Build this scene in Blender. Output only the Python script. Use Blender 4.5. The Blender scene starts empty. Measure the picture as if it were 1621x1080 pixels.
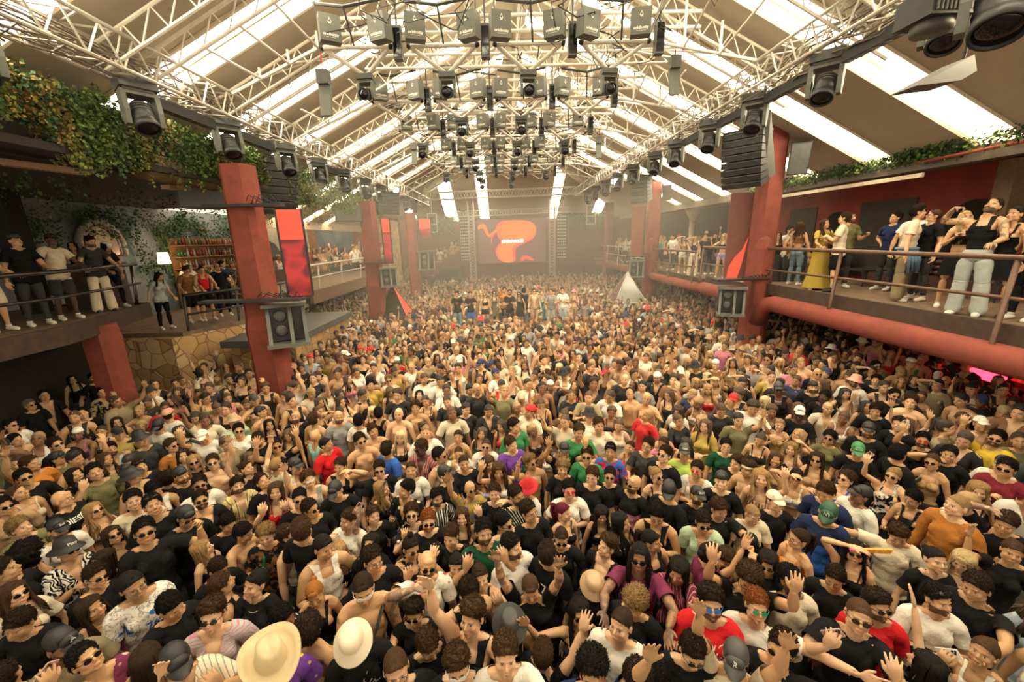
import bpy, math, random
import numpy as np
from mathutils import Vector, Matrix, Quaternion
from mathutils.bvhtree import BVHTree
rnd = random.Random(7)
nr = np.random.RandomState(7)
scene = bpy.context.scene
COL = scene.collection

# ---------------------------------------------------------------- camera
F_PX, IW, IH = 640.0, 1621, 1080
CAM = np.array([0.0, 0.0, 4.85])
def unit(v):
    v = np.array(v, float); return v / np.linalg.norm(v)
_fy = unit([798 - 810.5, 378 - 540, F_PX])
_xv = 880 - 810.5
_yv = -((798 - 810.5) * _xv + F_PX ** 2) / (378 - 540)
_dn = unit([_xv, _yv, F_PX])
_M = np.stack([np.cross(_dn, _fy), _fy, -_dn], 1)      # cam(x right, y down, z forward) = M @ world
def ray(px, py): return _M.T @ unit([px - 810.5, py - 540, F_PX])
def at_z(px, py, z):
    d = ray(px, py); return CAM + d * ((z - CAM[2]) / d[2])
def at_x(px, py, x):
    d = ray(px, py); return CAM + d * (x / d[0])
def at_y(px, py, y):
    d = ray(px, py); return CAM + d * (y / d[1])
def project(p):
    c = _M @ (np.array(p, float) - CAM); return 810.5 + F_PX * c[0] / c[2], 540 + F_PX * c[1] / c[2], c[2]
cd = bpy.data.cameras.new('camera'); cam = bpy.data.objects.new('camera', cd); COL.objects.link(cam)
cd.sensor_width = 36.0; cd.lens = F_PX / IW * 36.0; cd.clip_start = 0.05; cd.clip_end = 200
R = Matrix(((_M[0][0], -_M[1][0], -_M[2][0]), (_M[0][1], -_M[1][1], -_M[2][1]), (_M[0][2], -_M[1][2], -_M[2][2])))
cam.matrix_world = Matrix.Translation(Vector(CAM)) @ R.to_4x4()
scene.camera = cam
# ---------------------------------------------------------------- light and exposure
scene.view_settings.view_transform = 'Standard'; scene.view_settings.look = 'None'
scene.view_settings.gamma = 1.0; scene.view_settings.use_curve_mapping = False
scene.view_settings.exposure = 0.74
SKYLIGHT = 9.0
world = bpy.data.worlds.new('sky'); scene.world = world; world.use_nodes = True
bg = world.node_tree.nodes['Background']; bg.inputs[0].default_value = (1.0, 0.85, 0.60, 1); bg.inputs[1].default_value = 0.9
HAZE = 0.019
def wash(name, loc, target, energy, col, size=0.5, blend=0.6, ang=100):
    ld = bpy.data.lights.new(name, 'SPOT'); ld.energy = energy; ld.color = col; ld.spot_size = math.radians(ang); ld.spot_blend = blend; ld.shadow_soft_size = size
    o = bpy.data.objects.new(name, ld); COL.objects.link(o); o.location = loc
    o.rotation_euler = (Vector(target) - Vector(loc)).to_track_quat('-Z', 'Y').to_euler(); return o

# ---------------------------------------------------------------- helpers
def tag(o, label=None, cat=None, group=None, kind=None):
    if label: o['label'] = label
    if cat: o['category'] = cat
    if group: o['group'] = group
    if kind: o['kind'] = kind
    return o
def thing(name, label, cat, loc=(0, 0, 0), group=None, rotz=0.0):
    o = bpy.data.objects.new(name, None); COL.objects.link(o); o.location = Vector(loc); o.rotation_euler = (0, 0, rotz)
    o.empty_display_size = 0.1
    return tag(o, label, cat, group)
def copy_tree(o, parent=None):
    c = o.copy(); COL.objects.link(c)
    if parent: c.parent = parent
    for ch in o.children: copy_tree(ch, c)
    return c
_um = None
class MB:
    def __init__(s): s.v = []; s.f = []; s.n = 0
    def add(s, vs, fs):
        vs = np.asarray(vs, float).reshape(-1, 3); s.v.append(vs)
        s.f.extend([tuple(i + s.n for i in f) for f in fs]); s.n += len(vs); return s
    def box(s, lo, hi, rot=None, piv=None):
        lo = np.array(lo, float); hi = np.array(hi, float)
        v = np.array([[x, y, z] for x in (lo[0], hi[0]) for y in (lo[1], hi[1]) for z in (lo[2], hi[2])])
        if rot is not None:
            c = np.array(piv) if piv is not None else (lo + hi) / 2
            v = (v - c) @ np.array(rot).T + c
        return s.add(v, [(0, 1, 3, 2), (4, 6, 7, 5), (0, 4, 5, 1), (2, 3, 7, 6), (0, 2, 6, 4), (1, 5, 7, 3)])
    def tube(s, a, b, r, n=8, r2=None, cap=True):
        a = np.array(a, float); b = np.array(b, float); d = b - a; L = np.linalg.norm(d)
        if L < 1e-6: return s
        d /= L; r2 = r if r2 is None else r2
        u = np.cross(d, [0, 0, 1]); u = np.cross(d, [1, 0, 0]) if np.linalg.norm(u) < 1e-3 else u; u /= np.linalg.norm(u); w = np.cross(d, u)
        t = np.arange(n) * 2 * math.pi / n; ring = np.outer(np.cos(t), u) + np.outer(np.sin(t), w)
        fs = [(i, (i + 1) % n, n + (i + 1) % n, n + i) for i in range(n)]
        if cap: fs += [tuple(range(n))[::-1], tuple(range(n, 2 * n))]
        return s.add(np.vstack([a + ring * r, b + ring * r2]), fs)
    def path(s, pts, r, n=8, flat=None):
        pts = [np.array(p, float) for p in pts]; m = len(pts); vs = []; t = np.arange(n) * 2 * math.pi / n
        up = np.array([0, 0, 1.0])
        for i, p in enumerate(pts):
            d = pts[min(i + 1, m - 1)] - pts[max(i - 1, 0)]; d /= max(np.linalg.norm(d), 1e-9)
            u = np.cross(d, up); u = np.array([1., 0, 0]) if np.linalg.norm(u) < 1e-3 else u / np.linalg.norm(u); w = np.cross(u, d)
            rr = r[i] if hasattr(r, '__len__') else r
            vs.append(p + np.outer(np.cos(t), u) * rr + np.outer(np.sin(t), w) * rr * (flat or 1))
        fs = [(j * n + i, j * n + (i + 1) % n, (j + 1) * n + (i + 1) % n, (j + 1) * n + i) for j in range(m - 1) for i in range(n)]
        fs += [tuple(range(n))[::-1], tuple(range((m - 1) * n, m * n))]
        return s.add(np.vstack(vs), fs)
    def lathe(s, prof, c=(0, 0, 0), axis=(0, 0, 1), n=20):
        ax = unit(axis); u = np.cross(ax, [0, 0, 1]); u = np.array([1., 0, 0]) if np.linalg.norm(u) < 1e-3 else u / np.linalg.norm(u); w = np.cross(ax, u)
        t = np.arange(n) * 2 * math.pi / n; vs = []
        for r, h in prof: vs.append(np.array(c) + ax * h + (np.outer(np.cos(t), u) + np.outer(np.sin(t), w)) * max(r, 1e-4))
        m = len(prof); fs = [(j * n + i, j * n + (i + 1) % n, (j + 1) * n + (i + 1) % n, (j + 1) * n + i) for j in range(m - 1) for i in range(n)]
        fs += [tuple(range(n))[::-1], tuple(range((m - 1) * n, m * n))]
        return s.add(np.vstack(vs), fs)
    def ball(s, c, r, n=10, m=7):
        r = np.array([r, r, r]) if not hasattr(r, '__len__') else np.array(r)
        vs = [[0, 0, 1]] + [[math.sin(math.pi * j / m) * math.cos(2 * math.pi * i / n), math.sin(math.pi * j / m) * math.sin(2 * math.pi * i / n), math.cos(math.pi * j / m)] for j in range(1, m) for i in range(n)] + [[0, 0, -1]]
        fs = [(0, 1 + i, 1 + (i + 1) % n) for i in range(n)]
        fs += [(1 + j * n + i, 1 + (j + 1) * n + i, 1 + (j + 1) * n + (i + 1) % n, 1 + j * n + (i + 1) % n) for j in range(m - 2) for i in range(n)]
        L = 1 + (m - 1) * n; fs += [(L, 1 + (m - 2) * n + (i + 1) % n, 1 + (m - 2) * n + i) for i in range(n)]
        return s.add(np.array(vs) * r + np.array(c), fs)
    def poly(s, pts): return s.add(pts, [tuple(range(len(pts)))])
    def prism(s, pts, d):
        pts = np.array(pts, float); n = len(pts)
        return s.add(np.vstack([pts, pts + np.array(d, float)]), [tuple(range(n))[::-1], tuple(range(n, 2 * n))] + [(i, (i + 1) % n, n + (i + 1) % n, n + i) for i in range(n)])
    def mesh(s, name, smooth=False):
        me = bpy.data.meshes.new(name); v = np.vstack(s.v) if s.v else np.zeros((0, 3)); me.from_pydata(v.tolist(), [], s.f)
        if smooth: me.polygons.foreach_set('use_smooth', [True] * len(me.polygons))
        me.update(); return me
    def build(s, name, m, parent=None, smooth=False, loc=None):
        me = s.mesh(name, smooth); me.materials.append(m); o = bpy.data.objects.new(name, me); COL.objects.link(o)
        if parent: o.parent = parent
        if loc is not None: o.location = loc
        return o
def struct(name, mb, m, smooth=False): return tag(mb.build(name, m, None, smooth), kind='structure')

class NT:
    """short-hand for material node trees"""
    def __init__(s, name):
        s.m = bpy.data.materials.new(name); s.m.use_nodes = True; s.t = s.m.node_tree; s.b = s.t.nodes['Principled BSDF']; s.out = s.t.nodes['Material Output']
    def n(s, t, **k):
        o = s.t.nodes.new(t)
        for a, b in k.items(): setattr(o, a, b)
        return o
    def l(s, a, b): s.t.links.new(a, b)
    def val(s, x, sock):
        if isinstance(x, bpy.types.NodeSocket): s.l(x, sock)
        else: sock.default_value = x
    def math(s, op, a, b=0.0, c=None, clamp=False):
        n = s.n('ShaderNodeMath', operation=op, use_clamp=clamp); s.val(a, n.inputs[0]); s.val(b, n.inputs[1])
        if c is not None: s.val(c, n.inputs[2])
        return n.outputs[0]
    def mix(s, f, a, b, blend='MIX'):
        n = s.n('ShaderNodeMix', data_type='RGBA', blend_type=blend); s.val(f, n.inputs[0])
        for x, k in ((a, 6), (b, 7)):
            if isinstance(x, tuple): x = (*x[:3], 1)
            s.val(x, n.inputs[k])
        return n.outputs[2]
    def coord(s, kind='Object'): return s.n('ShaderNodeTexCoord').outputs[kind]
    def noise(s, scale, vec=None, detail=3, rough=0.6):
        n = s.n('ShaderNodeTexNoise'); n.inputs['Scale'].default_value = scale; n.inputs['Detail'].default_value = detail; n.inputs['Roughness'].default_value = rough
        if vec is not None: s.l(vec, n.inputs['Vector'])
        return n.outputs['Fac']
    def ramp(s, f, stops):
        n = s.n('ShaderNodeValToRGB'); s.l(f, n.inputs[0]); e = n.color_ramp.elements
        while len(e) < len(stops): e.new(0.5)
        for q, (p, c) in zip(e, stops): q.position = p; q.color = (*c[:3], 1) if isinstance(c, tuple) else (c, c, c, 1)
        return n.outputs[0]
    def bump(s, h, strength=0.3, dist=0.01):
        n = s.n('ShaderNodeBump'); n.inputs['Strength'].default_value = strength; n.inputs['Distance'].default_value = dist; s.l(h, n.inputs['Height']); s.l(n.outputs[0], s.b.inputs['Normal'])
    def set(s, col=None, rough=None, metal=None, **k):
        if col is not None:
            if isinstance(col, tuple): col = (*col[:3], 1)
            s.val(col, s.b.inputs['Base Color'])
        if rough is not None: s.val(rough, s.b.inputs['Roughness'])
        if metal is not None: s.val(metal, s.b.inputs['Metallic'])
        for a, b in k.items(): s.val(b, s.b.inputs[a.replace('_', ' ')])
        return s.m
def plain(name, c, rough=0.6, metal=0.0, var=0.15, scale=6.0, bump=0.0):
    t = NT(name); f = t.noise(scale, t.coord())
    lo = tuple(x * (1 - var) for x in c); hi = tuple(min(1, x * (1 + var)) for x in c)
    col = t.ramp(f, [(0.3, lo), (0.7, hi)])
    if bump: t.bump(t.noise(scale * 6, t.coord()), bump)
    return t.set(col, rough, metal)
def emis(name, c, s):
    t = NT(name); t.set((0.02, 0.02, 0.02), 0.6); t.b.inputs['Emission Color'].default_value = (*c, 1); t.b.inputs['Emission Strength'].default_value = s; return t.m
M = dict(
    floor=plain('dark_concrete', (0.09, 0.075, 0.06), 0.5),
    red=plain('red_plaster', (0.215, 0.046, 0.027), 0.8, var=0.22, scale=2.5, bump=0.15),
    darkred=plain('dark_red_wall', (0.15, 0.03, 0.024), 0.85, var=0.25, scale=1.2, bump=0.1),
    roof=plain('roof_lining', (0.46, 0.40, 0.31), 0.85, var=0.06, scale=0.8),
    beige=plain('beige_metal', (0.62, 0.55, 0.43), 0.5, var=0.08),
    white=plain('white_tube', (0.72, 0.67, 0.58), 0.45, var=0.08, scale=9),
    steel=plain('aluminium_truss', (0.52, 0.48, 0.42), 0.35, 0.35, var=0.12, scale=12),
    black=plain('black_metal', (0.022, 0.024, 0.024), 0.45, var=0.3),
    grey=plain('dark_grey_casing', (0.085, 0.085, 0.078), 0.5, var=0.15),
    casing=plain('grey_green_casing', (0.12, 0.125, 0.105), 0.55, var=0.1),
    lens=plain('black_glass_lens', (0.008, 0.008, 0.01), 0.08, var=0.1),
    brown=plain('brown_steel_rail', (0.13, 0.07, 0.045), 0.4, 0.3, var=0.2, scale=10),
    kick=plain('dark_brown_board', (0.055, 0.032, 0.022), 0.6, var=0.3),
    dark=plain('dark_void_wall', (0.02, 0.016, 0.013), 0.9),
    deck=plain('worn_deck', (0.16, 0.105, 0.065), 0.65, var=0.35, scale=5),
    duct=plain('brown_duct', (0.11, 0.065, 0.025), 0.6, var=0.35, scale=4),
    darksteel=plain('dark_polished_steel', (0.10, 0.095, 0.09), 0.22, 0.8, var=0.1), yellow=plain('yellow_tape', (0.75, 0.55, 0.03), 0.5), cloth_w=plain('white_print', (0.85, 0.82, 0.76), 0.6, var=0.03),
    wire=plain('cable_black', (0.02, 0.02, 0.02), 0.6), rchain=plain('red_strap', (0.45, 0.02, 0.02), 0.6),
)
# ================================================================ the hall: floor, walls, roof, skylights
XR, ZR, KR = 0.5, 11.4, 0.5                 # ridge x, ridge z, slope
XE, XW = 10.4, -10.4                        # eaves
def roof_z(x): return ZR - KR * abs(x - XR)
struct('floor', MB().box((-14, -6, -0.2), (14, 38, 0)), M['floor'])
YH = 27.6; YB = 36.8                         # hip start, back wall
strips = [8.8 + 2.62 * k for k in range(-3, 7)]   # skylight centre lines
SW = 0.42
mb = MB()
edges = [-6.0]
for y in strips: edges += [y - SW, y + SW]
edges.append(YH)
def slope_quads(mb, y0, y1, side, xa, xb, dz=0.0, th=0.06):
    a = XR + side * xa; b = XR + side * xb
    pts = [(a, y0, roof_z(a) + dz), (b, y0, roof_z(b) + dz), (b, y1, roof_z(b) + dz), (a, y1, roof_z(a) + dz)]
    mb.prism(pts, (0, 0, th))
wn = 0
t = NT('frosted_skylight'); geo = t.coord()
sx = t.n('ShaderNodeSeparateXYZ'); t.l(geo, sx.inputs[0])
low = t.math('MULTIPLY', t.math('SUBTRACT', 7.25, sx.outputs[2]), 2.2, clamp=True)
dirt = t.math('MULTIPLY', low, t.math('ADD', t.noise(3.0, geo), 0.25))
ecol = t.mix(t.math('MULTIPLY', dirt, 1.0, clamp=True), (1.0, 0.87, 0.62), (0.62, 0.38, 0.15))
t.set((0.8, 0.78, 0.72), 0.6); t.l(ecol, t.b.inputs['Emission Color']); t.b.inputs['Emission Strength'].default_value = SKYLIGHT
SKY_M = t.m
def eave(side, y): return XE if side > 0 else (-8.0 if y < 15.5 else XW)
for side in (-1, 1):
    for i in range(0, len(edges), 2):
        slope_quads(mb, edges[i], edges[i + 1], side, 0.0, abs(eave(side, edges[i]) - XR))
    for y in strips: slope_quads(mb, y - SW, y + SW, side, 0, 0.35)
# hip end
def hip_pt(x, f): # f 0 at wall plate, 1 at ridge
    return None
A = (XW, YB, roof_z(XW)); B = (XE, YB, roof_z(XE)); Rg = (XR, YH, ZR); A0 = (XW, YH, roof_z(XW)); B0 = (XE, YH, roof_z(XE))
mb.prism([A0, A, Rg], (0, 0, 0.06)); mb.prism([B0, Rg, B], (0, 0, 0.06))
def hip(x, tt):       # point on the hip plane: tt 0 at back wall, 1 at ridge line y
    zb = roof_z(XE); y = YB + (YH - YB) * tt; z = zb + (ZR - zb) * tt; return (x, y, z)
zA = roof_z(XE)
def hip_xlim(tt): return XW + (XR - XW) * tt, XE + (XR - XE) * tt
cuts = [-8.2, -7.4, -4.9, -3.9, -2.0, -1.2, 3.9, 4.6, 7.6, 8.4]
seg = [XW] + cuts + [XE]
for i in range(len(seg) - 1):
    a, b = seg[i], seg[i + 1]
    def top(x): return (x - XW) / (XR - XW) if x < XR else (XE - x) / (XE - XR)
    ta, tb = top(a), top(b)
    pts = [(a, YB, zA), (b, YB, zA), hip(b, tb)]
    if a < XR < b: pts.append(hip(XR, 1.0))
    if ta > 0: pts.append(hip(a, ta))
    if i % 2 == 1:
        wn += 1; struct('window_%d' % wn, MB().prism(pts, (0, 0, 0.03)), SKY_M)
    else: mb.prism(pts, (0, 0, 0.06))
struct('ceiling', mb, M['roof'])
for side in (-1, 1):
    for y in strips:
        if y > YH - 1: continue
        wn += 1; q = MB(); slope_quads(q, y - SW, y + SW, side, 0.35, abs(eave(side, y) - XR), dz=0.03, th=0.03)
        struct('window_%d' % wn, q, SKY_M)
# skylight kerbs and purlins
mb = MB()
for side in (-1, 1):
    for y in strips:
        if y < 4: continue
        for s in (-1, 1):
            a = XR + side * 0.4; b = eave(side, y)
            mb.tube((a, y + s * (SW + .03), roof_z(a) - .03), (b, y + s * (SW + .03), roof_z(b) - .03), 0.035, 5)
        a = XR + side * 0.4; b = XR + side * 7
        mb.tube((a, y, roof_z(a) - .04), (b, y, roof_z(b) - .04), 0.03, 5)
struct('trim_1', mb, M['beige'])
# walls ------------------------------------------------------------
struct('wall_back', MB().box((-14, YB, 0), (14, YB + .3, roof_z(XE) + .1)), M['darkred'])
# right outer wall with arched niches, flat side ceiling
XRW = 12.8
arches = [(11.2, 0.75, 5.55), (15.9, 0.62, 5.5), (20.2, 0.5, 5.4)]
struct('wall_right', MB().box((XRW, -6, 0), (XRW + .3, YB, 6.7)), plain('red_wall_paint', (0.30, 0.06, 0.05), 0.85, var=0.2, scale=1.5))
struct('ceiling_right', MB().box((XE - .1, -6, 6.45), (XRW + .3, YB, 6.6)), plain('brown_side_ceiling', (0.16, 0.12, 0.09), 0.9))
mb = MB()
for (ay, r, top) in arches:
    pts = [(XRW - .06, ay + r * math.cos(a), top - r + r * math.sin(a)) for a in np.linspace(0, math.pi, 14)] + [(XRW - .06, ay - r, 3.2), (XRW - .06, ay + r, 3.2)]
    mb.prism(pts, (0.05, 0, 0))
struct('door_1', mb, M['dark'])
mb = MB()
for (a, b) in ((8.6, 9.9), (12.9, 14.9), (17.0, 18.6)):
    mb.box((XRW - .05, a, 3.2), (XRW - .01, b, 5.75))
struct('wall_right_panel', mb, plain('dark_grey_panel', (0.065, 0.055, 0.048), 0.7))
struct('wall_right_far', MB().box((XRW - .5, 20.8, 3.0), (XRW - .02, YB - .1, 6.3)), plain('charcoal_cladding', (0.028, 0.03, 0.028), 0.8))
mb = MB(); mb.box((XRW - .5, 10.15, 3.2), (XRW - .02, 10.55, 6.4)); struct('wall_right_pilaster', mb, plain('sandy_pilaster', (0.26, 0.17, 0.10), 0.85))
# eaves beam, conduit
struct('beam_right', MB().box((XE - .25, -6, 6.2), (XE + .05, YB, 6.5)), plain('grey_gutter_beam', (0.15, 0.13, 0.11), 0.6))
struct('trim_2', MB().box((XE - .33, 10.2, 6.02), (XE - .27, 16.5, 6.12)), plain('white_light_batten', (0.7, 0.6, 0.45), 0.5))
struct('trim_3', MB().tube((XE - .45, 4, 6.45), (XE - .45, 10.3, 6.35), 0.035), M['red'])
# left outer wall: pale render with a blue green mural
t = NT('mural_render'); co = t.coord(); n1 = t.noise(0.7, co, 4); n2 = t.noise(6, co, 5)
c = t.ramp(n1, [(0.3, (0.26, 0.26, 0.28)), (0.48, (0.17, 0.21, 0.24)), (0.56, (0.05, 0.14, 0.15)), (0.75, (0.12, 0.20, 0.21))])
c = t.mix(t.math('MULTIPLY', n2, 0.7), c, (0.30, 0.30, 0.31)); t.bump(n2, 0.5, 0.03); mural = t.set(c, 0.85)
XLW = -13.2
struct('wall_left', MB().box((XLW - .3, 5, 0), (XLW, YB, 6.3)), mural)
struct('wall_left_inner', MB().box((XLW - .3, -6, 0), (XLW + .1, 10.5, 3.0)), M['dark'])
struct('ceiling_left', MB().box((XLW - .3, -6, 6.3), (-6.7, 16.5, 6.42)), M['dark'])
struct('wall_left_gable', MB().box((-10.5, 16.5, 5.6), (-10.3, YB, 6.0)), M['beige'])
# stone block wall
t = NT('yellow_stone'); co = t.coord(); br = t.n('ShaderNodeTexVoronoi', feature='DISTANCE_TO_EDGE'); br.inputs['Scale'].default_value = 2.6; t.l(co, br.inputs['Vector'])
vc = t.n('ShaderNodeTexVoronoi'); vc.inputs['Scale'].default_value = 2.6; t.l(co, vc.inputs['Vector'])
sv = t.n('ShaderNodeSeparateColor'); t.l(vc.outputs['Color'], sv.inputs[0])
cc = t.ramp(sv.outputs[0], [(0.0, (0.36, 0.21, 0.085)), (0.6, (0.50, 0.32, 0.14)), (1.0, (0.62, 0.46, 0.26))])
cc = t.mix(t.ramp(br.outputs['Distance'], [(0.0, 0.0), (0.05, 1.0)]), (0.17, 0.09, 0.04), cc)
t.bump(br.outputs['Distance'], 0.6, 0.05); stone = t.set(cc, 0.9)
struct('wall_stone_left', MB().prism([(-9.5, 11.3, 0), (-9.5, 11.3, 2.35), (-8.2, 14.6, 2.35), (-8.2, 14.6, 0)], (-3.6, 0.3, 0)), stone)
struct('wall_stone_ledge', MB().box((-8.4, 12.0, 0), (-6.45, 16.4, 1.95)), stone)
struct('wall_stone_far', MB().box((-8.9, 29.3, 0), (-8.3, 33.5, 6.4)), stone)
struct('wall_back_left', MB().box((-8.6, 33.2, 0), (-8.3, YB, 6.6)), M['darkred'])
struct('wall_far_left_stone', MB().box((-13.1, 24.0, 3), (-12.7, 28.5, 6.2)), plain('orange_brick_wall', (0.34, 0.17, 0.09), 0.9, var=0.3))
# ---- platforms -------------------------------------------------------
def beam_path(pts, r, flat=1.0): return MB().path(pts, r, 12, flat)
# right balcony
struct('floor_balcony_right', MB().box((8.0, -4, 3.02), (XRW, 12.9, 3.27)).box((8.0, 12.9, 2.9), (XRW, 16.0, 3.08)).box((8.0, 16.0, 2.82), (XRW, YB, 3.0)), M['deck'])
struct('trim_kickboard_right', MB().box((7.93, -4, 3.0), (8.02, 12.3, 3.32)).box((7.93, 13.1, 2.95), (8.02, 16.0, 3.2)).box((7.93, 16.2, 2.9), (8.02, 21.3, 3.08)), M['kick'])
ys = list(np.linspace(-4, 11.6, 14)) + [11.95, 12.2, 12.35]
zs = [2.78] * 14 + [2.70, 2.5, 2.1]
struct('beam_balcony_1', beam_path([(7.86, y, z) for y, z in zip(ys, zs)], 0.24), M['red'], True)
ys = [13.0, 13.15, 13.5] + list(np.linspace(14.0, 16.0, 5)); zs = [2.2, 2.5, 2.68] + [2.74] * 5
struct('beam_balcony_2', beam_path([(7.86, y, z) for y, z in zip(ys, zs)], 0.24), M['red'], True)
struct('beam_balcony_3', beam_path([(7.9, y, 2.70) for y in np.linspace(16, 35, 10)], 0.2), M['red'], True)
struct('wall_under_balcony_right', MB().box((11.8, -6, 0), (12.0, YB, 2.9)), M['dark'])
# left near platform (diagonal edge), lower terrace, far terrace
LP = [(-13.1, 2.5), (-8.75, 5.3), (-8.87, 8.1), (-9.95, 11.3), (-13.1, 11.5)]
struct('floor_platform_left', MB().prism([(x, y, 3.2) for x, y in LP], (0, 0, 0.15)), M['deck'])
mb = MB()
for (a, b) in ((LP[1], LP[2]), (LP[2], LP[3]), (LP[3], LP[4])): mb.prism([(a[0], a[1], 3.02), (b[0], b[1], 3.02), (b[0], b[1], 3.40), (a[0], a[1], 3.40)], (0.07, 0.03, 0))
struct('beam_platform_left', mb, plain('dark_timber_edge', (0.045, 0.025, 0.017), 0.7, var=0.3))
struct('floor_terrace_left', MB().prism([(-13.1, 11.6, 2.35), (-9.4, 11.6, 2.35), (-8.1, 14.6, 2.35), (-8.1, 16.6, 2.35), (-13.1, 16.6, 2.35)], (0, 0, 0.12)), M['deck'])
struct('floor_terrace_far', MB().box((-13.2, 16.6, 2.7), (-7.95, 29.0, 2.95)), M['deck'])
struct('beam_terrace_far', MB().box((-8.0, 16.6, 2.45), (-7.85, 29.0, 2.98)), plain('brown_fascia', (0.16, 0.085, 0.05), 0.7))
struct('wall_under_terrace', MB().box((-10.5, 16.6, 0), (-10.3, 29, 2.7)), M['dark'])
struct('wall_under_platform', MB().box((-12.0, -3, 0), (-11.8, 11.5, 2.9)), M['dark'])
struct('floor_ledge', MB().box((-8.4, 11.6, 1.95), (-6.3, 16.4, 2.15)), M['grey'])
# ---- red columns ------------------------------------------------------
def column(n, x, y, z1, w=0.55, flare=True, brack=0):
    mb = MB(); prof = [(0, w * .62), (2.2, w * .60), (2.9, w * .62), (3.2, w * .55), (z1, w * .5)]
    rings = []
    for z, h in prof:
        h2 = h * .9; c = h * .35
        rings.append([(x - h + c, y - h2, z), (x + h - c, y - h2, z), (x + h, y - h2 + c, z), (x + h, y + h2 - c, z), (x + h - c, y + h2, z), (x - h + c, y + h2, z), (x - h, y + h2 - c, z), (x - h, y - h2 + c, z)])
    vs = [p for r in rings for p in r]; m = len(rings)
    mb.add(vs, [(j * 8 + i, j * 8 + (i + 1) % 8, (j + 1) * 8 + (i + 1) % 8, (j + 1) * 8 + i) for j in range(m - 1) for i in range(8)] + [tuple(range(8))[::-1], tuple(range((m - 1) * 8, m * 8))])
    if brack:   # the rounded fin that rises beside the column to the rail
        mb.path([(x - .12, y - .33, z) for z in np.linspace(0.1, 4.35, 10)] + [(x - .12, y - .33, 4.62), (x - .12, y - .31, 4.7)], [0.27] * 10 + [0.2, 0.05], 12)
    return struct('column_%d' % n, mb, M['red'])
column(1, -5.92, 9.85, 6.6, 0.62); column(2, -5.95, 18.75, 6.6, 0.62); column(3, -5.9, 26.9, 6.6, 0.6)
column(4, 8.0, 12.75, 8.0, 0.6, brack=1); column(5, 8.0, 22.4, 7.5, 0.6, brack=1); column(6, 8.1, 32.2, 7.3, 0.6)
column(7, -9.3, 9.2, 3.2, 0.5)
struct('column_8', MB().box((-12.0, 10.1, 2.4), (-11.6, 10.5, 6.3), rot=Matrix.Rotation(0.0, 3, 'Y')), M['dark'])
struct('column_9', MB().tube((11.3, 25, 3), (11.3, 25, 5.6), 0.17, 14).tube((11.3, 25, 5.6), (11.3, 25, 6.3), 0.17, 14, r2=0.5), plain('pale_column', (0.45, 0.38, 0.29), .7), True)
# under-balcony darkness: bar back with red light
# ================================================================ people: one rest body per sex, grown as one surface, posed per person
def sstep(a, b, x): t = np.clip((x - a) / (b - a), 0, 1); return t * t * (3 - 2 * t)
ARM = np.array([math.sin(math.radians(42)), 0, -math.cos(math.radians(42))])
def dims(sex):
    if sex == 'm': return dict(sw=.178, hw=.085, ch=1.0, s=1.0, fem=0)
    return dict(sw=.150, hw=.088, ch=.86, s=.94, fem=1)
def joints(sex):
    d = dims(sex); J = {}
    for s in (-1, 1):
        sh = np.array([d['sw'] * s, .012, 1.425]); a = ARM * np.array([s, 1, 1]); el = sh + a * .285 + np.array([0, .012, 0]); wr = el + (a + np.array([0, -.10, 0])) * .255
        J['sh', s] = sh; J['el', s] = el; J['wr', s] = wr
        hd = unit(wr - el); th = unit(np.array([0, -1, 0]) - hd * np.dot([0, -1, 0], hd)); J['hax', s] = (hd, th, np.cross(hd, th) * s)
        J['hip', s] = np.array([d['hw'] * s, 0, .93]); J['kn', s] = np.array([.10 * s, -.005, .50]); J['an', s] = np.array([.105 * s, .02, .085])
    return J
FING = [(.030, .078, .0088, .17), (.0085, .087, .0090, .05), (-.013, .080, .0087, -.06), (-.034, .063, .0078, -.19)]
def finger_pts(J, s, k):
    hd, th, nn = J['hax', s]; wr = J['wr', s]
    if k == 4:
        b = wr + hd * .022 + th * .022 - nn * s * 0; m = b + hd * .030 + th * .032; e = m + hd * .034 + th * .012; return [b, m, e]
    off, L, r, sp = FING[k]; kn = wr + hd * .092 + th * off; dr = unit(hd + th * sp); return [kn, kn + dr * L * .55, kn + dr * L]
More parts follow.
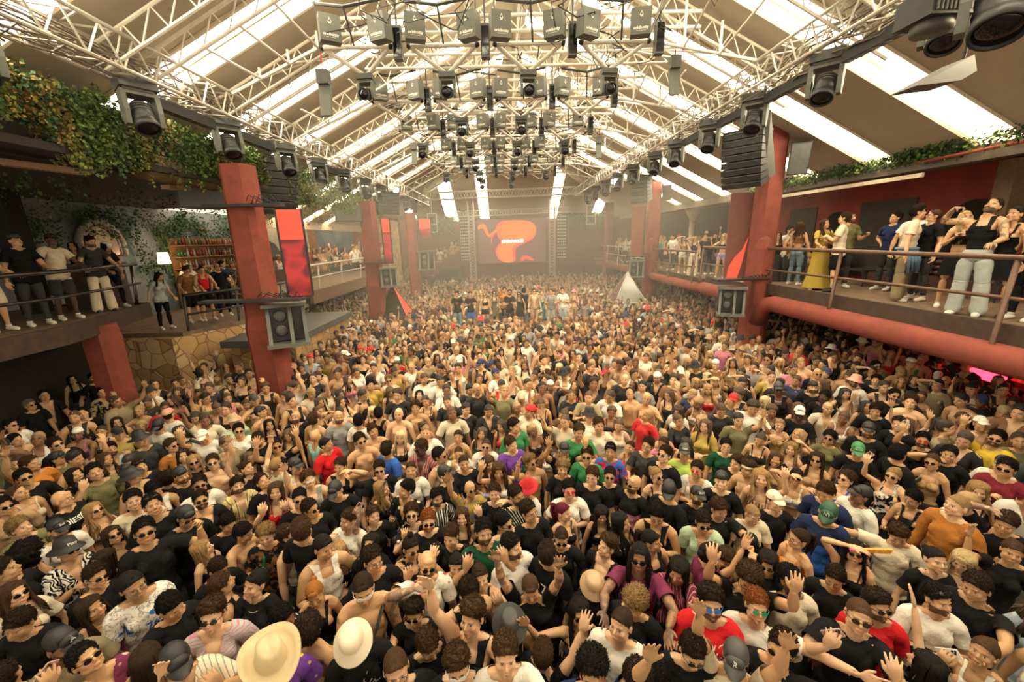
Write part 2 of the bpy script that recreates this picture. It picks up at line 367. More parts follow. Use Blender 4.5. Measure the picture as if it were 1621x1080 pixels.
def dense_body(sex):
    d = dims(sex); J = joints(sex); c = d['ch']; fem = d['fem']; b = MB()
    def E(x, y, z, rx, ry, rz): b.ball((x, y, z), (rx, ry, rz), 20, 14)
    # torso
    E(0, 0, .95, .150 + .012 * fem, .108, .12); E(0, .0, 1.08, .132 * c, .098 * c, .14); E(0, -.004, 1.24, .152 * c, .108 * c, .17); E(0, .004, 1.35, .160 * c, .105 * c, .10)
    b.path([(-d['sw'] + .02, .012, 1.418), (-.07, .014, 1.44), (.07, .014, 1.44), (d['sw'] - .02, .012, 1.418)], [.052 * c, .062 * c, .062 * c, .052 * c], 16)
    for s in (-1, 1):
        E(s * .072, -.072 - .012 * fem, 1.315 - .02 * fem, .070, .040 + .014 * fem, .056); E(s * .07, .06, 1.36, .07, .045, .09)
        E(s * .078, .055, .90, .078, .068, .085)
        b.path([(s * .05, .01, 1.50), (s * .1, .012, 1.465), (s * d['sw'] * .95, .012, 1.44)], [.035, .034 * c, .04 * c], 12)
    b.path([(0, .018, 1.42), (0, .012, 1.48), (0, .0, 1.56), (0, -.005, 1.62)], [.066 * c, .057 - .009 * fem, .054 - .009 * fem, .056], 18)
    # head
    E(0, .008, 1.672, .077, .097, .100); E(0, -.028, 1.622, .064, .066, .082); E(0, -.040, 1.585, .052 - .004 * fem, .050, .046); E(0, -.078, 1.557, .023, .018, .017)
    E(0, -.080, 1.678, .050, .019, .014); E(0, -.075, 1.715, .048, .022, .032)
    b.path([(0, -.088, 1.668), (0, -.104, 1.645), (0, -.117, 1.625)], [.009, .011, .0135], 10); E(0, -.103, 1.618, .0175, .012, .009)
    E(0, -.096, 1.590, .023, .012, .0095); E(0, -.094, 1.581, .018, .012, .008)
    for s in (-1, 1):
        E(s * .040, -.064, 1.622, .024, .026, .024); E(s * .078, .008, 1.640, .009, .018, .031); E(s * .031, -.078, 1.650, .015, .012, .011)
        E(s * .05, -.02, 1.585, .02, .045, .03)
    k = .94 if fem else 1.06
    for s in (-1, 1):
        sh, el, wr = J['sh', s], J['el', s], J['wr', s]
        E(sh[0] + .006 * s, sh[1], sh[2] - .02, .055 * k, .056 * k, .062 * k)
        b.path([sh, sh + (el - sh) * .35, sh + (el - sh) * .75, el, el + (wr - el) * .25, el + (wr - el) * .7, wr], np.array([.052, .051, .043, .037, .042, .031, .0245]) * (.84 if fem else 1.06), 16)
        hd, th, nn = J['hax', s]
        for kk, (off, L, r, sp) in enumerate(FING):
            p = finger_pts(J, s, kk); b.path([wr + th * off * .45, wr + hd * .05 + th * off * .9, p[0]], [.017, .015, .0125], 10)
            b.path([p[0], p[1], p[2]], [r * 1.12, r, r * .85], 10); b.ball(p[2], r * .86, 8, 6)
        p = finger_pts(J, s, 4); b.path([wr + hd * .01, p[0], p[1], p[2]], [.016, .017, .0125, .0095], 10); b.ball(p[2], .0096, 8, 6)
        hip, kn, an = J['hip', s], J['kn', s], J['an', s]
        b.path([hip + [0, 0, .02], hip + [0, 0, -.10], (hip + kn) / 2, kn + [0, 0, .06], kn, kn + [0, .012, -.12], an + [0, 0, .12], an], [.068, .086, .075, .056, .052, .055, .036, .033], 18)
        b.path([an + [0, .03, -.045], an + [0, -.04, -.045], an + [s * .012, -.12, -.058], an + [s * .012, -.16, -.062]], [.036, .040, .038, .022], 12, .8)
    me = b.mesh('dense'); o = bpy.data.objects.new('dense', me); COL.objects.link(o)
    m = o.modifiers.new('r', 'REMESH'); m.mode = 'VOXEL'; m.voxel_size = .0052; m = o.modifiers.new('s', 'SMOOTH'); m.factor = .5; m.iterations = 3
    dg = bpy.context.evaluated_depsgraph_get(); ev = bpy.data.meshes.new_from_object(o.evaluated_get(dg)); bpy.data.objects.remove(o); bpy.data.meshes.remove(me)
    v = np.zeros(len(ev.vertices) * 3, np.float32); ev.vertices.foreach_get('co', v); v = v.reshape(-1, 3).astype(float)
    for s in (-1, 1):    # eye sockets, mouth corner
        g = np.exp(-(((v[:, 0] - s * .031) / .013) ** 2 + ((v[:, 2] - 1.650) / .008) ** 2 + ((v[:, 1] + .09) / .03) ** 2)); v[:, 1] += g * .004
        g = np.exp(-(((v[:, 0] - s * .031) / .018) ** 2 + ((v[:, 2] - 1.664) / .005) ** 2 + ((v[:, 1] + .09) / .03) ** 2)); v[:, 1] += g * .004
    g = np.exp(-((v[:, 0] / .022) ** 2 + ((v[:, 2] - 1.586) / .0022) ** 2 + ((v[:, 1] + .1) / .02) ** 2)); v[:, 1] += g * .004
    ev.vertices.foreach_set('co', v.astype(np.float32).ravel()); ev.update()
    return ev
def mesh_np(me):
    v = np.zeros(len(me.vertices) * 3, np.float32); me.vertices.foreach_get('co', v)
    return v.reshape(-1, 3).astype(float)
def mesh_nrm(me):
    v = np.zeros(len(me.vertices) * 3, np.float32); me.vertices.foreach_get('normal', v); return v.reshape(-1, 3).astype(float)
def eval_mod(me, mods):
    o = bpy.data.objects.new('tmp', me); COL.objects.link(o)
    for t, k in mods:
        m = o.modifiers.new(t, t)
        for a, b in k.items(): setattr(m, a, b)
    dg = bpy.context.evaluated_depsgraph_get(); ev = bpy.data.meshes.new_from_object(o.evaluated_get(dg)); bpy.data.objects.remove(o); return ev
def decimate(me, faces, tri=True):
    n = sum(len(p.vertices) - 2 for p in me.polygons)
    if n <= faces: return me.copy()
    return eval_mod(me, [('DECIMATE', dict(ratio=faces / n))])
def submesh(me, vmask, offset, smooth=0, noise=None):
    """the part of the dense body that a garment or the hair covers, lifted off along the normals"""
    v = mesh_np(me); n = mesh_nrm(me); nf = len(me.polygons); li = np.zeros(nf * 4, np.int32)
    lt = np.zeros(nf, np.int32); me.polygons.foreach_get('loop_total', lt)
    idx = np.zeros(len(me.loops), np.int32); me.loops.foreach_get('vertex_index', idx)
    st = np.zeros(nf, np.int32); me.polygons.foreach_get('loop_start', st)
    q = st[lt == 4]; F = np.stack([idx[q], idx[q + 1], idx[q + 2], idx[q + 3]], 1)
    F = F[vmask[F].all(1)]; used = np.unique(F); mp = -np.ones(len(v), int); mp[used] = np.arange(len(used)); F = mp[F]; P = v[used].copy(); N = n[used]
    if smooth:
        E = np.vstack([F[:, [0, 1]], F[:, [1, 2]], F[:, [2, 3]], F[:, [3, 0]]])
        for _ in range(smooth):
            A = np.zeros_like(P); C = np.zeros(len(P)); np.add.at(A, E[:, 0], P[E[:, 1]]); np.add.at(C, E[:, 0], 1); np.add.at(A, E[:, 1], P[E[:, 0]]); np.add.at(C, E[:, 1], 1)
            P = P * .5 + .5 * A / np.maximum(C, 1)[:, None]
        # never dive under the skin
        P += N * np.clip(np.sum((v[used] - P) * N, 1), 0, 1)[:, None]
    off = (offset(v[used]) if callable(offset) else offset) + np.zeros(len(P))
    P = P + N * off[:, None]
    m2 = bpy.data.meshes.new('g'); m2.from_pydata(P.tolist(), [], F.tolist()); m2.update(); return m2
def arm_param(v, J):
    """t along the arm: 0 shoulder, 1 elbow, 2 wrist, 3 finger tips; and distance"""
    best = np.full(len(v), 9.0); T = np.full(len(v), -1.0); S = np.sign(v[:, 0]); S[S == 0] = 1
    for s in (-1, 1):
        m = S == s; pts = [J['sh', s], J['el', s], J['wr', s], J['wr', s] + J['hax', s][0] * .19]
        for i in range(3):
            a, b = pts[i], pts[i + 1]; d = b - a; t = np.clip(((v - a) @ d) / (d @ d), 0, 1); q = np.linalg.norm(v - (a + t[:, None] * d), axis=1)
            u = m & (q < best); best[u] = q[u]; T[u] = (i + t)[u]
    return T, best
def weights(v, J):
    """v: rest points. bones: 0 pelvis 1 spine 2 chest 3 neck 4 head; per side: 5 upper 6 fore 7 hand 8..17 fingers(5x2) 18 thigh 19 calf 20 foot; +16 for the other side"""
    n = len(v); Wt = np.zeros((n, 37)); T, dA = arm_param(v, J)
    q = v.copy(); q[:, 0] *= .60; z = np.clip(q[:, 2], .95, 1.40); dT = np.sqrt(q[:, 0] ** 2 + q[:, 1] ** 2 + (q[:, 2] - z) ** 2)
    wa = dT ** 5 / (dT ** 5 + np.maximum(dA, 1e-3) ** 5); wa[v[:, 2] > 1.50] *= 1 - sstep(1.50, 1.53, v[v[:, 2] > 1.50, 2])
    wa[(T > 1.0) & (dA < .085) & (np.abs(v[:, 0]) > .2)] = 1; wa *= (np.abs(v[:, 0]) > .05); wa *= np.where(T > .5, 1 - sstep(.085, .115, dA), 1)
    leg = 1 - sstep(.86, .96, v[:, 2]); leg[(wa > .5)] = 0; wa = np.where(v[:, 2] < .80, np.where(dA < .12, wa, 0), wa)
    h = v[:, 2] - .5 * v[:, 1]
    a0 = sstep(.98, 1.10, v[:, 2]); a1 = sstep(1.16, 1.30, v[:, 2]); a2 = sstep(1.455, 1.50, v[:, 2]); a3 = sstep(1.515, 1.565, h)
    t = (1 - wa) * (1 - leg)
    Wt[:, 0] = t * (1 - a0); Wt[:, 1] = t * a0 * (1 - a1); Wt[:, 2] = t * a0 * a1 * (1 - a2); Wt[:, 3] = t * a0 * a1 * a2 * (1 - a3); Wt[:, 4] = t * a0 * a1 * a2 * a3
    for s, o in ((-1, 5), (1, 21)):
        m = np.sign(v[:, 0] + 1e-9) == s; w = wa * m
        e1 = sstep(.86, 1.14, T); e2 = sstep(1.82, 2.10, T)
        Wt[:, o] = w * (1 - e1); Wt[:, o + 1] = w * e1 * (1 - e2); hw = w * e1 * e2
        hd, th, nn = J['hax', s]; wr = J['wr', s]; rel = (v - wr) @ hd
        bf = np.full(n, 9.); bi = np.zeros(n, int); bt = np.zeros(n)
        for k in range(5):
            p = finger_pts(J, s, k)
            for i in range(2):
                a, b = p[i], p[i + 1]; d = b - a; tt = np.clip(((v - a) @ d) / (d @ d), -.3, 1.2); qd = np.linalg.norm(v - (a + np.clip(tt, 0, 1)[:, None] * d), axis=1); u = qd < bf; bf[u] = qd[u]; bi[u] = k; bt[u] = (i + tt)[u]
        isf = np.where(bi == 4, sstep(.0, .25, bt) * (bf < .022), sstep(-.15, .12, bt) * (rel > .075))
        Wt[:, o + 2] = hw * (1 - isf)
        for k in range(5):
            mm = (bi == k); s2 = sstep(.85, 1.15, bt)
            Wt[mm, o + 3 + 2 * k] = (hw * isf * (1 - s2))[mm]; Wt[mm, o + 4 + 2 * k] = (hw * isf * s2)[mm]
        w = leg * m * (1 - wa); k1 = 1 - sstep(.44, .56, v[:, 2]); k2 = 1 - sstep(.07, .12, v[:, 2])
        Wt[:, o + 13] = w * (1 - k1); Wt[:, o + 14] = w * k1 * (1 - k2); Wt[:, o + 15] = w * k1 * k2
    # blend left and right legs at the middle is left sharp; normalise
    Wt /= np.maximum(Wt.sum(1), 1e-6)[:, None]
    return Wt
def rot_between(a, b):
    a = unit(a); b = unit(b); v = np.cross(a, b); c = a @ b
    if c < -.9999: return Matrix.Rotation(math.pi, 3, 'Y')
    K = np.array([[0, -v[2], v[1]], [v[2], 0, -v[0]], [-v[1], v[0], 0]]); return np.eye(3) + K + K @ K / (1 + c)
def rotv(ax, ang):
    ax = unit(ax); K = np.array([[0, -ax[2], ax[1]], [ax[2], 0, -ax[0]], [-ax[1], ax[0], 0]]); return np.eye(3) + math.sin(ang) * K + (1 - math.cos(ang)) * K @ K
# arm poses: upper-arm direction, forearm direction, hand direction (None: as forearm), palm normal, finger curl (deg)
AP = dict(
    down=((.28, .02, -1), (.12, -.25, -1), None, (-1, 0, 0), 25), chest=((.30, -.15, -1), (-.62, -.62, .30), None, (-.3, .9, -.2), 35),
    clasp=((.26, -.25, -1), (-.60, -.60, .62), None, (-1, .2, 0), 40), mouth=((.42, -.55, -.8), (-.62, -.30, .95), (-.3, .1, 1), (-.3, .9, .1), 50),
    face=((.45, -.85, -.35), (-.42, -.22, .80), (-.15, -.05, 1), (0, 1, .1), 45), high=((.45, -.55, .55), (-.15, -.35, .95), (0, -.1, 1), (0, 1, -.2), 40),
    up=((.38, -.15, .95), (.02, -.25, 1), None, (0, -1, 0), 12), upf=((.5, -.65, .45), (.05, -.30, 1), None, (0, -1, .1), 12), fist=((.55, -.35, -.45), (.10, -.35, 1), None, (0, -1, 0), 85),
    wave=((.85, -.25, -.15), (.30, -.35, 1), None, (0, -1, 0), 10), reach=((.35, -.9, -.05), (-.15, -1, .12), None, (0, 0, -1), 15), low=((.24, -.30, -1), (-.38, -.85, .22), None, (0, 0, 1), 45),
    over=((.62, -.12, .75), (-.95, -.25, .25), (-1, 0, -.1), (0, 0, -1), 25), brow=((.72, -.45, .25), (-.85, -.2, .40), (-1, 0, .1), (0, 0, -1), 20), rail=((.30, -.42, -.85), (.02, -.80, -.28), (0, -1, -.1), (0, 0, -1), 45),
    hug=((.75, -.55, -.15), (-.65, -.75, .05), None, (-.5, .8, 0), 20), side=((1, -.1, .05), (.9, -.35, .15), None, (0, 0, -1), 10), drink=((.22, -.20, -1), (-.15, -.95, .30), None, (-1, 0, 0), 60),
    flex=((.95, -.30, .12), (-.50, -.30, .80), (-.9, 0, -.1), (0, 0, -1), 80), hip=((.55, .25, -.8), (-.75, -.45, -.55), None, (0, 1, 0), 60),
)
def fk(J, sex, arms, head=(0, 0, 0), lean=0.0, twist=0.0, legs=None, side=0.0, jit=None):
    """arms: (pose name image-left side -1, pose name side +1). head: yaw pitch roll in degrees. Returns list of (R, pivot_rest, pivot_posed)"""
    X = [None] * 37; r = math.radians
    Rp = np.eye(3); pp = np.array([0, 0, .95]); X[0] = (Rp, pp, pp)
    Rs = rotv((1, 0, 0), r(lean * .5)) @ rotv((0, 1, 0), r(side * .5)) @ rotv((0, 0, 1), r(twist * .4)); ps = np.array([0, 0, 1.04]); X[1] = (Rs, ps, ps)
    Rc = rotv((1, 0, 0), r(lean)) @ rotv((0, 1, 0), r(side)) @ rotv((0, 0, 1), r(twist)); pc = np.array([0, 0, 1.22]); P = lambda i, p: X[i][0] @ (np.array(p) - X[i][1]) + X[i][2]
    X[2] = (Rc, pc, P(1, pc)); yw, pt, rl = [r(a) for a in head]
    Rh = Rc @ rotv((0, 0, 1), yw) @ rotv((0, 1, 0), rl) @ rotv((1, 0, 0), pt); Rn = Rc @ rotv((0, 0, 1), yw * .5) @ rotv((0, 1, 0), rl * .5) @ rotv((1, 0, 0), pt * .5)
    pn = np.array([0, .012, 1.47]); X[3] = (Rn, pn, P(2, pn)); ph = np.array([0, .005, 1.545]); X[4] = (Rh, ph, P(3, ph))
    for s, o, an in ((-1, 5, arms[0]), (1, 21, arms[1])):
        U, F, Hd, pal, curl = AP[an]; fl = np.array([s, 1, 1]); U = unit(np.array(U) * fl); F = unit(np.array(F) * fl); Hd = F if Hd is None else unit(np.array(Hd) * fl); pal = np.array(pal) * fl
        if jit is not None:
            U = unit(U + jit.normal(0, .08, 3)); F = unit(F + jit.normal(0, .08, 3)); Hd = unit(Hd + jit.normal(0, .10, 3)); curl = curl + jit.normal(0, 7)
        U, F, Hd, pal = [Rc @ a for a in (U, F, Hd, pal)]
        sh, el, wr = J['sh', s], J['el', s], J['wr', s]; lift = max(0, (U @ Rc)[2] + .2) * .035
        psh = P(2, sh) + Rc @ np.array([-s * lift * .5, 0, lift]); Ru = rot_between(el - sh, U); X[o] = (Ru, sh, psh); pel = P(o, el)
        Rf = rot_between(Ru @ (wr - el), F) @ Ru; X[o + 1] = (Rf, el, pel); pw = P(o + 1, wr); hd, th, nn = J['hax', s]
        Rw = rot_between(Rf @ hd, Hd) @ Rf; back = Rw @ (nn); pl = unit(pal - Hd * (pal @ Hd) + 1e-6)  # palm is -back
        cur = -back; ang = math.atan2(np.cross(cur, pl) @ Hd, cur @ pl); ang = max(-1.9, min(1.9, ang)); Rw = rotv(Hd, ang) @ Rw; X[o + 2] = (Rw, wr, pw)
        for k in range(5):
            p = finger_pts(J, s, k); c = r(max(4, curl)) * (1 if k < 4 else .55); ax = (th * s) if k < 4 else unit(th * s - hd * .5 * s)
            c *= (1 + .12 * (k - 1.5)) if k < 4 else 1
            R1 = Rw @ rotv(ax, c * .8 * CURLSIGN); X[o + 3 + 2 * k] = (R1, p[0], P(o + 2, p[0])); R2 = R1 @ rotv(ax, c * 1.1 * CURLSIGN); X[o + 4 + 2 * k] = (R2, p[1], P(o + 3 + 2 * k, p[1]))
        hip, kn, ank = J['hip', s], J['kn', s], J['an', s]; L = legs or ((0.04, 0, -1), (.02, 0, -1)); L = L if len(L) == 2 else (L[0:2] if s < 0 else L[2:4])
        T_, C_ = [unit(np.array(a) * fl) for a in L]; Rt = rot_between(kn - hip, T_); X[o + 13] = (Rt, hip, hip); pk = P(o + 13, kn); Rk = rot_between(ank - kn, C_); X[o + 14] = (Rk, kn, pk); X[o + 15] = (np.eye(3), ank, P(o + 14, ank))
    return X
CURLSIGN = 1
def skin_pts(v, W, X):
    out = np.zeros_like(v)
    for i in range(37):
        w = W[:, i]; m = w > 1e-4
        if m.any(): R_, a, b = X[i]; out[m] += w[m, None] * ((v[m] - a) @ np.array(R_).T + b)
    return out
BODY = {}
def add_rest(me):
    a = me.attributes.new('rest', 'FLOAT_VECTOR', 'POINT'); a.data.foreach_set('vector', mesh_np(me).astype(np.float32).ravel())
def finish(me, mat, J, wfrom=None):
    me.materials.clear(); me.materials.append(mat); me.polygons.foreach_set('use_smooth', [True] * len(me.polygons)); add_rest(me); v = mesh_np(me)
    return dict(me=me, v=v, W=weights(v, J))
# ---- materials driven by the rest coordinates and by the object's own colour and properties
def rest_xyz(t):
    a = t.n('ShaderNodeAttribute', attribute_type='GEOMETRY', attribute_name='rest'); s = t.n('ShaderNodeSeparateXYZ'); t.l(a.outputs['Vector'], s.inputs[0]); return a.outputs['Vector'], s.outputs[0], s.outputs[1], s.outputs[2]
def oprop(t, name, out='Fac'):
    return t.n('ShaderNodeAttribute', attribute_type='OBJECT', attribute_name=name).outputs[out]
def ellipse(t, x, z, cx, cz, rx, rz, soft=.25):
    a = t.math('DIVIDE', t.math('SUBTRACT', x, cx), rx); b = t.math('DIVIDE', t.math('SUBTRACT', z, cz), rz)
    d = t.math('ADD', t.math('MULTIPLY', a, a), t.math('MULTIPLY', b, b)); return t.math('DIVIDE', t.math('SUBTRACT', 1.0, d), soft, clamp=True)
def skin_material(name='skin', crowd=False):
    t = NT(name); V, x, y, z = rest_xyz(t); ax = t.math('ABSOLUTE', x); col = t.n('ShaderNodeAttribute', attribute_type='GEOMETRY', attribute_name='tint').outputs['Color'] if crowd else t.n('ShaderNodeObjectInfo').outputs['Color']
    front = t.math('LESS_THAN', y, -.055); headz = t.math('GREATER_THAN', z, 1.53)
    n = t.noise(45, V, 3); base = t.mix(t.math('MULTIPLY', n, .35), col, t.mix(1.0, col, (1.0, .72, .62), 'MULTIPLY'))
    ck = t.math('MULTIPLY', t.math('MULTIPLY', ellipse(t, ax, z, .036, 1.615, .03, .025, .9), front), .35); base = t.mix(ck, base, t.mix(1.0, col, (1.05, .60, .52), 'MULTIPLY'))
    # tattoos: blotchy dark patterns on arms
    tn = t.ramp(t.noise(16, V, 2, .4), [(.48, 0.0), (.52, 1.0)]); arm = t.math('GREATER_THAN', ax, .21); tt = t.math('MULTIPLY', t.math('MULTIPLY', tn, arm), t.math('MULTIPLY', oprop(t, 'tattoo'), .65)); base = t.mix(tt, base, (.06, .055, .06))
    lips = t.math('MULTIPLY', ellipse(t, x, z, 0., 1.586, .024, .010, .5), t.math('LESS_THAN', y, -.09)); base = t.mix(t.math('MULTIPLY', lips, .75), base, t.mix(1.0, col, (.95, .42, .40), 'MULTIPLY'))
    if crowd:
        brow = t.math('MULTIPLY', ellipse(t, ax, z, .032, 1.666, .024, .014, .8), front); t.set(t.mix(t.math('MULTIPLY', brow, .8), base, (.03, .02, .015)), .5); return t.m
    hc = oprop(t, 'hair', 'Color')
    jaw = t.math('MULTIPLY', t.math('LESS_THAN', t.math('ADD', z, t.math('MULTIPLY', t.noise(300, V, 1), .008)), t.math('ADD', 1.612, t.math('MULTIPLY', y, -.05))), t.math('MULTIPLY', t.math('GREATER_THAN', z, 1.535), t.math('LESS_THAN', y, .0)))
    nolip = t.math('SUBTRACT', 1.0, ellipse(t, x, z, 0., 1.585, .017, .007, .4)); bd = t.math('MULTIPLY', t.math('MULTIPLY', jaw, nolip), oprop(t, 'beard')); base = t.mix(t.math('MULTIPLY', bd, .85), base, hc)
    brow = t.math('MULTIPLY', ellipse(t, ax, t.math('ADD', z, t.math('MULTIPLY', ax, .12)), .032, 1.6765, .020, .0045, .6), front); base = t.mix(t.math('MULTIPLY', brow, .85), base, t.mix(.5, hc, (.02, .015, .01)))
    eye = t.math('MULTIPLY', ellipse(t, ax, z, .031, 1.650, .0155, .0070, .3), front); base = t.mix(eye, base, (.36, .31, .28))
    iris = t.math('MULTIPLY', ellipse(t, ax, z, .031, 1.650, .0062, .0065, .3), front); base = t.mix(iris, base, (.03, .018, .012))
    lid = t.math('MULTIPLY', ellipse(t, ax, z, .031, 1.6575, .0165, .0022, .4), front); base = t.mix(t.math('MULTIPLY', lid, .8), base, (.02, .015, .012))
    nos = t.math('MULTIPLY', ellipse(t, ax, z, .0075, 1.6115, .004, .003, .4), t.math('LESS_THAN', y, -.1)); base = t.mix(t.math('MULTIPLY', nos, .8), base, (.05, .02, .015))
    # painted nails
    t.set(base, .48); t.b.inputs['Subsurface Weight'].default_value = 0.0; t.b.inputs['Specular IOR Level'].default_value = .45
    t.bump(t.noise(140, V, 2), .12, .002); return t.m
def cloth_material(name, pat=None):
    t = NT(name); V, x, y, z = rest_xyz(t); col = t.n('ShaderNodeObjectInfo').outputs['Color']; c2 = oprop(t, 'color_b', 'Color'); n = t.noise(7, V, 4)
    base = col
    if pat == 'stripe_v': f = t.math('GREATER_THAN', t.math('SINE', t.math('MULTIPLY', x, 170.)), .15); base = t.mix(f, col, c2); g = t.math('GREATER_THAN', t.math('SINE', t.math('ADD', t.math('MULTIPLY', x, 85.), 1.0)), .93); base = t.mix(g, base, (.03, .025, .02))
    if pat == 'stripe_thin': f = t.math('GREATER_THAN', t.math('SINE', t.math('ADD', t.math('MULTIPLY', x, 190.), t.math('MULTIPLY', z, 60.))), .80); base = t.mix(f, col, c2)
    if pat == 'zebra': f = t.math('GREATER_THAN', t.math('SINE', t.math('ADD', t.math('MULTIPLY', x, 150.), t.math('MULTIPLY', t.noise(11, V, 1), 26.))), .0); base = t.mix(f, col, c2)
    if pat == 'print': w = t.n('ShaderNodeTexVoronoi'); w.inputs['Scale'].default_value = 13.; t.l(V, w.inputs['Vector']); base = t.mix(t.ramp(w.outputs['Distance'], [(.22, 1.0), (.30, 0.0)]), col, c2)
    if pat == 'scribble': w = t.noise(20, V, 4); base = t.mix(t.ramp(w, [(.47, 0.0), (.50, 1.0), (.53, 0.0)]), col, (.05, .05, .06)); w2 = t.noise(9, V, 2); base = t.mix(t.ramp(w2, [(.60, 0.0), (.63, 1.0)]), base, c2)
    if pat == 'camo': base = t.mix(t.ramp(t.noise(13, V, 2), [(.45, 0.0), (.5, 1.0)]), col, c2)
    if pat == 'bands': base = t.mix(t.math('GREATER_THAN', z, 1.27), col, c2)
    if pat == 'wavy': f = t.math('GREATER_THAN', t.math('SINE', t.math('ADD', t.math('MULTIPLY', z, 260.), t.math('MULTIPLY', t.noise(6, V, 1), 50.))), .5); base = t.mix(f, col, c2)
    sh = t.mix(1.0, base, (.80, .80, .80), 'MULTIPLY'); base = t.mix(t.math('MULTIPLY', n, .5), base, sh)
    t.set(base, .9); t.b.inputs['Specular IOR Level'].default_value = .08
    fold = t.noise(9, V, 3, .5); t.bump(fold, .9, .03); return t.m
def hair_material():
    t = NT('hair'); col = t.n('ShaderNodeObjectInfo').outputs['Color']; co = t.coord('Object'); mp = t.n('ShaderNodeMapping'); t.l(co, mp.inputs[0]); mp.inputs['Scale'].default_value = (160, 60, 18)
    n = t.noise(1.0, mp.outputs[0], 3); base = t.mix(n, t.mix(1.0, col, (.3, .28, .25), 'MULTIPLY'), t.mix(1.0, col, (1.25, 1.2, 1.1), 'MULTIPLY')); t.set(base, .7); t.b.inputs['Specular IOR Level'].default_value = .12; t.bump(n, 1.0, .008); return t.m
def tint_material(name, rough=.6, metal=0., bump=0):
    t = NT(name); col = t.n('ShaderNodeObjectInfo').outputs['Color']; t.set(t.mix(t.math('MULTIPLY', t.noise(30, t.coord()), .25), col, t.mix(1.0, col, (.7, .7, .7), 'MULTIPLY')), rough, metal)
    return t.m
MS = dict(skin=skin_material(), hair=hair_material(), plain=cloth_material('cotton'), denim=cloth_material('denim'), tint=tint_material('felt'), shiny=tint_material('plastic', .15))
for p_ in ('stripe_v', 'stripe_thin', 'zebra', 'print', 'scribble', 'camo', 'bands', 'wavy'): MS[p_] = cloth_material('cotton_' + p_, p_)
def hairline(v):
    x, y, z = v[:, 0], v[:, 1], v[:, 2]; fr = np.interp(y, [-.11, -.075, -.045, -.015, .02, .05, .11], [1.735, 1.716, 1.690, 1.655, 1.622, 1.590, 1.575]) - np.abs(x) * .10
    return (z > fr) & ~((np.abs(x) > .073) & (z < 1.675) & (np.abs(y - .008) < .024))
def hfade(v):
    x, y, z = v[:, 0], v[:, 1], v[:, 2]; fr = np.interp(y, [-.11, -.075, -.045, -.015, .02, .05, .11], [1.735, 1.716, 1.690, 1.655, 1.622, 1.590, 1.575]) - np.abs(x) * .10
    return sstep(-.004, .045, z - fr)
def hnoise(v, f, seed): 
    r = np.random.RandomState(seed); o = np.zeros(len(v))
    for k in range(5): d = r.normal(0, 1, 3) * f; o += np.sin(v @ d + r.uniform(0, 6))
    return o / 5
HAIR = {}; HAIR_LOD = {}
def tufts(me, n, ln, comb, up, seed, jit=.45, r0=.0045):
    rr = np.random.RandomState(seed); v = mesh_np(me); N = mesh_nrm(me); i = rr.randint(0, len(v), n); P = v[i]; N = N[i]
    D = np.array(comb, float) + rr.normal(0, jit, (n, 3)); D -= N * np.sum(D * N, 1)[:, None]; D /= np.maximum(np.linalg.norm(D, axis=1), 1e-6)[:, None]; D = D * (1 - up) + N * up
    S = np.cross(D, N); S /= np.maximum(np.linalg.norm(S, axis=1), 1e-6)[:, None]; L = ln * rr.uniform(.6, 1.3, (n, 1)); P = P + rr.normal(0, .002, (n, 3))
    V = np.stack([P - S * r0, P + S * r0, P + N * r0 * 1.3, P + D * L], 1).reshape(-1, 3); b = np.arange(n) * 4
    F = np.stack([np.stack([b, b + 2, b + 3], 1), np.stack([b + 2, b + 1, b + 3], 1), np.stack([b + 1, b, b + 3], 1)], 1).reshape(-1, 3)
    m = bpy.data.meshes.new('tufts'); m.from_pydata(V.tolist(), [], F.tolist()); m.update(); return m
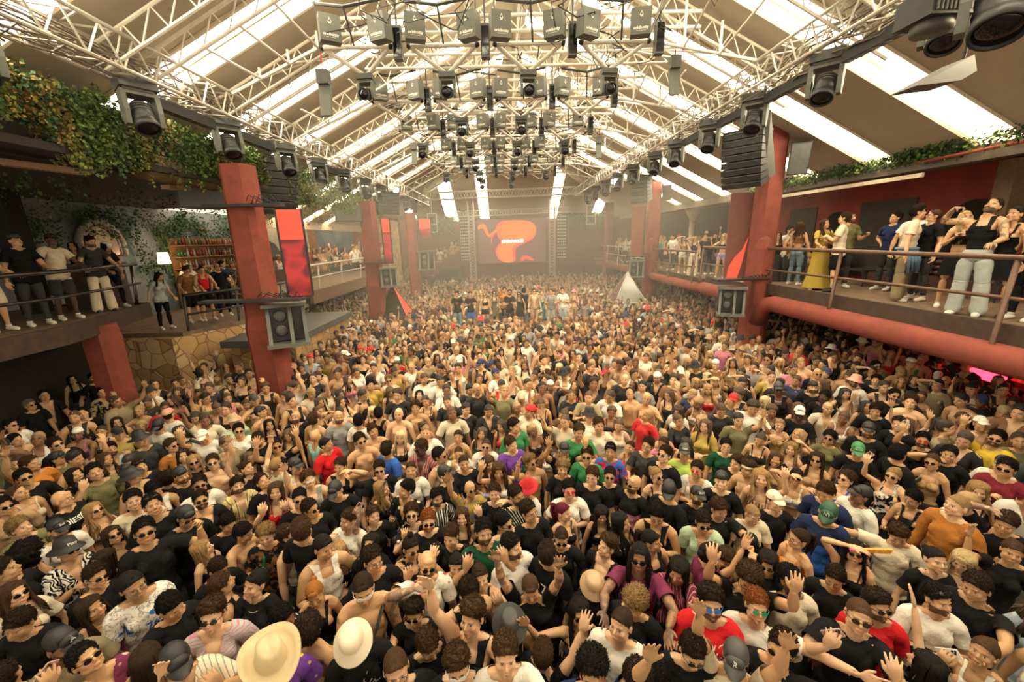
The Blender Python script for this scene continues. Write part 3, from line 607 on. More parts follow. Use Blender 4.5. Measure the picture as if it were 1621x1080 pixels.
def build_people_library():
    for sex in 'mf':
        J = joints(sex); D = dense_body(sex); v = mesh_np(D); T, dA = arm_param(v, J); x, y, z = v[:, 0], v[:, 1], v[:, 2]; ax = np.abs(x); on_arm = (dA < .075) & (ax > .16) & (T > .0)
        tors = ~((T > .12) & (dA < .08) & (ax > .17))
        B = dict(J=J); B['body'] = finish(decimate(D, 6800), MS['skin'], J)
        neck = (z < 1.492 + .25 * np.clip(y, -.1, .06)) | (ax > .075) ; neck &= z < 1.51
        fold = lambda p: .006 * hnoise(p, 22, 3)
        tee_m = neck & (z > .83) & (tors | (T < .62)) & ~((dA > .085) & (z < .86) & (ax > .22)); tee_m &= ~((T > .62) & (dA < .07))
        loose = lambda p: .013 + .012 * sstep(1.25, .9, p[:, 2]) + .012 * sstep(.2, .6, arm_param(p, J)[0]) * (np.abs(p[:, 0]) > .2) + fold(p)
        B['tee'] = finish(decimate(submesh(D, tee_m, loose, 14), 1500), MS['plain'], J)
        long_m = neck & (z > .83) & (T < 1.92); B['long'] = finish(decimate(submesh(D, long_m, lambda p: .013 + fold(p), 14), 1800), MS['plain'], J)
        shirt_m = tee_m & ~((y < -.02) & (ax < (z - 1.27) * .30)); B['shirt'] = finish(decimate(submesh(D, shirt_m, loose, 10), 1500), MS['plain'], J)
        open_m = tee_m & ~((y < -.02) & (ax < .035 + np.clip(z - 1.1, 0, 1) * .12)); B['open'] = finish(decimate(submesh(D, open_m, loose, 10), 1500), MS['plain'], J)
        s0, s1 = (.050, .118) if sex == 'm' else (.052, .088)
        tank_m = (z > .86) & tors & (z < 1.50) & ((z < 1.30) | ((ax < s1) & ((ax > s0) | (z < np.where(y < 0, 1.37, 1.41))))) & ~((T > .05) & (ax > .165)); B['tank'] = finish(decimate(submesh(D, tank_m, .008, 2), 1300), MS['plain'], J)
        top_m = (z > 1.19) & tors & ((z < 1.335 + .0 * z) | ((np.abs(ax - .075) < .012) & (z < 1.50))) & ~((T > .05) & (ax > .16)); top_m &= (z > 1.23) | (y < .2)
        B['bra'] = finish(decimate(submesh(D, top_m, .007, 1), 600), MS['plain'], J)
        dr_m = (z > .86) & tors & ((z < 1.345) | ((np.abs(ax - .075) < .012) & (z < 1.50))) & ~((T > .05) & (ax > .16)); B['strap'] = finish(decimate(submesh(D, dr_m, .008, 3), 1000), MS['plain'], J)
        band_m = (z > 1.17) & (z < 1.335) & tors & ~((T > .05) & (ax > .16)); B['bandeau'] = finish(decimate(submesh(D, band_m, .008, 3), 500), MS['plain'], J)
        lg = (~on_arm) & (z < 1.02) & ~((dA < .10) & (T > .9))
        def straight(p):
            cx = np.sign(p[:, 0]) * np.interp(p[:, 2], [.1, .85], [.108, .092]); rr_ = np.hypot(p[:, 0] - cx, p[:, 1] - np.interp(p[:, 2], [.1, .5, .9], [.015, .0, .0])); tg = np.interp(p[:, 2], [.08, .5, .82], [.098, .088, .10])
            return .013 + np.clip(tg - rr_ - .013, 0, .06) * sstep(.86, .76, p[:, 2]) + .004 * hnoise(p, 26, 5)
        B['jeans'] = finish(decimate(submesh(D, lg & (z > .07), straight, 6), 1800), MS['denim'], J)
        B['slim'] = finish(decimate(submesh(D, lg & (z > .09), lambda p: .009 + .004 * hnoise(p, 26, 6), 4), 1400), MS['denim'], J)
        B['shorts'] = finish(decimate(submesh(D, lg & (z > .50), lambda p: .014 + .028 * sstep(.95, .5, p[:, 2]) + .006 * hnoise(p, 22, 7), 5), 900), MS['denim'], J)
        B['hot'] = finish(decimate(submesh(D, lg & (z > .76), lambda p: .012, 5), 600), MS['denim'], J)
        sk = MB(); zz = [.50, .7, .86, 1.0]
        for nm, prof in (('skirt', [(.62, .215, .17), (.75, .20, .155), (.88, .185, .14), (1.02, .150, .112)]), ('gown', [(.06, .30, .28), (.4, .235, .20), (.7, .205, .165), (.88, .19, .145), (1.04, .15, .112)])):
            sk = MB(); n_ = 28; vs = []
            for (pz, rx, ry) in prof:
                for i in range(n_): a = i * 2 * math.pi / n_; rr = 1 + .05 * math.sin(a * 7) * (1.05 - pz); vs.append([rx * rr * math.cos(a), ry * rr * math.sin(a), pz])
            m_ = len(prof); sk.add(vs, [(j * n_ + i, j * n_ + (i + 1) % n_, (j + 1) * n_ + (i + 1) % n_, (j + 1) * n_ + i) for j in range(m_ - 1) for i in range(n_)])
            me = sk.mesh(nm); q = finish(me, MS['plain'], J); W_ = np.zeros_like(q['W']); W_[:, 0] = 1; vv = q['v']; t_ = sstep(.8, .3, vv[:, 2]) * .5
            q['W'] = W_; B[nm] = q
        
        for s_ in (-1, 1): B['shoe', s_] = finish(decimate(submesh(D, (z < .115) & (ax < .3) & (x * s_ > 0), .010, 2), 260), MS['tint'], J)
        BODY[sex] = B
        if sex == 'm':
            hl = hairline(v) & (z > 1.56)
            for nm, off, n_, sd in (('buzz', lambda p: .0025 + .002 * hfade(p), 500, 1), ('short', lambda p: .003 + hfade(p) * (.007 + .016 * sstep(1.69, 1.76, p[:, 2]) + .008 * hnoise(p, 200, 1)), 3000, 1),
                                ('quiff', lambda p: .003 + hfade(p) * (.006 + .030 * sstep(1.69, 1.75, p[:, 2]) * sstep(.06, -.06, p[:, 1]) + .010 * sstep(1.69, 1.76, p[:, 2]) + .009 * hnoise(p, 200, 2)), 3000, 2),
                                ('curly', lambda p: .005 + hfade(p) * (.016 + .014 * sstep(1.66, 1.74, p[:, 2]) + .016 * hnoise(p, 230, 3)), 3600, 3), ('afro', lambda p: .055 + .022 * hnoise(p, 120, 4), 1600, 4)):
                HAIR[nm] = decimate(submesh(D, hl, off, 0), n_)
            for nm, a_ in (('short', (1500, .020, (0, -.7, .5), .35, 1)), ('quiff', (1500, .028, (0, -.5, 1), .45, 2)), ('curly', (1700, .022, (0, 0, 0), .5, 3, 1.0)), ('afro', (2200, .03, (0, 0, 0), .6, 4, 1.0))):
                HAIR_LOD[nm] = HAIR[nm]; HAIR[nm] = join_meshes([HAIR[nm], tufts(HAIR[nm], *a_)], nm)
            HAIR['slick'] = decimate(submesh(D, hl, lambda p: .003 + .008 * hfade(p), 0), 700)
            cap_m = (z > 1.695 - .0 * y) & (z - .12 * y > 1.695)
            HAIR['_capdome'] = decimate(submesh(D, cap_m, lambda p: .013 + .014 * sstep(1.70, 1.77, p[:, 2]), 3), 700)
        if sex == 'f': HAIR['_dense_f'] = None
        bpy.data.meshes.remove(D)
    r = np.random.RandomState(3)
    def strands(n, z0, z1, spread, front=.0, r0=.016, seed=1, wavy=.0, x_in=False):
        rr = np.random.RandomState(seed); mb = MB()
        for i in range(n):
            a = (-150 + 300 * (i + .5) / n) if not x_in else (-60 + 120 * (i + .5) / n); a = math.radians(a + rr.uniform(-5, 5))
            px, py = math.sin(a), math.cos(a); top = np.array([.045 * px, .010 + .05 * py, 1.765]); mid = np.array([.090 * px, .012 + .103 * py, 1.67])
            low = np.array([.092 * px, .02 + .098 * py, 1.57]); z_e = rr.uniform(z0, z1); end = np.array([px * (.10 + spread), .035 + py * (.10 + spread * .6), z_e])
            if py < -.3: mid[1] += .012; low = np.array([.088 * np.sign(px), -.035, 1.57]); end = np.array([np.sign(px) * (.095 + spread * .5), -.065 - front * rr.uniform(0, .05), z_e])
            pts = [top, (top + mid) / 2 + np.array([px * .018, py * .022, .018]), mid, low, low * .45 + end * .55 + rr.normal(0, .008 + wavy, 3), end + rr.normal(0, .006 + wavy, 3)]
            mb.path(pts, [r0 * .7, r0, r0 * 1.15, r0 * 1.1, r0, r0 * .35], 5, .6)
        return mb
    for nm, k in (('long', dict(n=34, z0=1.30, z1=1.40, spread=.02, front=.5)), ('bob', dict(n=30, z0=1.50, z1=1.54, spread=.01)), ('wavy', dict(n=40, z0=1.30, z1=1.42, spread=.055, front=1, r0=.019, wavy=.012))):
        mb = strands(**k); me = mb.mesh(nm); HAIR[nm] = join_meshes([HAIR['slick'], me], nm)
    mb = MB(); mb.ball((0, .115, 1.72), (.034, .034, .034), 10, 8); HAIR['bun'] = join_meshes([HAIR['slick'], mb.mesh('b')], 'bun')
    mb = MB(); mb.ball((0, .02, 1.80), (.036, .036, .032), 10, 8); HAIR['topknot'] = join_meshes([HAIR['slick'], mb.mesh('b')], 'topknot')
    mb = MB()
    for i in range(9):
        o_ = r.normal(0, .012, 3); mb.path([np.array([0, .10, 1.73]), np.array([0, .145, 1.72]) + o_, np.array([0, .16, 1.62]) + o_ * 1.5, np.array([0, .13, 1.48]) + o_ * 2.2], [.012, .019, .018, .005], 6)
    HAIR['pony'] = join_meshes([HAIR['slick'], mb.mesh('b')], 'pony')
    mb = MB()
    for i in range(26):
        a = math.radians(-140 + 280 * i / 25); px, py = math.sin(a), math.cos(a); e = r.uniform(1.10, 1.22)
        mb.path([(.05 * px, .05 * py, 1.765), (.095 * px, .01 + .105 * py, 1.66), (.11 * px, .03 + .10 * py, 1.45), (.12 * px + r.normal(0, .01), .03 + .11 * py, e)], [.007, .0085, .0085, .006], 5)
    HAIR['braids'] = join_meshes([HAIR['slick'], mb.mesh('b')], 'braids')
    # hats (rest head space)
    dome = HAIR.pop('_capdome')
    mb = MB(); pk = []
    n_ = 9
    for row, (dy, dz, wd) in enumerate(((0, 0, .070), (-.045, -.010, .068), (-.078, -.026, .048))):
        for i in range(n_): u = -1 + 2 * i / (n_ - 1); pk.append([wd * u, -.108 + dy + .030 * u * u * (1 + row * .3), 1.712 + dz - .016 * u * u])
    top = np.array(pk); bot = top - [0, 0, .006]; F = [(r_ * n_ + i, r_ * n_ + i + 1, (r_ + 1) * n_ + i + 1, (r_ + 1) * n_ + i) for r_ in range(2) for i in range(n_ - 1)]
    mb.add(np.vstack([top, bot]), F + [tuple(27 + k for k in f[::-1]) for f in F]); HAIR['cap'] = join_meshes([dome, mb.mesh('p')], 'cap')
    mb2 = MB(); q = np.vstack([top, bot]).copy(); q[:, 1] = .016 - q[:, 1]; q[:, 2] -= .012; mb2.add(q, [f[::-1] for f in F] + [tuple(27 + k for k in f) for f in F]); HAIR['backcap'] = join_meshes([dome, mb2.mesh('p')], 'backcap')
    def hat(name, prof, tilt=0, curl=0, sx=.92):
        m = MB(); m.lathe(prof, (0, .005, 0), (0, 0, 1), 32); me = m.mesh(name); v = mesh_np(me); v[:, 0] *= sx * 1.05; v[:, 1] = .002 + (v[:, 1] - .005) * 1.17; rr_ = np.hypot(v[:, 0], v[:, 1]); v[:, 2] += curl * np.clip(rr_ - .11, 0, 1) * (v[:, 0] / np.maximum(rr_, .01)) ** 2
        if name == 'cowboy': v[:, 2] -= .018 * np.exp(-(v[:, 0] / .03) ** 2) * (v[:, 2] > 1.84)
        me.vertices.foreach_set('co', v.astype(np.float32).ravel()); HAIR[name] = me
    hat('bucket', [(.0, 1.815), (.05, 1.813), (.082, 1.797), (.095, 1.74), (.100, 1.715), (.150, 1.678), (.152, 1.672), (.098, 1.700), (.09, 1.70)])
    hat('cowboy', [(.0, 1.872), (.05, 1.872), (.080, 1.855), (.098, 1.73), (.104, 1.715), (.150, 1.708), (.190, 1.715), (.191, 1.708), (.15, 1.700), (.098, 1.705)], curl=1.2)
    hat('brim', [(.0, 1.850), (.06, 1.848), (.082, 1.835), (.097, 1.74), (.100, 1.722), (.175, 1.705), (.176, 1.699), (.1, 1.712), (.09, 1.71)])
    hat('cone', [(.0, 1.885), (.02, 1.88), (.05, 1.83), (.095, 1.74), (.1, 1.722), (.150, 1.700), (.150, 1.69), (.1, 1.71)])
    # eyewear
    m = MB()
    for s in (-1, 1):
        pts = [(s * (.032 + .025 * math.cos(a) * 1.0), -.1075 + abs(.032 + .025 * math.cos(a)) * .20, 1.650 + .019 * math.sin(a)) for a in np.linspace(0, 2 * math.pi, 14)[:-1]]; m.prism(pts, (0, -.003, 0))
        m.tube((s * .058, -.095, 1.657), (s * .078, -.055, 1.657), .0025, 5); m.tube((s * .078, -.055, 1.657), (s * .083, .005, 1.655), .0025, 5)
    m.tube((-.012, -.112, 1.655), (.012, -.112, 1.655), .0025, 5); HAIR['glasses'] = m.mesh('glasses')
    m = MB()
    for s in (-1, 1):
        pts = [(s * (.032 + .024 * math.cos(a)), -.1095 + abs(.032 + .024 * math.cos(a)) * .20, 1.650 + .018 * math.sin(a)) for a in np.linspace(0, 2 * math.pi, 13)]
        m.path(pts, .0022, 5); m.tube((s * .058, -.096, 1.657), (s * .083, .005, 1.655), .0022, 5)
    m.tube((-.010, -.112, 1.655), (.010, -.112, 1.655), .0022, 5); HAIR['specs'] = m.mesh('specs')
    m = MB(); v_ = HAIR['glasses']; me = v_.copy(); q = mesh_np(me); q = (q - [0, -.02, 1.66]) @ np.array(Matrix.Rotation(math.radians(-50), 3, 'X')).T + [0, -.012, 1.705]; me.vertices.foreach_set('co', q.astype(np.float32).ravel()); HAIR['upglasses'] = me
    m = MB(); a_ = np.linspace(0, 2 * math.pi, 25)[:-1]
    m.path([(.074 * math.sin(a), .012 - .062 * math.cos(a) - .03 * (1 + math.cos(a)) / 2, 1.462 - .045 * (1 + math.cos(a)) / 2) for a in list(a_) + [0]], .0032, 6); HAIR['necklace'] = m.mesh('necklace')
    m = MB(); m.path([(.083 * math.sin(a), .004 - .104 * math.cos(a), 1.700) for a in list(a_) + [0]], .011, 6, 1.6); HAIR['headband'] = m.mesh('headband')
    m = MB(); m.lathe([(.031, -.012), (.033, 0), (.031, .012)], (0, 0, 0), (0, 0, 1), 14); HAIR['band'] = m.mesh('wristband')
    for k, me in list(HAIR.items()):
        if me is None: HAIR.pop(k); continue
        me.polygons.foreach_set('use_smooth', [k != 'glasses'] * len(me.polygons)); me.materials.clear()
        me.materials.append(MS['shiny'] if k in ('glasses', 'specs', 'upglasses', 'necklace') else MS['tint'] if k in ('cap', 'backcap', 'bucket', 'cowboy', 'brim', 'cone', 'headband', 'band') else MS['hair'])
def join_meshes(ms, name):
    V = []; Fs = []; n = 0
    for m in ms:
        v = mesh_np(m); V.append(v); Fs += [tuple(i + n for i in p.vertices) for p in m.polygons]; n += len(v)
    me = bpy.data.meshes.new(name); me.from_pydata(np.vstack(V).tolist(), [], Fs); me.update(); return me
build_people_library()
SKIN = {0: (.60, .385, .23), 1: (.48, .29, .15), 2: (.26, .135, .072), 3: (.085, .042, .027)}
HC = dict(k=(.012, .010, .009), d=(.030, .018, .011), n=(.065, .035, .018), b=(.30, .19, .085), p=(.48, .37, .20), g=(.26, .085, .025), r=(.12, .012, .025), y=(.20, .18, .16), o=(.30, .12, .03))
C = dict(black=(.012, .012, .013), white=(.72, .68, .60), cream=(.66, .57, .42), grey=(.25, .25, .24), red=(.55, .02, .025), green=(.04, .20, .07), olive=(.16, .15, .07), mint=(.42, .55, .38), blue=(.04, .12, .45),
         navy=(.02, .03, .08), purple=(.14, .05, .28), plum=(.16, .03, .07), pink=(.60, .20, .30), orange=(.55, .20, .04), brown=(.22, .10, .04), rust=(.36, .14, .03), yellow=(.70, .50, .05), tan=(.42, .28, .16),
         lime=(.45, .60, .12), teal=(.05, .35, .33), turquoise=(.30, .65, .58), lightblue=(.42, .52, .60), maroon=(.16, .02, .03), gold=(.45, .30, .14), jeans=(.16, .23, .30), pale=(.42, .45, .42), khaki=(.26, .21, .12), lilac=(.45, .35, .55), mustard=(.42, .30, .06), charcoal=(.045, .045, .045), salmon=(.65, .30, .22), darkgreen=(.012, .065, .03), straw=(.50, .39, .22))
PEOPLE = []       # dicts: loc, root, desc, head position
def place_rigid(name, me, X4, parent, color=None):
    o = bpy.data.objects.new(name, me); COL.objects.link(o); o.parent = parent
    Rm, a, b = X4; mt = Matrix(np.array(Rm).tolist()).to_4x4(); mt.translation = Vector(b) - Matrix(np.array(Rm).tolist()) @ Vector(a); o.matrix_local = mt
    if color is not None: o.color = (*color, 1)
    return o
def skinned(name, part, X, parent, color=None, mat=None):
    me = part['me'].copy(); me.vertices.foreach_set('co', skin_pts(part['v'], part['W'], X).astype(np.float32).ravel()); me.update()
    if mat: me.materials[0] = mat
    o = bpy.data.objects.new(name, me); COL.objects.link(o); o.parent = parent
    if color is not None: o.color = (*color, 1)
    return o
PN = dict(tee='t_shirt', long='sweater', shirt='shirt', open='open_shirt', tank='tank_top', bra='bikini_top', strap='strappy_top', bandeau='bandeau_top', jeans='trousers', slim='trousers', shorts='shorts', hot='shorts', skirt='skirt', gown='long_skirt')
HN = {k: 'hair' for k in ('buzz', 'short', 'quiff', 'curly', 'afro', 'slick', 'long', 'bob', 'wavy', 'bun', 'topknot', 'pony', 'braids')}
HN.update(cap='cap', backcap='cap', bucket='bucket_hat', cowboy='cowboy_hat', brim='brimmed_hat', cone='straw_hat', glasses='sunglasses', specs='glasses', upglasses='sunglasses', necklace='necklace', headband='headband')
def person(loc, yaw, sex='m', skin=1, hair='short', hc='d', top='tee', tc='black', tc2=None, pat=None, leg='jeans', lc='charcoal', sc='white', arms=('down', 'down'), head=(0, 0, 0), lean=0, side=0, twist=0, legs=None,
           hat=None, hatc='black', eye=None, eyec=(.008, .008, .01), beard=0, tattoo=0, neck=None, band=None, height=1.76, jit=None, crowd=True, label='', group=None, headband=None, acc=None):
    """yaw 0 faces the camera side (-y); + turns the face towards image right"""
    B = BODY[sex]; J = B['J']; r = jit or np.random.RandomState(len(PEOPLE)); X = fk(J, sex, arms, head, lean, twist, legs, side, r)
    root = thing('person', label, 'person', loc, group, math.radians(yaw)); sc_ = height / 1.772; root.scale = (sc_, sc_, sc_)
    s0 = np.array(SKIN[skin]) * r.uniform(.88, 1.14); b = skinned('body', B['body'], X, root, tuple(s0)); b['beard'] = float(beard); b['tattoo'] = float(tattoo); b['hair'] = list(HC[hc])
    if top not in (None, 'bare'):
        o = skinned(PN[top], B[top], X, root, C[tc] if isinstance(tc, str) else tc, MS[pat] if pat else None)
        if pat: o['color_b'] = list(C[tc2] if isinstance(tc2, str) else (tc2 or (.6, .6, .6)))
    if leg: skinned(PN[leg], B[leg], X, root, C[lc] if isinstance(lc, str) else lc)
    if not crowd:
        for s_ in (-1, 1): skinned('shoe', B['shoe', s_], X, root, C[sc])
    if hair: place_rigid('hair', HAIR[hair], X[4], root, np.array(HC[hc]) * r.uniform(.85, 1.2))
    if hat: place_rigid(HN[hat], HAIR[hat], X[4], root, C[hatc] if isinstance(hatc, str) else hatc)
    if eye: place_rigid(HN[eye], HAIR[eye], X[4], root, eyec)
    if headband: place_rigid('headband', HAIR['headband'], X[4], root, C[headband])
    if neck: place_rigid('necklace', HAIR['necklace'], X[2], root, (.6, .5, .3) if neck == 'gold' else (.6, .58, .52))
    rt = np.array(Matrix.Rotation(math.radians(yaw), 3, 'Z')); wp = lambda q: rt @ (np.array(q) * sc_) + np.array(loc)
    info = dict(root=root, X=X, J=J, wp=wp, sc=sc_, rt=rt, loc=np.array(loc), head=wp(X[4][0] @ (np.array([0, 0, 1.65]) - X[4][1]) + X[4][2]))
    PEOPLE.append(info); return info
def hand_point(info, s):
    o = 5 if s < 0 else 21; R_, a, b = info['X'][o + 2]; hd, th, nn = info['J']['hax', s]
    pt = a + hd * .095 - nn * .022; return R_ @ (pt - a) + b, R_ @ hd, R_ @ th, -(R_ @ nn)
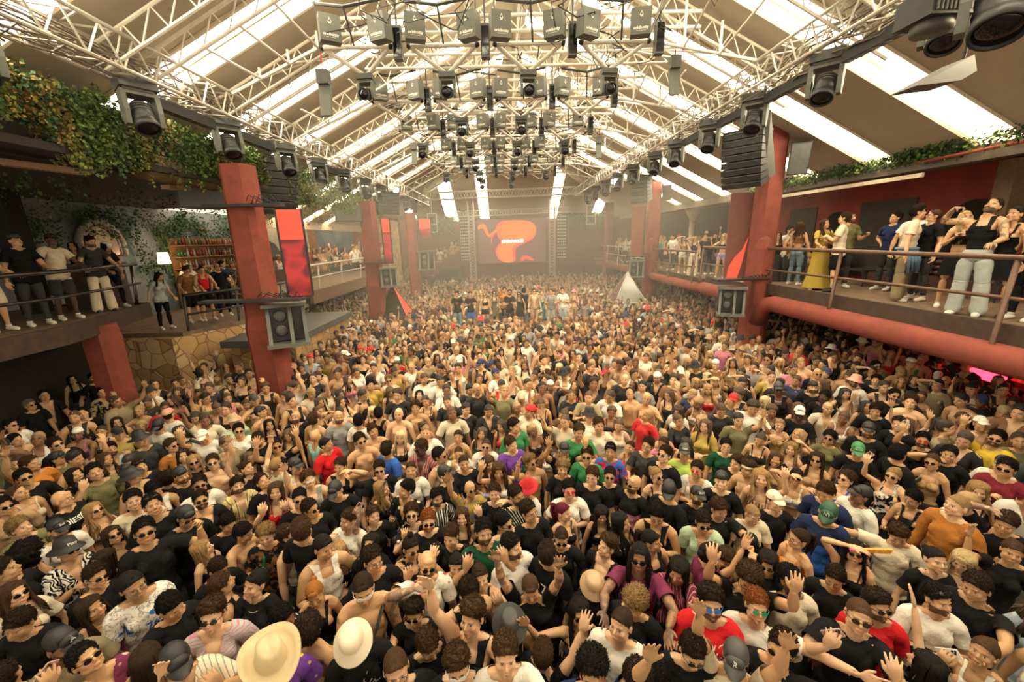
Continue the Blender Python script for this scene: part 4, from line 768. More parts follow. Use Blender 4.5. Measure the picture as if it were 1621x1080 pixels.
# ================================================================ who stands where: head pixel in the photograph -> place on the floor
# px,py,sex skin,hair style,hair colour,top[:colour[:pattern:colour]],arms,yaw,extras
#   extras: g/G sunglasses (w white, r red, u blue mirrored, e green mirrored, o orange), c clear glasses, U glasses pushed up, B beard, T tattoos, N necklace, hat=..., tilt numbers t<pitch>
CAT = '''
22,943,f0,wavy,n,open:cream,down down,20,g
9,902,m1,short,d,tee:black,down down,70,
44,876,f1,afro,k,strap:black,down down,150,
104,874,m1,short,k,shirt:white:zebra:black,clasp down,30,g hat=bucket:black
148,915,m1,short,d,tee:black,down mouth,20,g
160,889,f1,long,d,strap:black,down down,-50,g
213,925,m1,slick,k,tee:white:scribble:blue,down down,15,c t14
150,962,f1,long,d,strap:plum,down face,25,
33,984,m1,short,d,tee:black,down down,-50,t22
94,1020,m2,short,k,tee:khaki,down down,25,B hat=cap:black t20
146,1045,m1,short,k,shirt:plum:print:cream,high down,20,g t-22 P
267,958,m1,short,k,tee:black,low low,35,t25 P
231,1040,f1,long,d,strap:black,down down,165,
278,1048,m1,slick,k,shirt:cream:stripe_thin:grey,down mouth,10,g t18 hat=cap:black
14,1066,m1,short,d,tee:mint,down down,150,
333,974,m0,quiff,n,shirt:pale:wavy:pink,down down,-35,g t10
444,976,m2,short,k,shirt:black:stripe_thin:cream,down down,40,c t22
429,1043,m1,short,d,shirt:purple:print:yellow,down down,10,hat=cowboy:straw t24
492,991,m1,curly,d,bare,chest down,150,g
500,936,f1,bun,o,tank:black,down down,-10,t16
355,923,m1,short,n,tank:black,down down,100,
400,926,f0,bun,k,tee:black,low low,-60,N P
340,900,m1,short,d,tee:black,down down,30,t25
324,867,f0,long,b,strap:black,down down,75,
564,1010,m1,buzz,d,tee:black,down down,0,g N hat=bucket:cream t22
509,867,m1,slick,k,tank:white,drink down,20,t14
463,844,m0,short,n,tank:white,down chest,60,U t-10
538,872,f0,wavy,b,strap:black,chest chest,0,c t10
422,846,m0,curly,b,tee:brown:camo:black,down down,-30,t12
381,844,m1,short,k,bare,low down,60,t20
357,828,m1,short,k,tee:black,down down,20,t25
376,770,m0,quiff,d,shirt:cream:stripe_v:yellow,down down,5,B
318,793,m1,short,d,open:black,down down,5,g B
289,752,m1,short,k,tee:black,down down,10,B hat=backcap:black
315,768,m1,short,d,tee:white,fist down,0,g
290,818,m1,short,k,tee:black,down down,10,g hat=backcap:black t22
338,733,m0,short,n,bare,chest up,-10,g
290,722,f0,long,d,strap:cream,down down,0,U N
308,731,f0,long,b,tee:black,down down,-5,g
272,706,m1,short,n,tee:rust,down down,50,g
392,742,f0,bun,d,tee:black,up face,40,
420,763,m1,short,d,tee:black,down down,30,t-15
435,778,f0,long,n,bra:red,face face,-10,
437,735,m0,buzz,b,shirt:cream:print:olive,down high,160,
468,739,m1,short,k,tank:white,down down,30,hat=cap:black
437,707,m1,short,d,tee:black,high high,0,g
490,760,m0,curly,n,tank:grey,up down,10,w
472,791,m0,short,k,tee:black,down clasp,0,g
535,774,m1,short,k,tee:black,down down,-15,hat=cap:black t24
494,806,m1,short,d,tee:black,down down,30,g
550,824,m0,short,n,tee:white,mouth chest,-60,
481,835,m1,short,n,tee:black,down down,160,
538,738,m1,short,n,tank:black,down brow,-20,
601,743,m0,short,d,tee:black,down clasp,0,g
605,774,f0,wavy,b,strap:black,down chest,60,U
650,746,m1,buzz,d,tee:white,down drink,-10,
641,776,m1,short,k,shirt:black:print:cream,down down,-60,
699,722,m1,short,k,tank:white,down down,60,g
707,750,m1,short,d,tee:black,down down,60,g hat=cap:black
736,733,m1,buzz,d,tee:black,down down,10,
727,718,m0,buzz,n,tee:tan:camo:white,down down,0,c
744,776,m1,,d,tee:grey:camo:mustard,up down,20,g
775,733,f0,wavy,n,bra:red,low low,10,t14 P
768,706,m0,buzz,n,tee:white,down chest,-5,g
784,782,m0,short,n,tee:black,down brow,-5,
810,703,m0,short,n,tee:purple,low down,40,
590,818,m0,short,n,tee:black,high down,15,T P
652,816,f0,curly,n,shirt:black:print:cream,face down,0,g P
677,826,m0,short,g,tee:black,down down,10,g B
691,789,m1,short,k,tee:black:stripe_v:white,face down,20,B P
731,820,f0,long,n,tank:black,face high,0,P
716,848,m0,short,n,tee:black,face down,-25,P t10
766,845,m1,short,k,tee:darkgreen,face face,10,B P
799,828,m0,short,k,tank:white,down down,50,g
812,867,m0,short,k,tee:white,down down,55,B
583,866,f0,long,k,tee:black,down down,-15,t-8
590,888,m1,short,d,tee:black,down down,15,c
648,866,f1,topknot,k,tank:black,face face,20,g P t12
672,897,m1,,d,shirt:white:print:red,brow down,0,g B T
720,893,f0,bun,k,tee:black,down down,0,t12
762,913,f0,bun,d,tank:black,face face,0,P
576,930,m1,slick,d,bare,low low,0,w T P t18
658,968,m1,quiff,d,tee:black,down down,-15,g t8
677,1012,m1,short,n,tee:black,down down,15,t26
629,1060,m0,buzz,n,tee:black,down down,15,c
740,936,m0,short,d,tank:black,down down,30,T t22
746,980,m0,quiff,n,tank:black,up down,-40,
726,1048,m0,quiff,n,open:black,down down,-5,w t12
806,988,m1,short,d,tank:black,down down,10,hat=brim:charcoal t25
799,1038,m0,short,n,tee:white,down face,5,P
841,925,m1,buzz,n,tee:black,up up,0,T t26
860,1030,m0,short,n,tee:black,up down,165,
919,972,f1,long,k,strap:black,wave down,10,g
940,926,m1,short,n,tee:black,down down,10,N hat=bucket:tan t20
982,991,m0,buzz,d,tee:white,down drink,-25,
1006,950,m1,curly,b,tee:black,down down,-30,N t22
941,1064,m1,curly,k,tee:navy,down up,5,r t8
1012,884,m2,braids,k,tee:plum,reach reach,0,g N T
1073,900,f1,long,k,long:plum:stripe_thin:salmon,reach reach,-15,t15
1091,1024,m0,short,d,tee:black,down down,25,g t20
1006,1074,m1,short,d,tee:black,down down,20,t20
1047,1074,f1,short,k,tee:black,down down,-20,t20
836,771,m1,short,n,tee:white,down down,160,hat=cone:red
901,776,m0,short,k,tee:white,down chest,10,r
893,811,f0,pony,r,strap:black,down down,55,
890,741,f1,curly,b,tee:black,down down,5,
938,755,m0,short,n,tee:black,down down,-15,c
964,754,m0,short,d,tee:black,fist down,-5,g
1001,767,m1,,d,tee:pink:bands:black,down down,-45,B g
1041,754,f0,bun,b,strap:black,down chest,40,g
930,722,m0,short,d,tee:green,down down,-10,g
966,715,m1,short,k,tee:red:camo:blue,down down,-10,U
996,709,f1,bun,d,tank:brown,low low,-20,
1023,706,m1,short,d,tee:charcoal,low down,-30,c
1051,722,m0,short,d,tee:black,down down,-40,g t-12
1084,717,m1,short,d,tee:lime:bands:lime,down down,15,N hat=cap:charcoal
1104,745,m1,short,d,open:white,chest down,-10,r
1060,776,m1,short,d,tee:black,down down,175,hat=backcap:black
951,813,f1,wavy,k,bandeau:black,down down,20,t12
986,828,f1,wavy,k,strap:black,down drink,60,
1040,813,m1,curly,k,tank:black,down chest,-5,c t20
840,811,m1,short,d,tee:black,down drink,40,c
888,850,m1,buzz,d,tee:black,down down,-5,g N t16
871,874,m1,short,d,tee:black,down down,170,
958,867,m0,quiff,n,open:black,down down,-60,t-10
1032,857,m1,pony,k,tank:black,down down,80,
819,785,m1,short,d,tee:black:stripe_thin:white,down down,50,c B
893,714,m1,short,d,tee:black,high high,10,hat=cap:black
1102,785,m1,short,d,tee:black,down down,45,B hat=cap:black t8
1143,763,m0,short,k,tee:black,down down,5,U N hat=backcap:black
1165,733,m0,curly,n,tee:black,down down,-35,
1186,744,m1,quiff,n,bare,down down,-40,b
1148,707,m0,short,k,tee:darkgreen,down down,10,c
1113,824,m1,short,d,shirt:mint,down clasp,10,g N t12
1137,804,m1,short,n,tee:black,down reach,30,t15
1189,811,m0,buzz,b,tee:cream,down low,40,c t12
1206,758,f0,wavy,b,strap:tan:stripe_v:brown,down high,0,P
1226,728,f1,long,n,strap:tan,down down,0,o
1252,711,f0,long,b,strap:tan,down down,-5,
1293,728,f1,long,d,strap:tan,chest down,-10,g
1260,755,f1,bun,k,bra:white,over down,5,g
1228,795,m0,short,n,tee:black,down low,50,hat=cap:cream
1308,810,m1,short,n,tee:blue:bands:navy,down down,-10,B hat=cap:darkgreen t22
1312,780,m1,short,n,tee:navy,down down,-20,t20
1337,760,f0,curly,n,bra:blue,down down,-50,g t-8
1360,782,m2,short,k,tee:white,down down,-60,hat=cap:black
1191,859,f1,long,k,tank:black,down down,165,
1263,853,f1,pony,d,strap:orange,drink down,-60,c
1354,874,f1,long,k,strap:black,over down,0,g N
1215,890,f1,long,k,tee:black,down down,0,g t14
1124,876,f1,bun,k,tee:plum,up down,150,
1147,882,f1,curly,n,strap:black,down down,10,t20
1127,957,m0,quiff,d,tee:red,drink chest,15,u B N
1197,962,m0,short,g,tee:white,down side,10,e
1254,923,m2,short,k,tee:cream,down down,50,c B
1322,914,m1,short,d,tee:black,down down,-10,c t20
1165,1040,m1,short,d,tee:cream,up up,5,g hat=cap:charcoal t14
1232,1026,m1,short,d,tee:black,down side,-5,g
1358,976,m0,buzz,n,tee:black,face face,15,g N P
1184,911,m1,curly,n,tee:black,high high,10,c t22
1390,960,m1,quiff,d,tee:red,down down,35,g B
1484,950,m1,short,k,tee:white,chest down,45,U B
1482,889,f0,bun,k,tee:black,down low,50,N
1462,1050,f0,long,k,tee:black,up down,-100,
1556,1034,f1,bun,n,tank:white,face down,-10,P2
1551,932,m1,short,d,tee:black,down reach,-20,N t16
1526,888,f0,wavy,p,strap:gold,down down,-15,t22
1423,843,m1,quiff,n,tee:cream,side down,5,t26
1515,801,m0,buzz,b,long:rust,down down,-40,
1549,776,f0,wavy,b,strap:black,down down,5,t8
1593,742,m1,short,k,tee:maroon,clasp low,-5,g
1478,732,f1,bun,n,strap:gold,drink down,-15,g
1501,719,m1,short,k,tee:black,brow down,0,P
1412,752,f0,bun,b,tank:black:camo:white,high low,-5,g P
1447,791,f1,short,k,tank:black,low down,-25,c t16
1358,713,m1,short,d,tee:black,down down,10,hat=cap:green t22
1425,718,m1,short,k,tee:black,down down,160,
1591,826,m1,short,n,tee:black,over low,-10,N T t18
35,835,m0,curly,b,tee:olive,down down,30,
100,791,m1,,d,tee:black,down down,55,c
89,839,m1,short,k,tee:white,down down,25,B hat=cap:black t8
150,809,f0,wavy,b,bandeau:tan,down down,15,g
181,848,f1,long,d,strap:black,chest down,20,g t-8
228,843,m1,short,k,tee:black,down fist,10,g
243,802,m1,short,k,tee:black,down down,5,U
211,793,m0,short,k,tee:cream,down mouth,0,
243,776,m1,short,k,tank:white,down down,20,t22
212,754,m1,short,k,bare,down down,60,hat=bucket:black
122,752,f1,long,k,tee:black,down down,30,t-10
152,748,m1,short,k,tee:olive,face down,10,P
35,780,f1,bun,n,strap:cream,down down,40,t-10
41,756,m1,short,k,tee:black,high down,10,g
166,728,f1,wavy,n,strap:black,down down,30,
176,712,m1,short,k,shirt:lightblue,down face,5,B
205,730,m1,,d,tee:black,down down,150,hat=backcap:black
224,739,m1,short,d,tee:black,down chest,10,U
50,735,m1,short,n,tee:orange,up down,40,
93,726,m1,short,k,tee:olive,down down,70,hat=cap:black
7,803,m1,short,k,tee:tan,down down,15,g N
265,757,m1,curly,d,tee:black,down down,170,
1215,570,m1,short,d,shirt:cream,mouth down,-15,g
1295,592,m1,,d,tee:black,down down,10,g
1308,560,m1,short,d,tee:black,down down,-30,g
1351,604,m1,short,k,tee:white,down down,0,g B hat=bucket:salmon
1234,616,m3,short,k,tank:black,down down,5,g N hat=cap:charcoal
1287,614,m1,short,d,tee:black,down down,10,B hat=backcap:black
1304,629,m3,short,k,tee:black,down down,-10,
1266,655,m3,short,k,tee:black,down drink,0,g hat=cap:white
1234,673,f0,bun,b,strap:gold,mouth down,0,
1387,603,m0,quiff,d,tee:black,down down,0,
1413,627,m1,short,k,tee:black,down down,25,g B
1441,637,m0,quiff,n,bare,mouth down,0,
1386,650,m0,short,d,tee:black,down down,5,t16
1425,673,m0,short,d,tee:black,down down,-15,
1460,697,m1,short,k,tee:black,high down,10,r B P
1574,694,m1,short,k,tee:yellow,high down,-10,g B P
1374,682,m1,short,d,tee:black,down down,10,B hat=cap:black
1312,694,f1,curly,k,tee:olive,fist down,-15,g
1388,580,m1,short,k,tee:olive,down down,20,g
1354,556,m1,buzz,d,shirt:white,reach down,-10,
48,642,m1,short,y,tee:black,down down,30,g
70,627,m1,short,k,open:black,down down,15,
133,655,m1,short,k,tee:black,mouth down,0,t-8
17,675,m1,short,k,tee:white,down down,30,g
28,697,m1,short,k,bare,down down,30,
93,703,m0,short,d,tee:black,down down,15,g
185,669,f1,long,d,bandeau:tan,down clasp,5,c
163,621,m1,short,k,shirt:black:camo:khaki,down face,0,
148,599,m1,short,k,tee:black,down down,10,B
115,601,f1,long,k,strap:black,down down,15,
226,697,m1,short,k,tee:charcoal,down drink,30,hat=brim:black
252,673,m1,short,k,tee:white,down down,150,hat=backcap:black
268,656,m1,buzz,d,tee:white,down down,160,hat=cap:salmon
404,634,m1,short,d,bare,fist down,20,hat=cap:charcoal
414,653,m1,short,k,bare,down down,60,hat=backcap:black
369,668,m1,short,n,tee:mint,down down,20,hat=bucket:tan
377,683,m1,short,k,tee:white,chest down,10,g
409,695,m1,short,d,tee:black,down down,20,t20
426,673,f1,long,k,bandeau:black,down down,0,
468,661,m1,,d,tee:black,down drink,-10,B
498,663,m1,short,n,bare,down down,160,
501,690,m1,,b,tank:turquoise,down down,150,
535,661,m1,,d,tee:grey,down down,5,B
569,666,m1,short,k,tee:white,down down,170,
663,626,f0,long,k,tee:black,chest chest,0,w
517,703,m1,buzz,k,tee:red,down down,60,
572,698,m1,short,d,bare,down down,20,g
591,683,m1,short,n,bare,down down,20,
601,653,m1,short,k,tank:black,down down,170,
586,611,m1,short,k,tee:mustard,down down,10,
616,602,m0,quiff,b,tank:white,down down,0,g
658,646,m1,curly,n,bare,down down,0,
673,685,m0,buzz,b,tee:white,down down,0,
614,710,m1,short,d,tee:blue,down down,150,
'''.strip().splitlines()
EYE = dict(g=('glasses', (.006, .006, .008)), w=('glasses', (.75, .72, .68)), r=('glasses', (.55, .02, .03)), u=('glasses', (.02, .15, .5)), e=('glasses', (.02, .30, .16)), o=('glasses', (.6, .3, .08)), c=('specs', (.05, .04, .03)), U=('upglasses', (.02, .02, .02)))
HAIRC = dict(k='black', d='dark', n='brown', b='blond', p='platinum', g='ginger', r='burgundy', y='grey', o='ginger')
TOPW = dict(tee='T-shirt', long='long-sleeved top', shirt='shirt', open='open shirt', tank='tank top', bra='bikini top', strap='strappy top', bandeau='bandeau')
PATW = dict(stripe_v='striped', stripe_thin='pinstriped', zebra='zebra-print', print='printed', scribble='graffiti-print', camo='patterned', bands='two-tone', wavy='wavy-print')
HATW = dict(cap='cap', backcap='backwards cap', bucket='bucket hat', cowboy='cowboy hat', brim='wide-brimmed hat', cone='straw hat')
COLW = dict(darkgreen='dark green', pale='pale', tan='tan', charcoal='charcoal', salmon='pink', lightblue='light blue', plum='wine-red', rust='rust')
def colw(c): return COLW.get(c, c)
def arm_phrase(a, phone):
    a = tuple(a)
    if phone: return 'holding up a phone' if not ('low' in a) else 'looking at a phone'
    k = [x for x in a if x in ('up', 'upf', 'high')]
    if len(k) == 2: return 'both arms up'
    if k: return 'one arm up'
    for w, t in (('brow', 'hand at forehead'), ('over', 'arm over head'), ('mouth', 'hand at mouth'), ('fist', 'fist raised'), ('wave', 'waving'), ('side', 'arm stretched sideways'), ('reach', 'arms reaching out'), ('clasp', 'hands at chest'), ('chest', 'hand on chest'), ('rail', 'leaning on the rail'), ('flex', 'arm bent up'), ('drink', 'holding a forearm forward'), ('face', 'hands at face'), ('hug', 'embracing'), ('hip', 'hand on hip')):
        if w in a: return t
    return ''
def describe(d, phone=False):
    noun = 'man' if d['sex'] == 'm' else 'woman'; hs, hc = d.get('hair'), HAIRC[d.get('hc', 'd')]
    if d.get('hat'): h = ''
    elif not hs: h = 'bald'
    else: h = {'buzz': 'cropped-haired', 'short': hc + '-haired', 'quiff': hc + '-quiffed', 'curly': 'curly ' + hc + '-haired', 'afro': 'big curly-haired', 'slick': 'slick ' + hc + '-haired', 'long': 'long ' + hc + '-haired', 'wavy': 'wavy ' + hc + '-haired', 'bun': hc + '-bunned', 'topknot': 'top-knotted', 'pony': hc + '-ponytailed', 'braids': 'braided', 'bob': hc + '-bobbed'}[hs]
    if d.get('beard') and not h.startswith('bald'): h = ('bearded ' + h).strip()
    t = d.get('top')
    if t in (None, 'bare'): tp = 'bare-chested'; s = '%s %s %s' % (tp, h, noun)
    else: s = '%s %s in %s %s%s' % (h, noun, colw(d['tc']), (PATW[d['pat']] + ' ') if d.get('pat') else '', TOPW[t])
    if d.get('hat'): s += (' and ' if ' in ' in s else ' in ') + colw(d['hatc']) + ' ' + HATW[d['hat']]
    elif d.get('eyek'):
        e = dict(g='sunglasses', w='white sunglasses', r='red glasses', u='blue mirrored glasses', e='green mirrored glasses', o='orange glasses', c='glasses', U='pushed-up glasses')[d['eyek']]; s += ', ' + e
    a = arm_phrase(d.get('arms', ()), phone)
    if a: s += ', ' + a
    elif abs(d.get('yaw', 0)) > 120: s += ', seen from behind'
    return ' '.join(s.split())
LANDMARKS = [   # phrase, x, y
    ('cowboy hat', 429, 1043), ('cream bucket hat', 564, 1010), ('tan bucket hat', 940, 926), ('charcoal wide-brimmed hat', 806, 988), ('red straw hat', 836, 771), ('big red T-shirt', 1127, 957), ('rust sweater', 1515, 801),
    ('yellow striped shirt', 376, 770), ('graffiti-print T-shirt', 213, 925), ('zebra-print shirt', 104, 874), ('white capped man', 1228, 795), ('green capped man', 1308, 810), ('burgundy ponytail', 893, 811), ('red-printed shirt', 672, 897),
    ('light blue shirt', 176, 712), ('purple T-shirt', 810, 703), ('lime T-shirt', 1084, 717), ('maroon T-shirt', 1593, 742), ('bare back man', 492, 991), ('turquoise tank top', 501, 690), ('pink bucket hat', 1351, 604), ('yellow T-shirt', 1574, 694), ('black cowboy-striped shirt', -999, -999),
    ('mint shirt', 1113, 824), ('wavy-print shirt', 333, 974), ('white logo cap', 1165, 1040), ('olive T-shirt', 35, 835), ('slogan T-shirt', 100, 791), ('pink two-tone T-shirt', 1001, 767), ('tan bucket hat man', 369, 668), ('pink capped man', 268, 656), ('red T-shirt man', 517, 703), ('white sunglasses woman', 663, 626), ('mustard T-shirt', 586, 611)]
LANDMARKS = [(n, at_z(x, y, 1.63)) for n, x, y in LANDMARKS if x > 0]
USED = set()
def unique_label(base, p, lms=None, limit=16):
    key = lambda s: s.lower()
    c = sorted(lms or LANDMARKS, key=lambda q: (q[1][0] - p[0]) ** 2 + (q[1][1] - p[1]) ** 2)
    for far in ('', 'just ', 'well ', 'far '):
        for n, q in c[:10]:
            dx, dy = p[0] - q[0], p[1] - q[1]; dd = math.hypot(dx, dy)
            if dd < .12 or (far == 'just ' and dd > .8) or (far == 'well ' and dd < 1.5) or (far == 'far ' and dd < 3): continue
            rel = ('right of' if dx > 0 else 'left of') if abs(dx) > abs(dy) else ('behind' if dy > 0 else 'in front of')
            s = '%s, %s%s the %s' % (base, far, rel, n)
            w = len(s.split())
            if w > limit: 
                b2 = base.split(', '); s = '%s, %s%s the %s' % (b2[0], far, rel, n)
                if len(s.split()) > limit: continue
            if key(s) not in USED: USED.add(key(s)); return s
    USED.add(key(base)); return base
def parse(line):
    px, py, ss, hair, hc, top, arms, yaw, ex = line.split(','); d = dict(px=float(px), py=float(py), sex=ss[0], skin=int(ss[1]), hair=hair or None, hc=hc, arms=tuple(arms.split()), yaw=float(yaw))
    tp = top.split(':'); d['top'] = tp[0]
    if len(tp) > 1: d['tc'] = tp[1]
    if len(tp) > 2: d['pat'], d['tc2'] = tp[2], tp[3]
    d['pitch'] = 0; d['phone'] = 0
    for e in ex.split():
        if e in EYE: d['eye'], d['eyec'] = EYE[e]; d['eyek'] = e
        elif e == 'B': d['beard'] = 1
        elif e == 'T': d['tattoo'] = 1
        elif e == 'N': d['neck'] = 'gold' if rnd.random() < .5 else 'silver'
        elif e == 'b': d['headband'] = 'cream'
        elif e[0] == 't': d['pitch'] = float(e[1:])
        elif e[0] == 'P': d['phone'] = 2 if e == 'P2' else 1
        elif e.startswith('hat='): d['hat'], d['hatc'] = e[4:].split(':')
    if d.get('hat') and d['hair'] in ('short', 'quiff', 'curly', 'slick'): d['hair'] = 'buzz' if d['hat'] != 'backcap' else 'slick'
    return d
CROWD = [parse(l) for l in CAT]
for d in CROWD: d['h'] = rnd.uniform(1.70, 1.86) if d['sex'] == 'm' else rnd.uniform(1.60, 1.72)
def spot(d): 
    p = at_z(d['px'], d['py'], d['h'] * .935 - (.015 if d['pitch'] > 12 else 0)); return p[:2]
for it in range(60):                       # neighbours too close: one stands taller and nearer, the other shorter and farther, on the same sight line
    P_ = np.array([spot(d) for d in CROWD])
    for i in range(len(CROWD)):
        dd = np.hypot(*(P_ - P_[i]).T); dd[i] = 9; j = int(dd.argmin())
        if dd[j] < .40:
            a, b = CROWD[i], CROWD[j]
            if np.hypot(*P_[i]) > np.hypot(*P_[j]): a, b = b, a
            lim = lambda q: (1.62, 1.95) if q['sex'] == 'm' else (1.52, 1.80)
            a['h'] = min(lim(a)[1], a['h'] + .012); b['h'] = max(lim(b)[0], b['h'] - .012)
# ---- phones ----------------------------------------------------------
def make_phone(info, s, label, col, flat=False):
    p, hd, th, pn = hand_point(info, s); rt, sc = info['rt'], info['sc']; p = info['wp'](p); hd, th, pn = [rt @ q for q in (hd, th, pn)]
    up = unit(hd * .75 + th * .55); nrm = unit(pn - up * (pn @ up)); sd = np.cross(up, nrm); c = p + pn * .018 + hd * .01
    o = thing('phone', label, 'phone', c, 'phones held up in the crowd')
    m = Matrix((tuple(sd), tuple(nrm), tuple(up))).transposed().to_4x4(); m.translation = Vector(c); o.matrix_world = m
    w, h, t_ = .036, .076, .004; r_ = .008; pts = []
    for cx, cz, a0 in ((w - r_, h - r_, 0), (-w + r_, h - r_, 90), (-w + r_, -h + r_, 180), (w - r_, -h + r_, 270)):
        for k in range(4): a = math.radians(a0 + 30 * k); pts.append((cx + r_ * math.cos(a), -t_, cz + r_ * math.sin(a)))
    MB().prism(pts, (0, 2 * t_, 0)).build('casing', MS['shiny'], o).color = (*col, 1)
    MB().prism([(x * .93, t_ + .0002, z * .965) for x, y, z in pts], (0, .0006, 0)).build('screen', PH_SCREEN, o)
    cm = MB()
    for cx, cz in ((.020, .060), (.020, .040), (.004, .050)): cm.tube((cx, -t_ - .003, cz), (cx, -t_ + .001, cz), .008, 10)
    cm.build('camera_lens', M['lens'], o)
    return o
PH_SCREEN = emis('phone_screen', (.16, .18, .22), 1.0)
def put(d, loc, crowd=True, group='dancers on the main floor', lms=None, face=True, height=None, **kw):
    base = math.degrees(math.atan2(-loc[0], loc[1])) if face else 0; r = np.random.RandomState(int(abs(d['px'] * 7 + d['py'] * 13)) % 99999)
    lab = unique_label(describe(d, d.get('phone')), loc, lms); keys = ('sex', 'skin', 'hair', 'hc', 'top', 'tc', 'tc2', 'pat', 'arms', 'hat', 'hatc', 'eye', 'eyec', 'beard', 'tattoo', 'neck', 'headband', 'leg', 'lc', 'sc', 'lean', 'side', 'twist', 'legs')
    k = {q: d[q] for q in keys if q in d}; yw = d['yaw']; body = yw * .6 if abs(yw) < 90 else yw * .85; hy = yw - body
    inf = person((loc[0], loc[1], loc[2] if len(loc) > 2 else 0), base + body, label=lab, height=height or d['h'], head=(hy + r.normal(0, 5), d['pitch'] - 9 + r.normal(0, 3), r.normal(0, 4)), jit=r, crowd=crowd, group=group, **k, **kw)
    inf['d'] = d
    if d.get('phone'):
        s = -1 if d['arms'][0] in ('face', 'high', 'low', 'brow') else 1; col = [(.02, .02, .022), (.55, .50, .45), (.45, .28, .25), (.03, .04, .07)][r.randint(4)] if d['phone'] == 1 else (.75, .72, .68)
        nm = {(.02, .02, .022): 'black', (.55, .50, .45): 'silver', (.45, .28, .25): 'rose gold', (.03, .04, .07): 'dark blue'}.get(col, 'white')
        s0 = lab.split(',')[0]; words_ = ('%s phone held by the %s' % (nm, s0)).split()
        l2 = ' '.join(words_[:16]); l2 = unique_label(l2, loc, lms); make_phone(inf, s, l2, col)
    return inf
# ================================================================ fill the floor between the described people
BLOCK = [(-3.0, 3.8, 16.5, 19.8), (-6.5, -5.3, 9.2, 10.5), (-6.5, -5.3, 18.1, 19.4), (-6.5, -5.3, 26.2, 27.5), (7.4, 8.6, 12.1, 13.4), (7.4, 8.6, 21.8, 23.0), (7.5, 8.7, 31.6, 32.9), (-14, -6.2, 11.0, 16.5), (-14, -8.9, -6, 11.2), (-6.3, -4.4, 18.3, 19.9), (5.3, 7.4, 20.2, 22.0), (-9.0, -8.2, 29, 34), (-9.8, -8.8, 8.7, 9.8), (-3.2, -2.0, 33.3, 34.7), (3.4, 4.5, 33.3, 34.7)]
def blocked(x, y): return any(a < x < b and c < y < d for a, b, c, d in BLOCK) or (x < -8.6 and y < 16.5) or x < -10.0 or x > 11.5 or y > 35.8
pts = [tuple(spot(d)) for d in CROWD]
cell = {}
def cadd(p): cell.setdefault((int(p[0] // .5), int(p[1] // .5)), []).append(p)
for p in pts: cadd(p)
def near(x, y, r):
    cx, cy = int(x // .5), int(y // .5)
    return any((q[0] - x) ** 2 + (q[1] - y) ** 2 < r * r for i in (-1, 0, 1) for j in (-1, 0, 1) for q in cell.get((cx + i, cy + j), ()))
fr = np.random.RandomState(21); fill = []
for _ in range(110000):
    x, y = fr.uniform(-10, 11.5), fr.uniform(.6, 35.8)
    if blocked(x, y): continue
    u, v, w = project((x, y, 1.62))
    if w < .4 or not (-260 < u < 1880 and v < 1420): continue
    rmin = .43 if y < 16 else .46
    if near(x, y, rmin): continue
    if y > 10 and ((x > 8.4 and fr.rand() < .35) or (x < -6.6 and y < 29 and fr.rand() < .3)): continue
    cadd((x, y)); fill.append((x, y))
fill.sort(key=lambda p: (p[0] ** 2 + p[1] ** 2 + 9.5))
POSES = [('down', 'down')] * 22 + [('down', 'chest'), ('clasp', 'clasp'), ('down', 'mouth'), ('mouth', 'down'), ('up', 'down'), ('down', 'up'), ('up', 'up'), ('face', 'face'), ('high', 'down'), ('down', 'high'), ('fist', 'down'), ('low', 'low'), ('down', 'drink'), ('over', 'down'), ('down', 'brow'), ('upf', 'down'), ('down', 'upf')]
TOPC = ['black'] * 13 + ['white'] * 6 + ['cream'] * 3 + ['grey', 'green', 'red', 'navy', 'charcoal', 'tan', 'brown', 'mustard', 'olive', 'lightblue', 'khaki', 'pink']
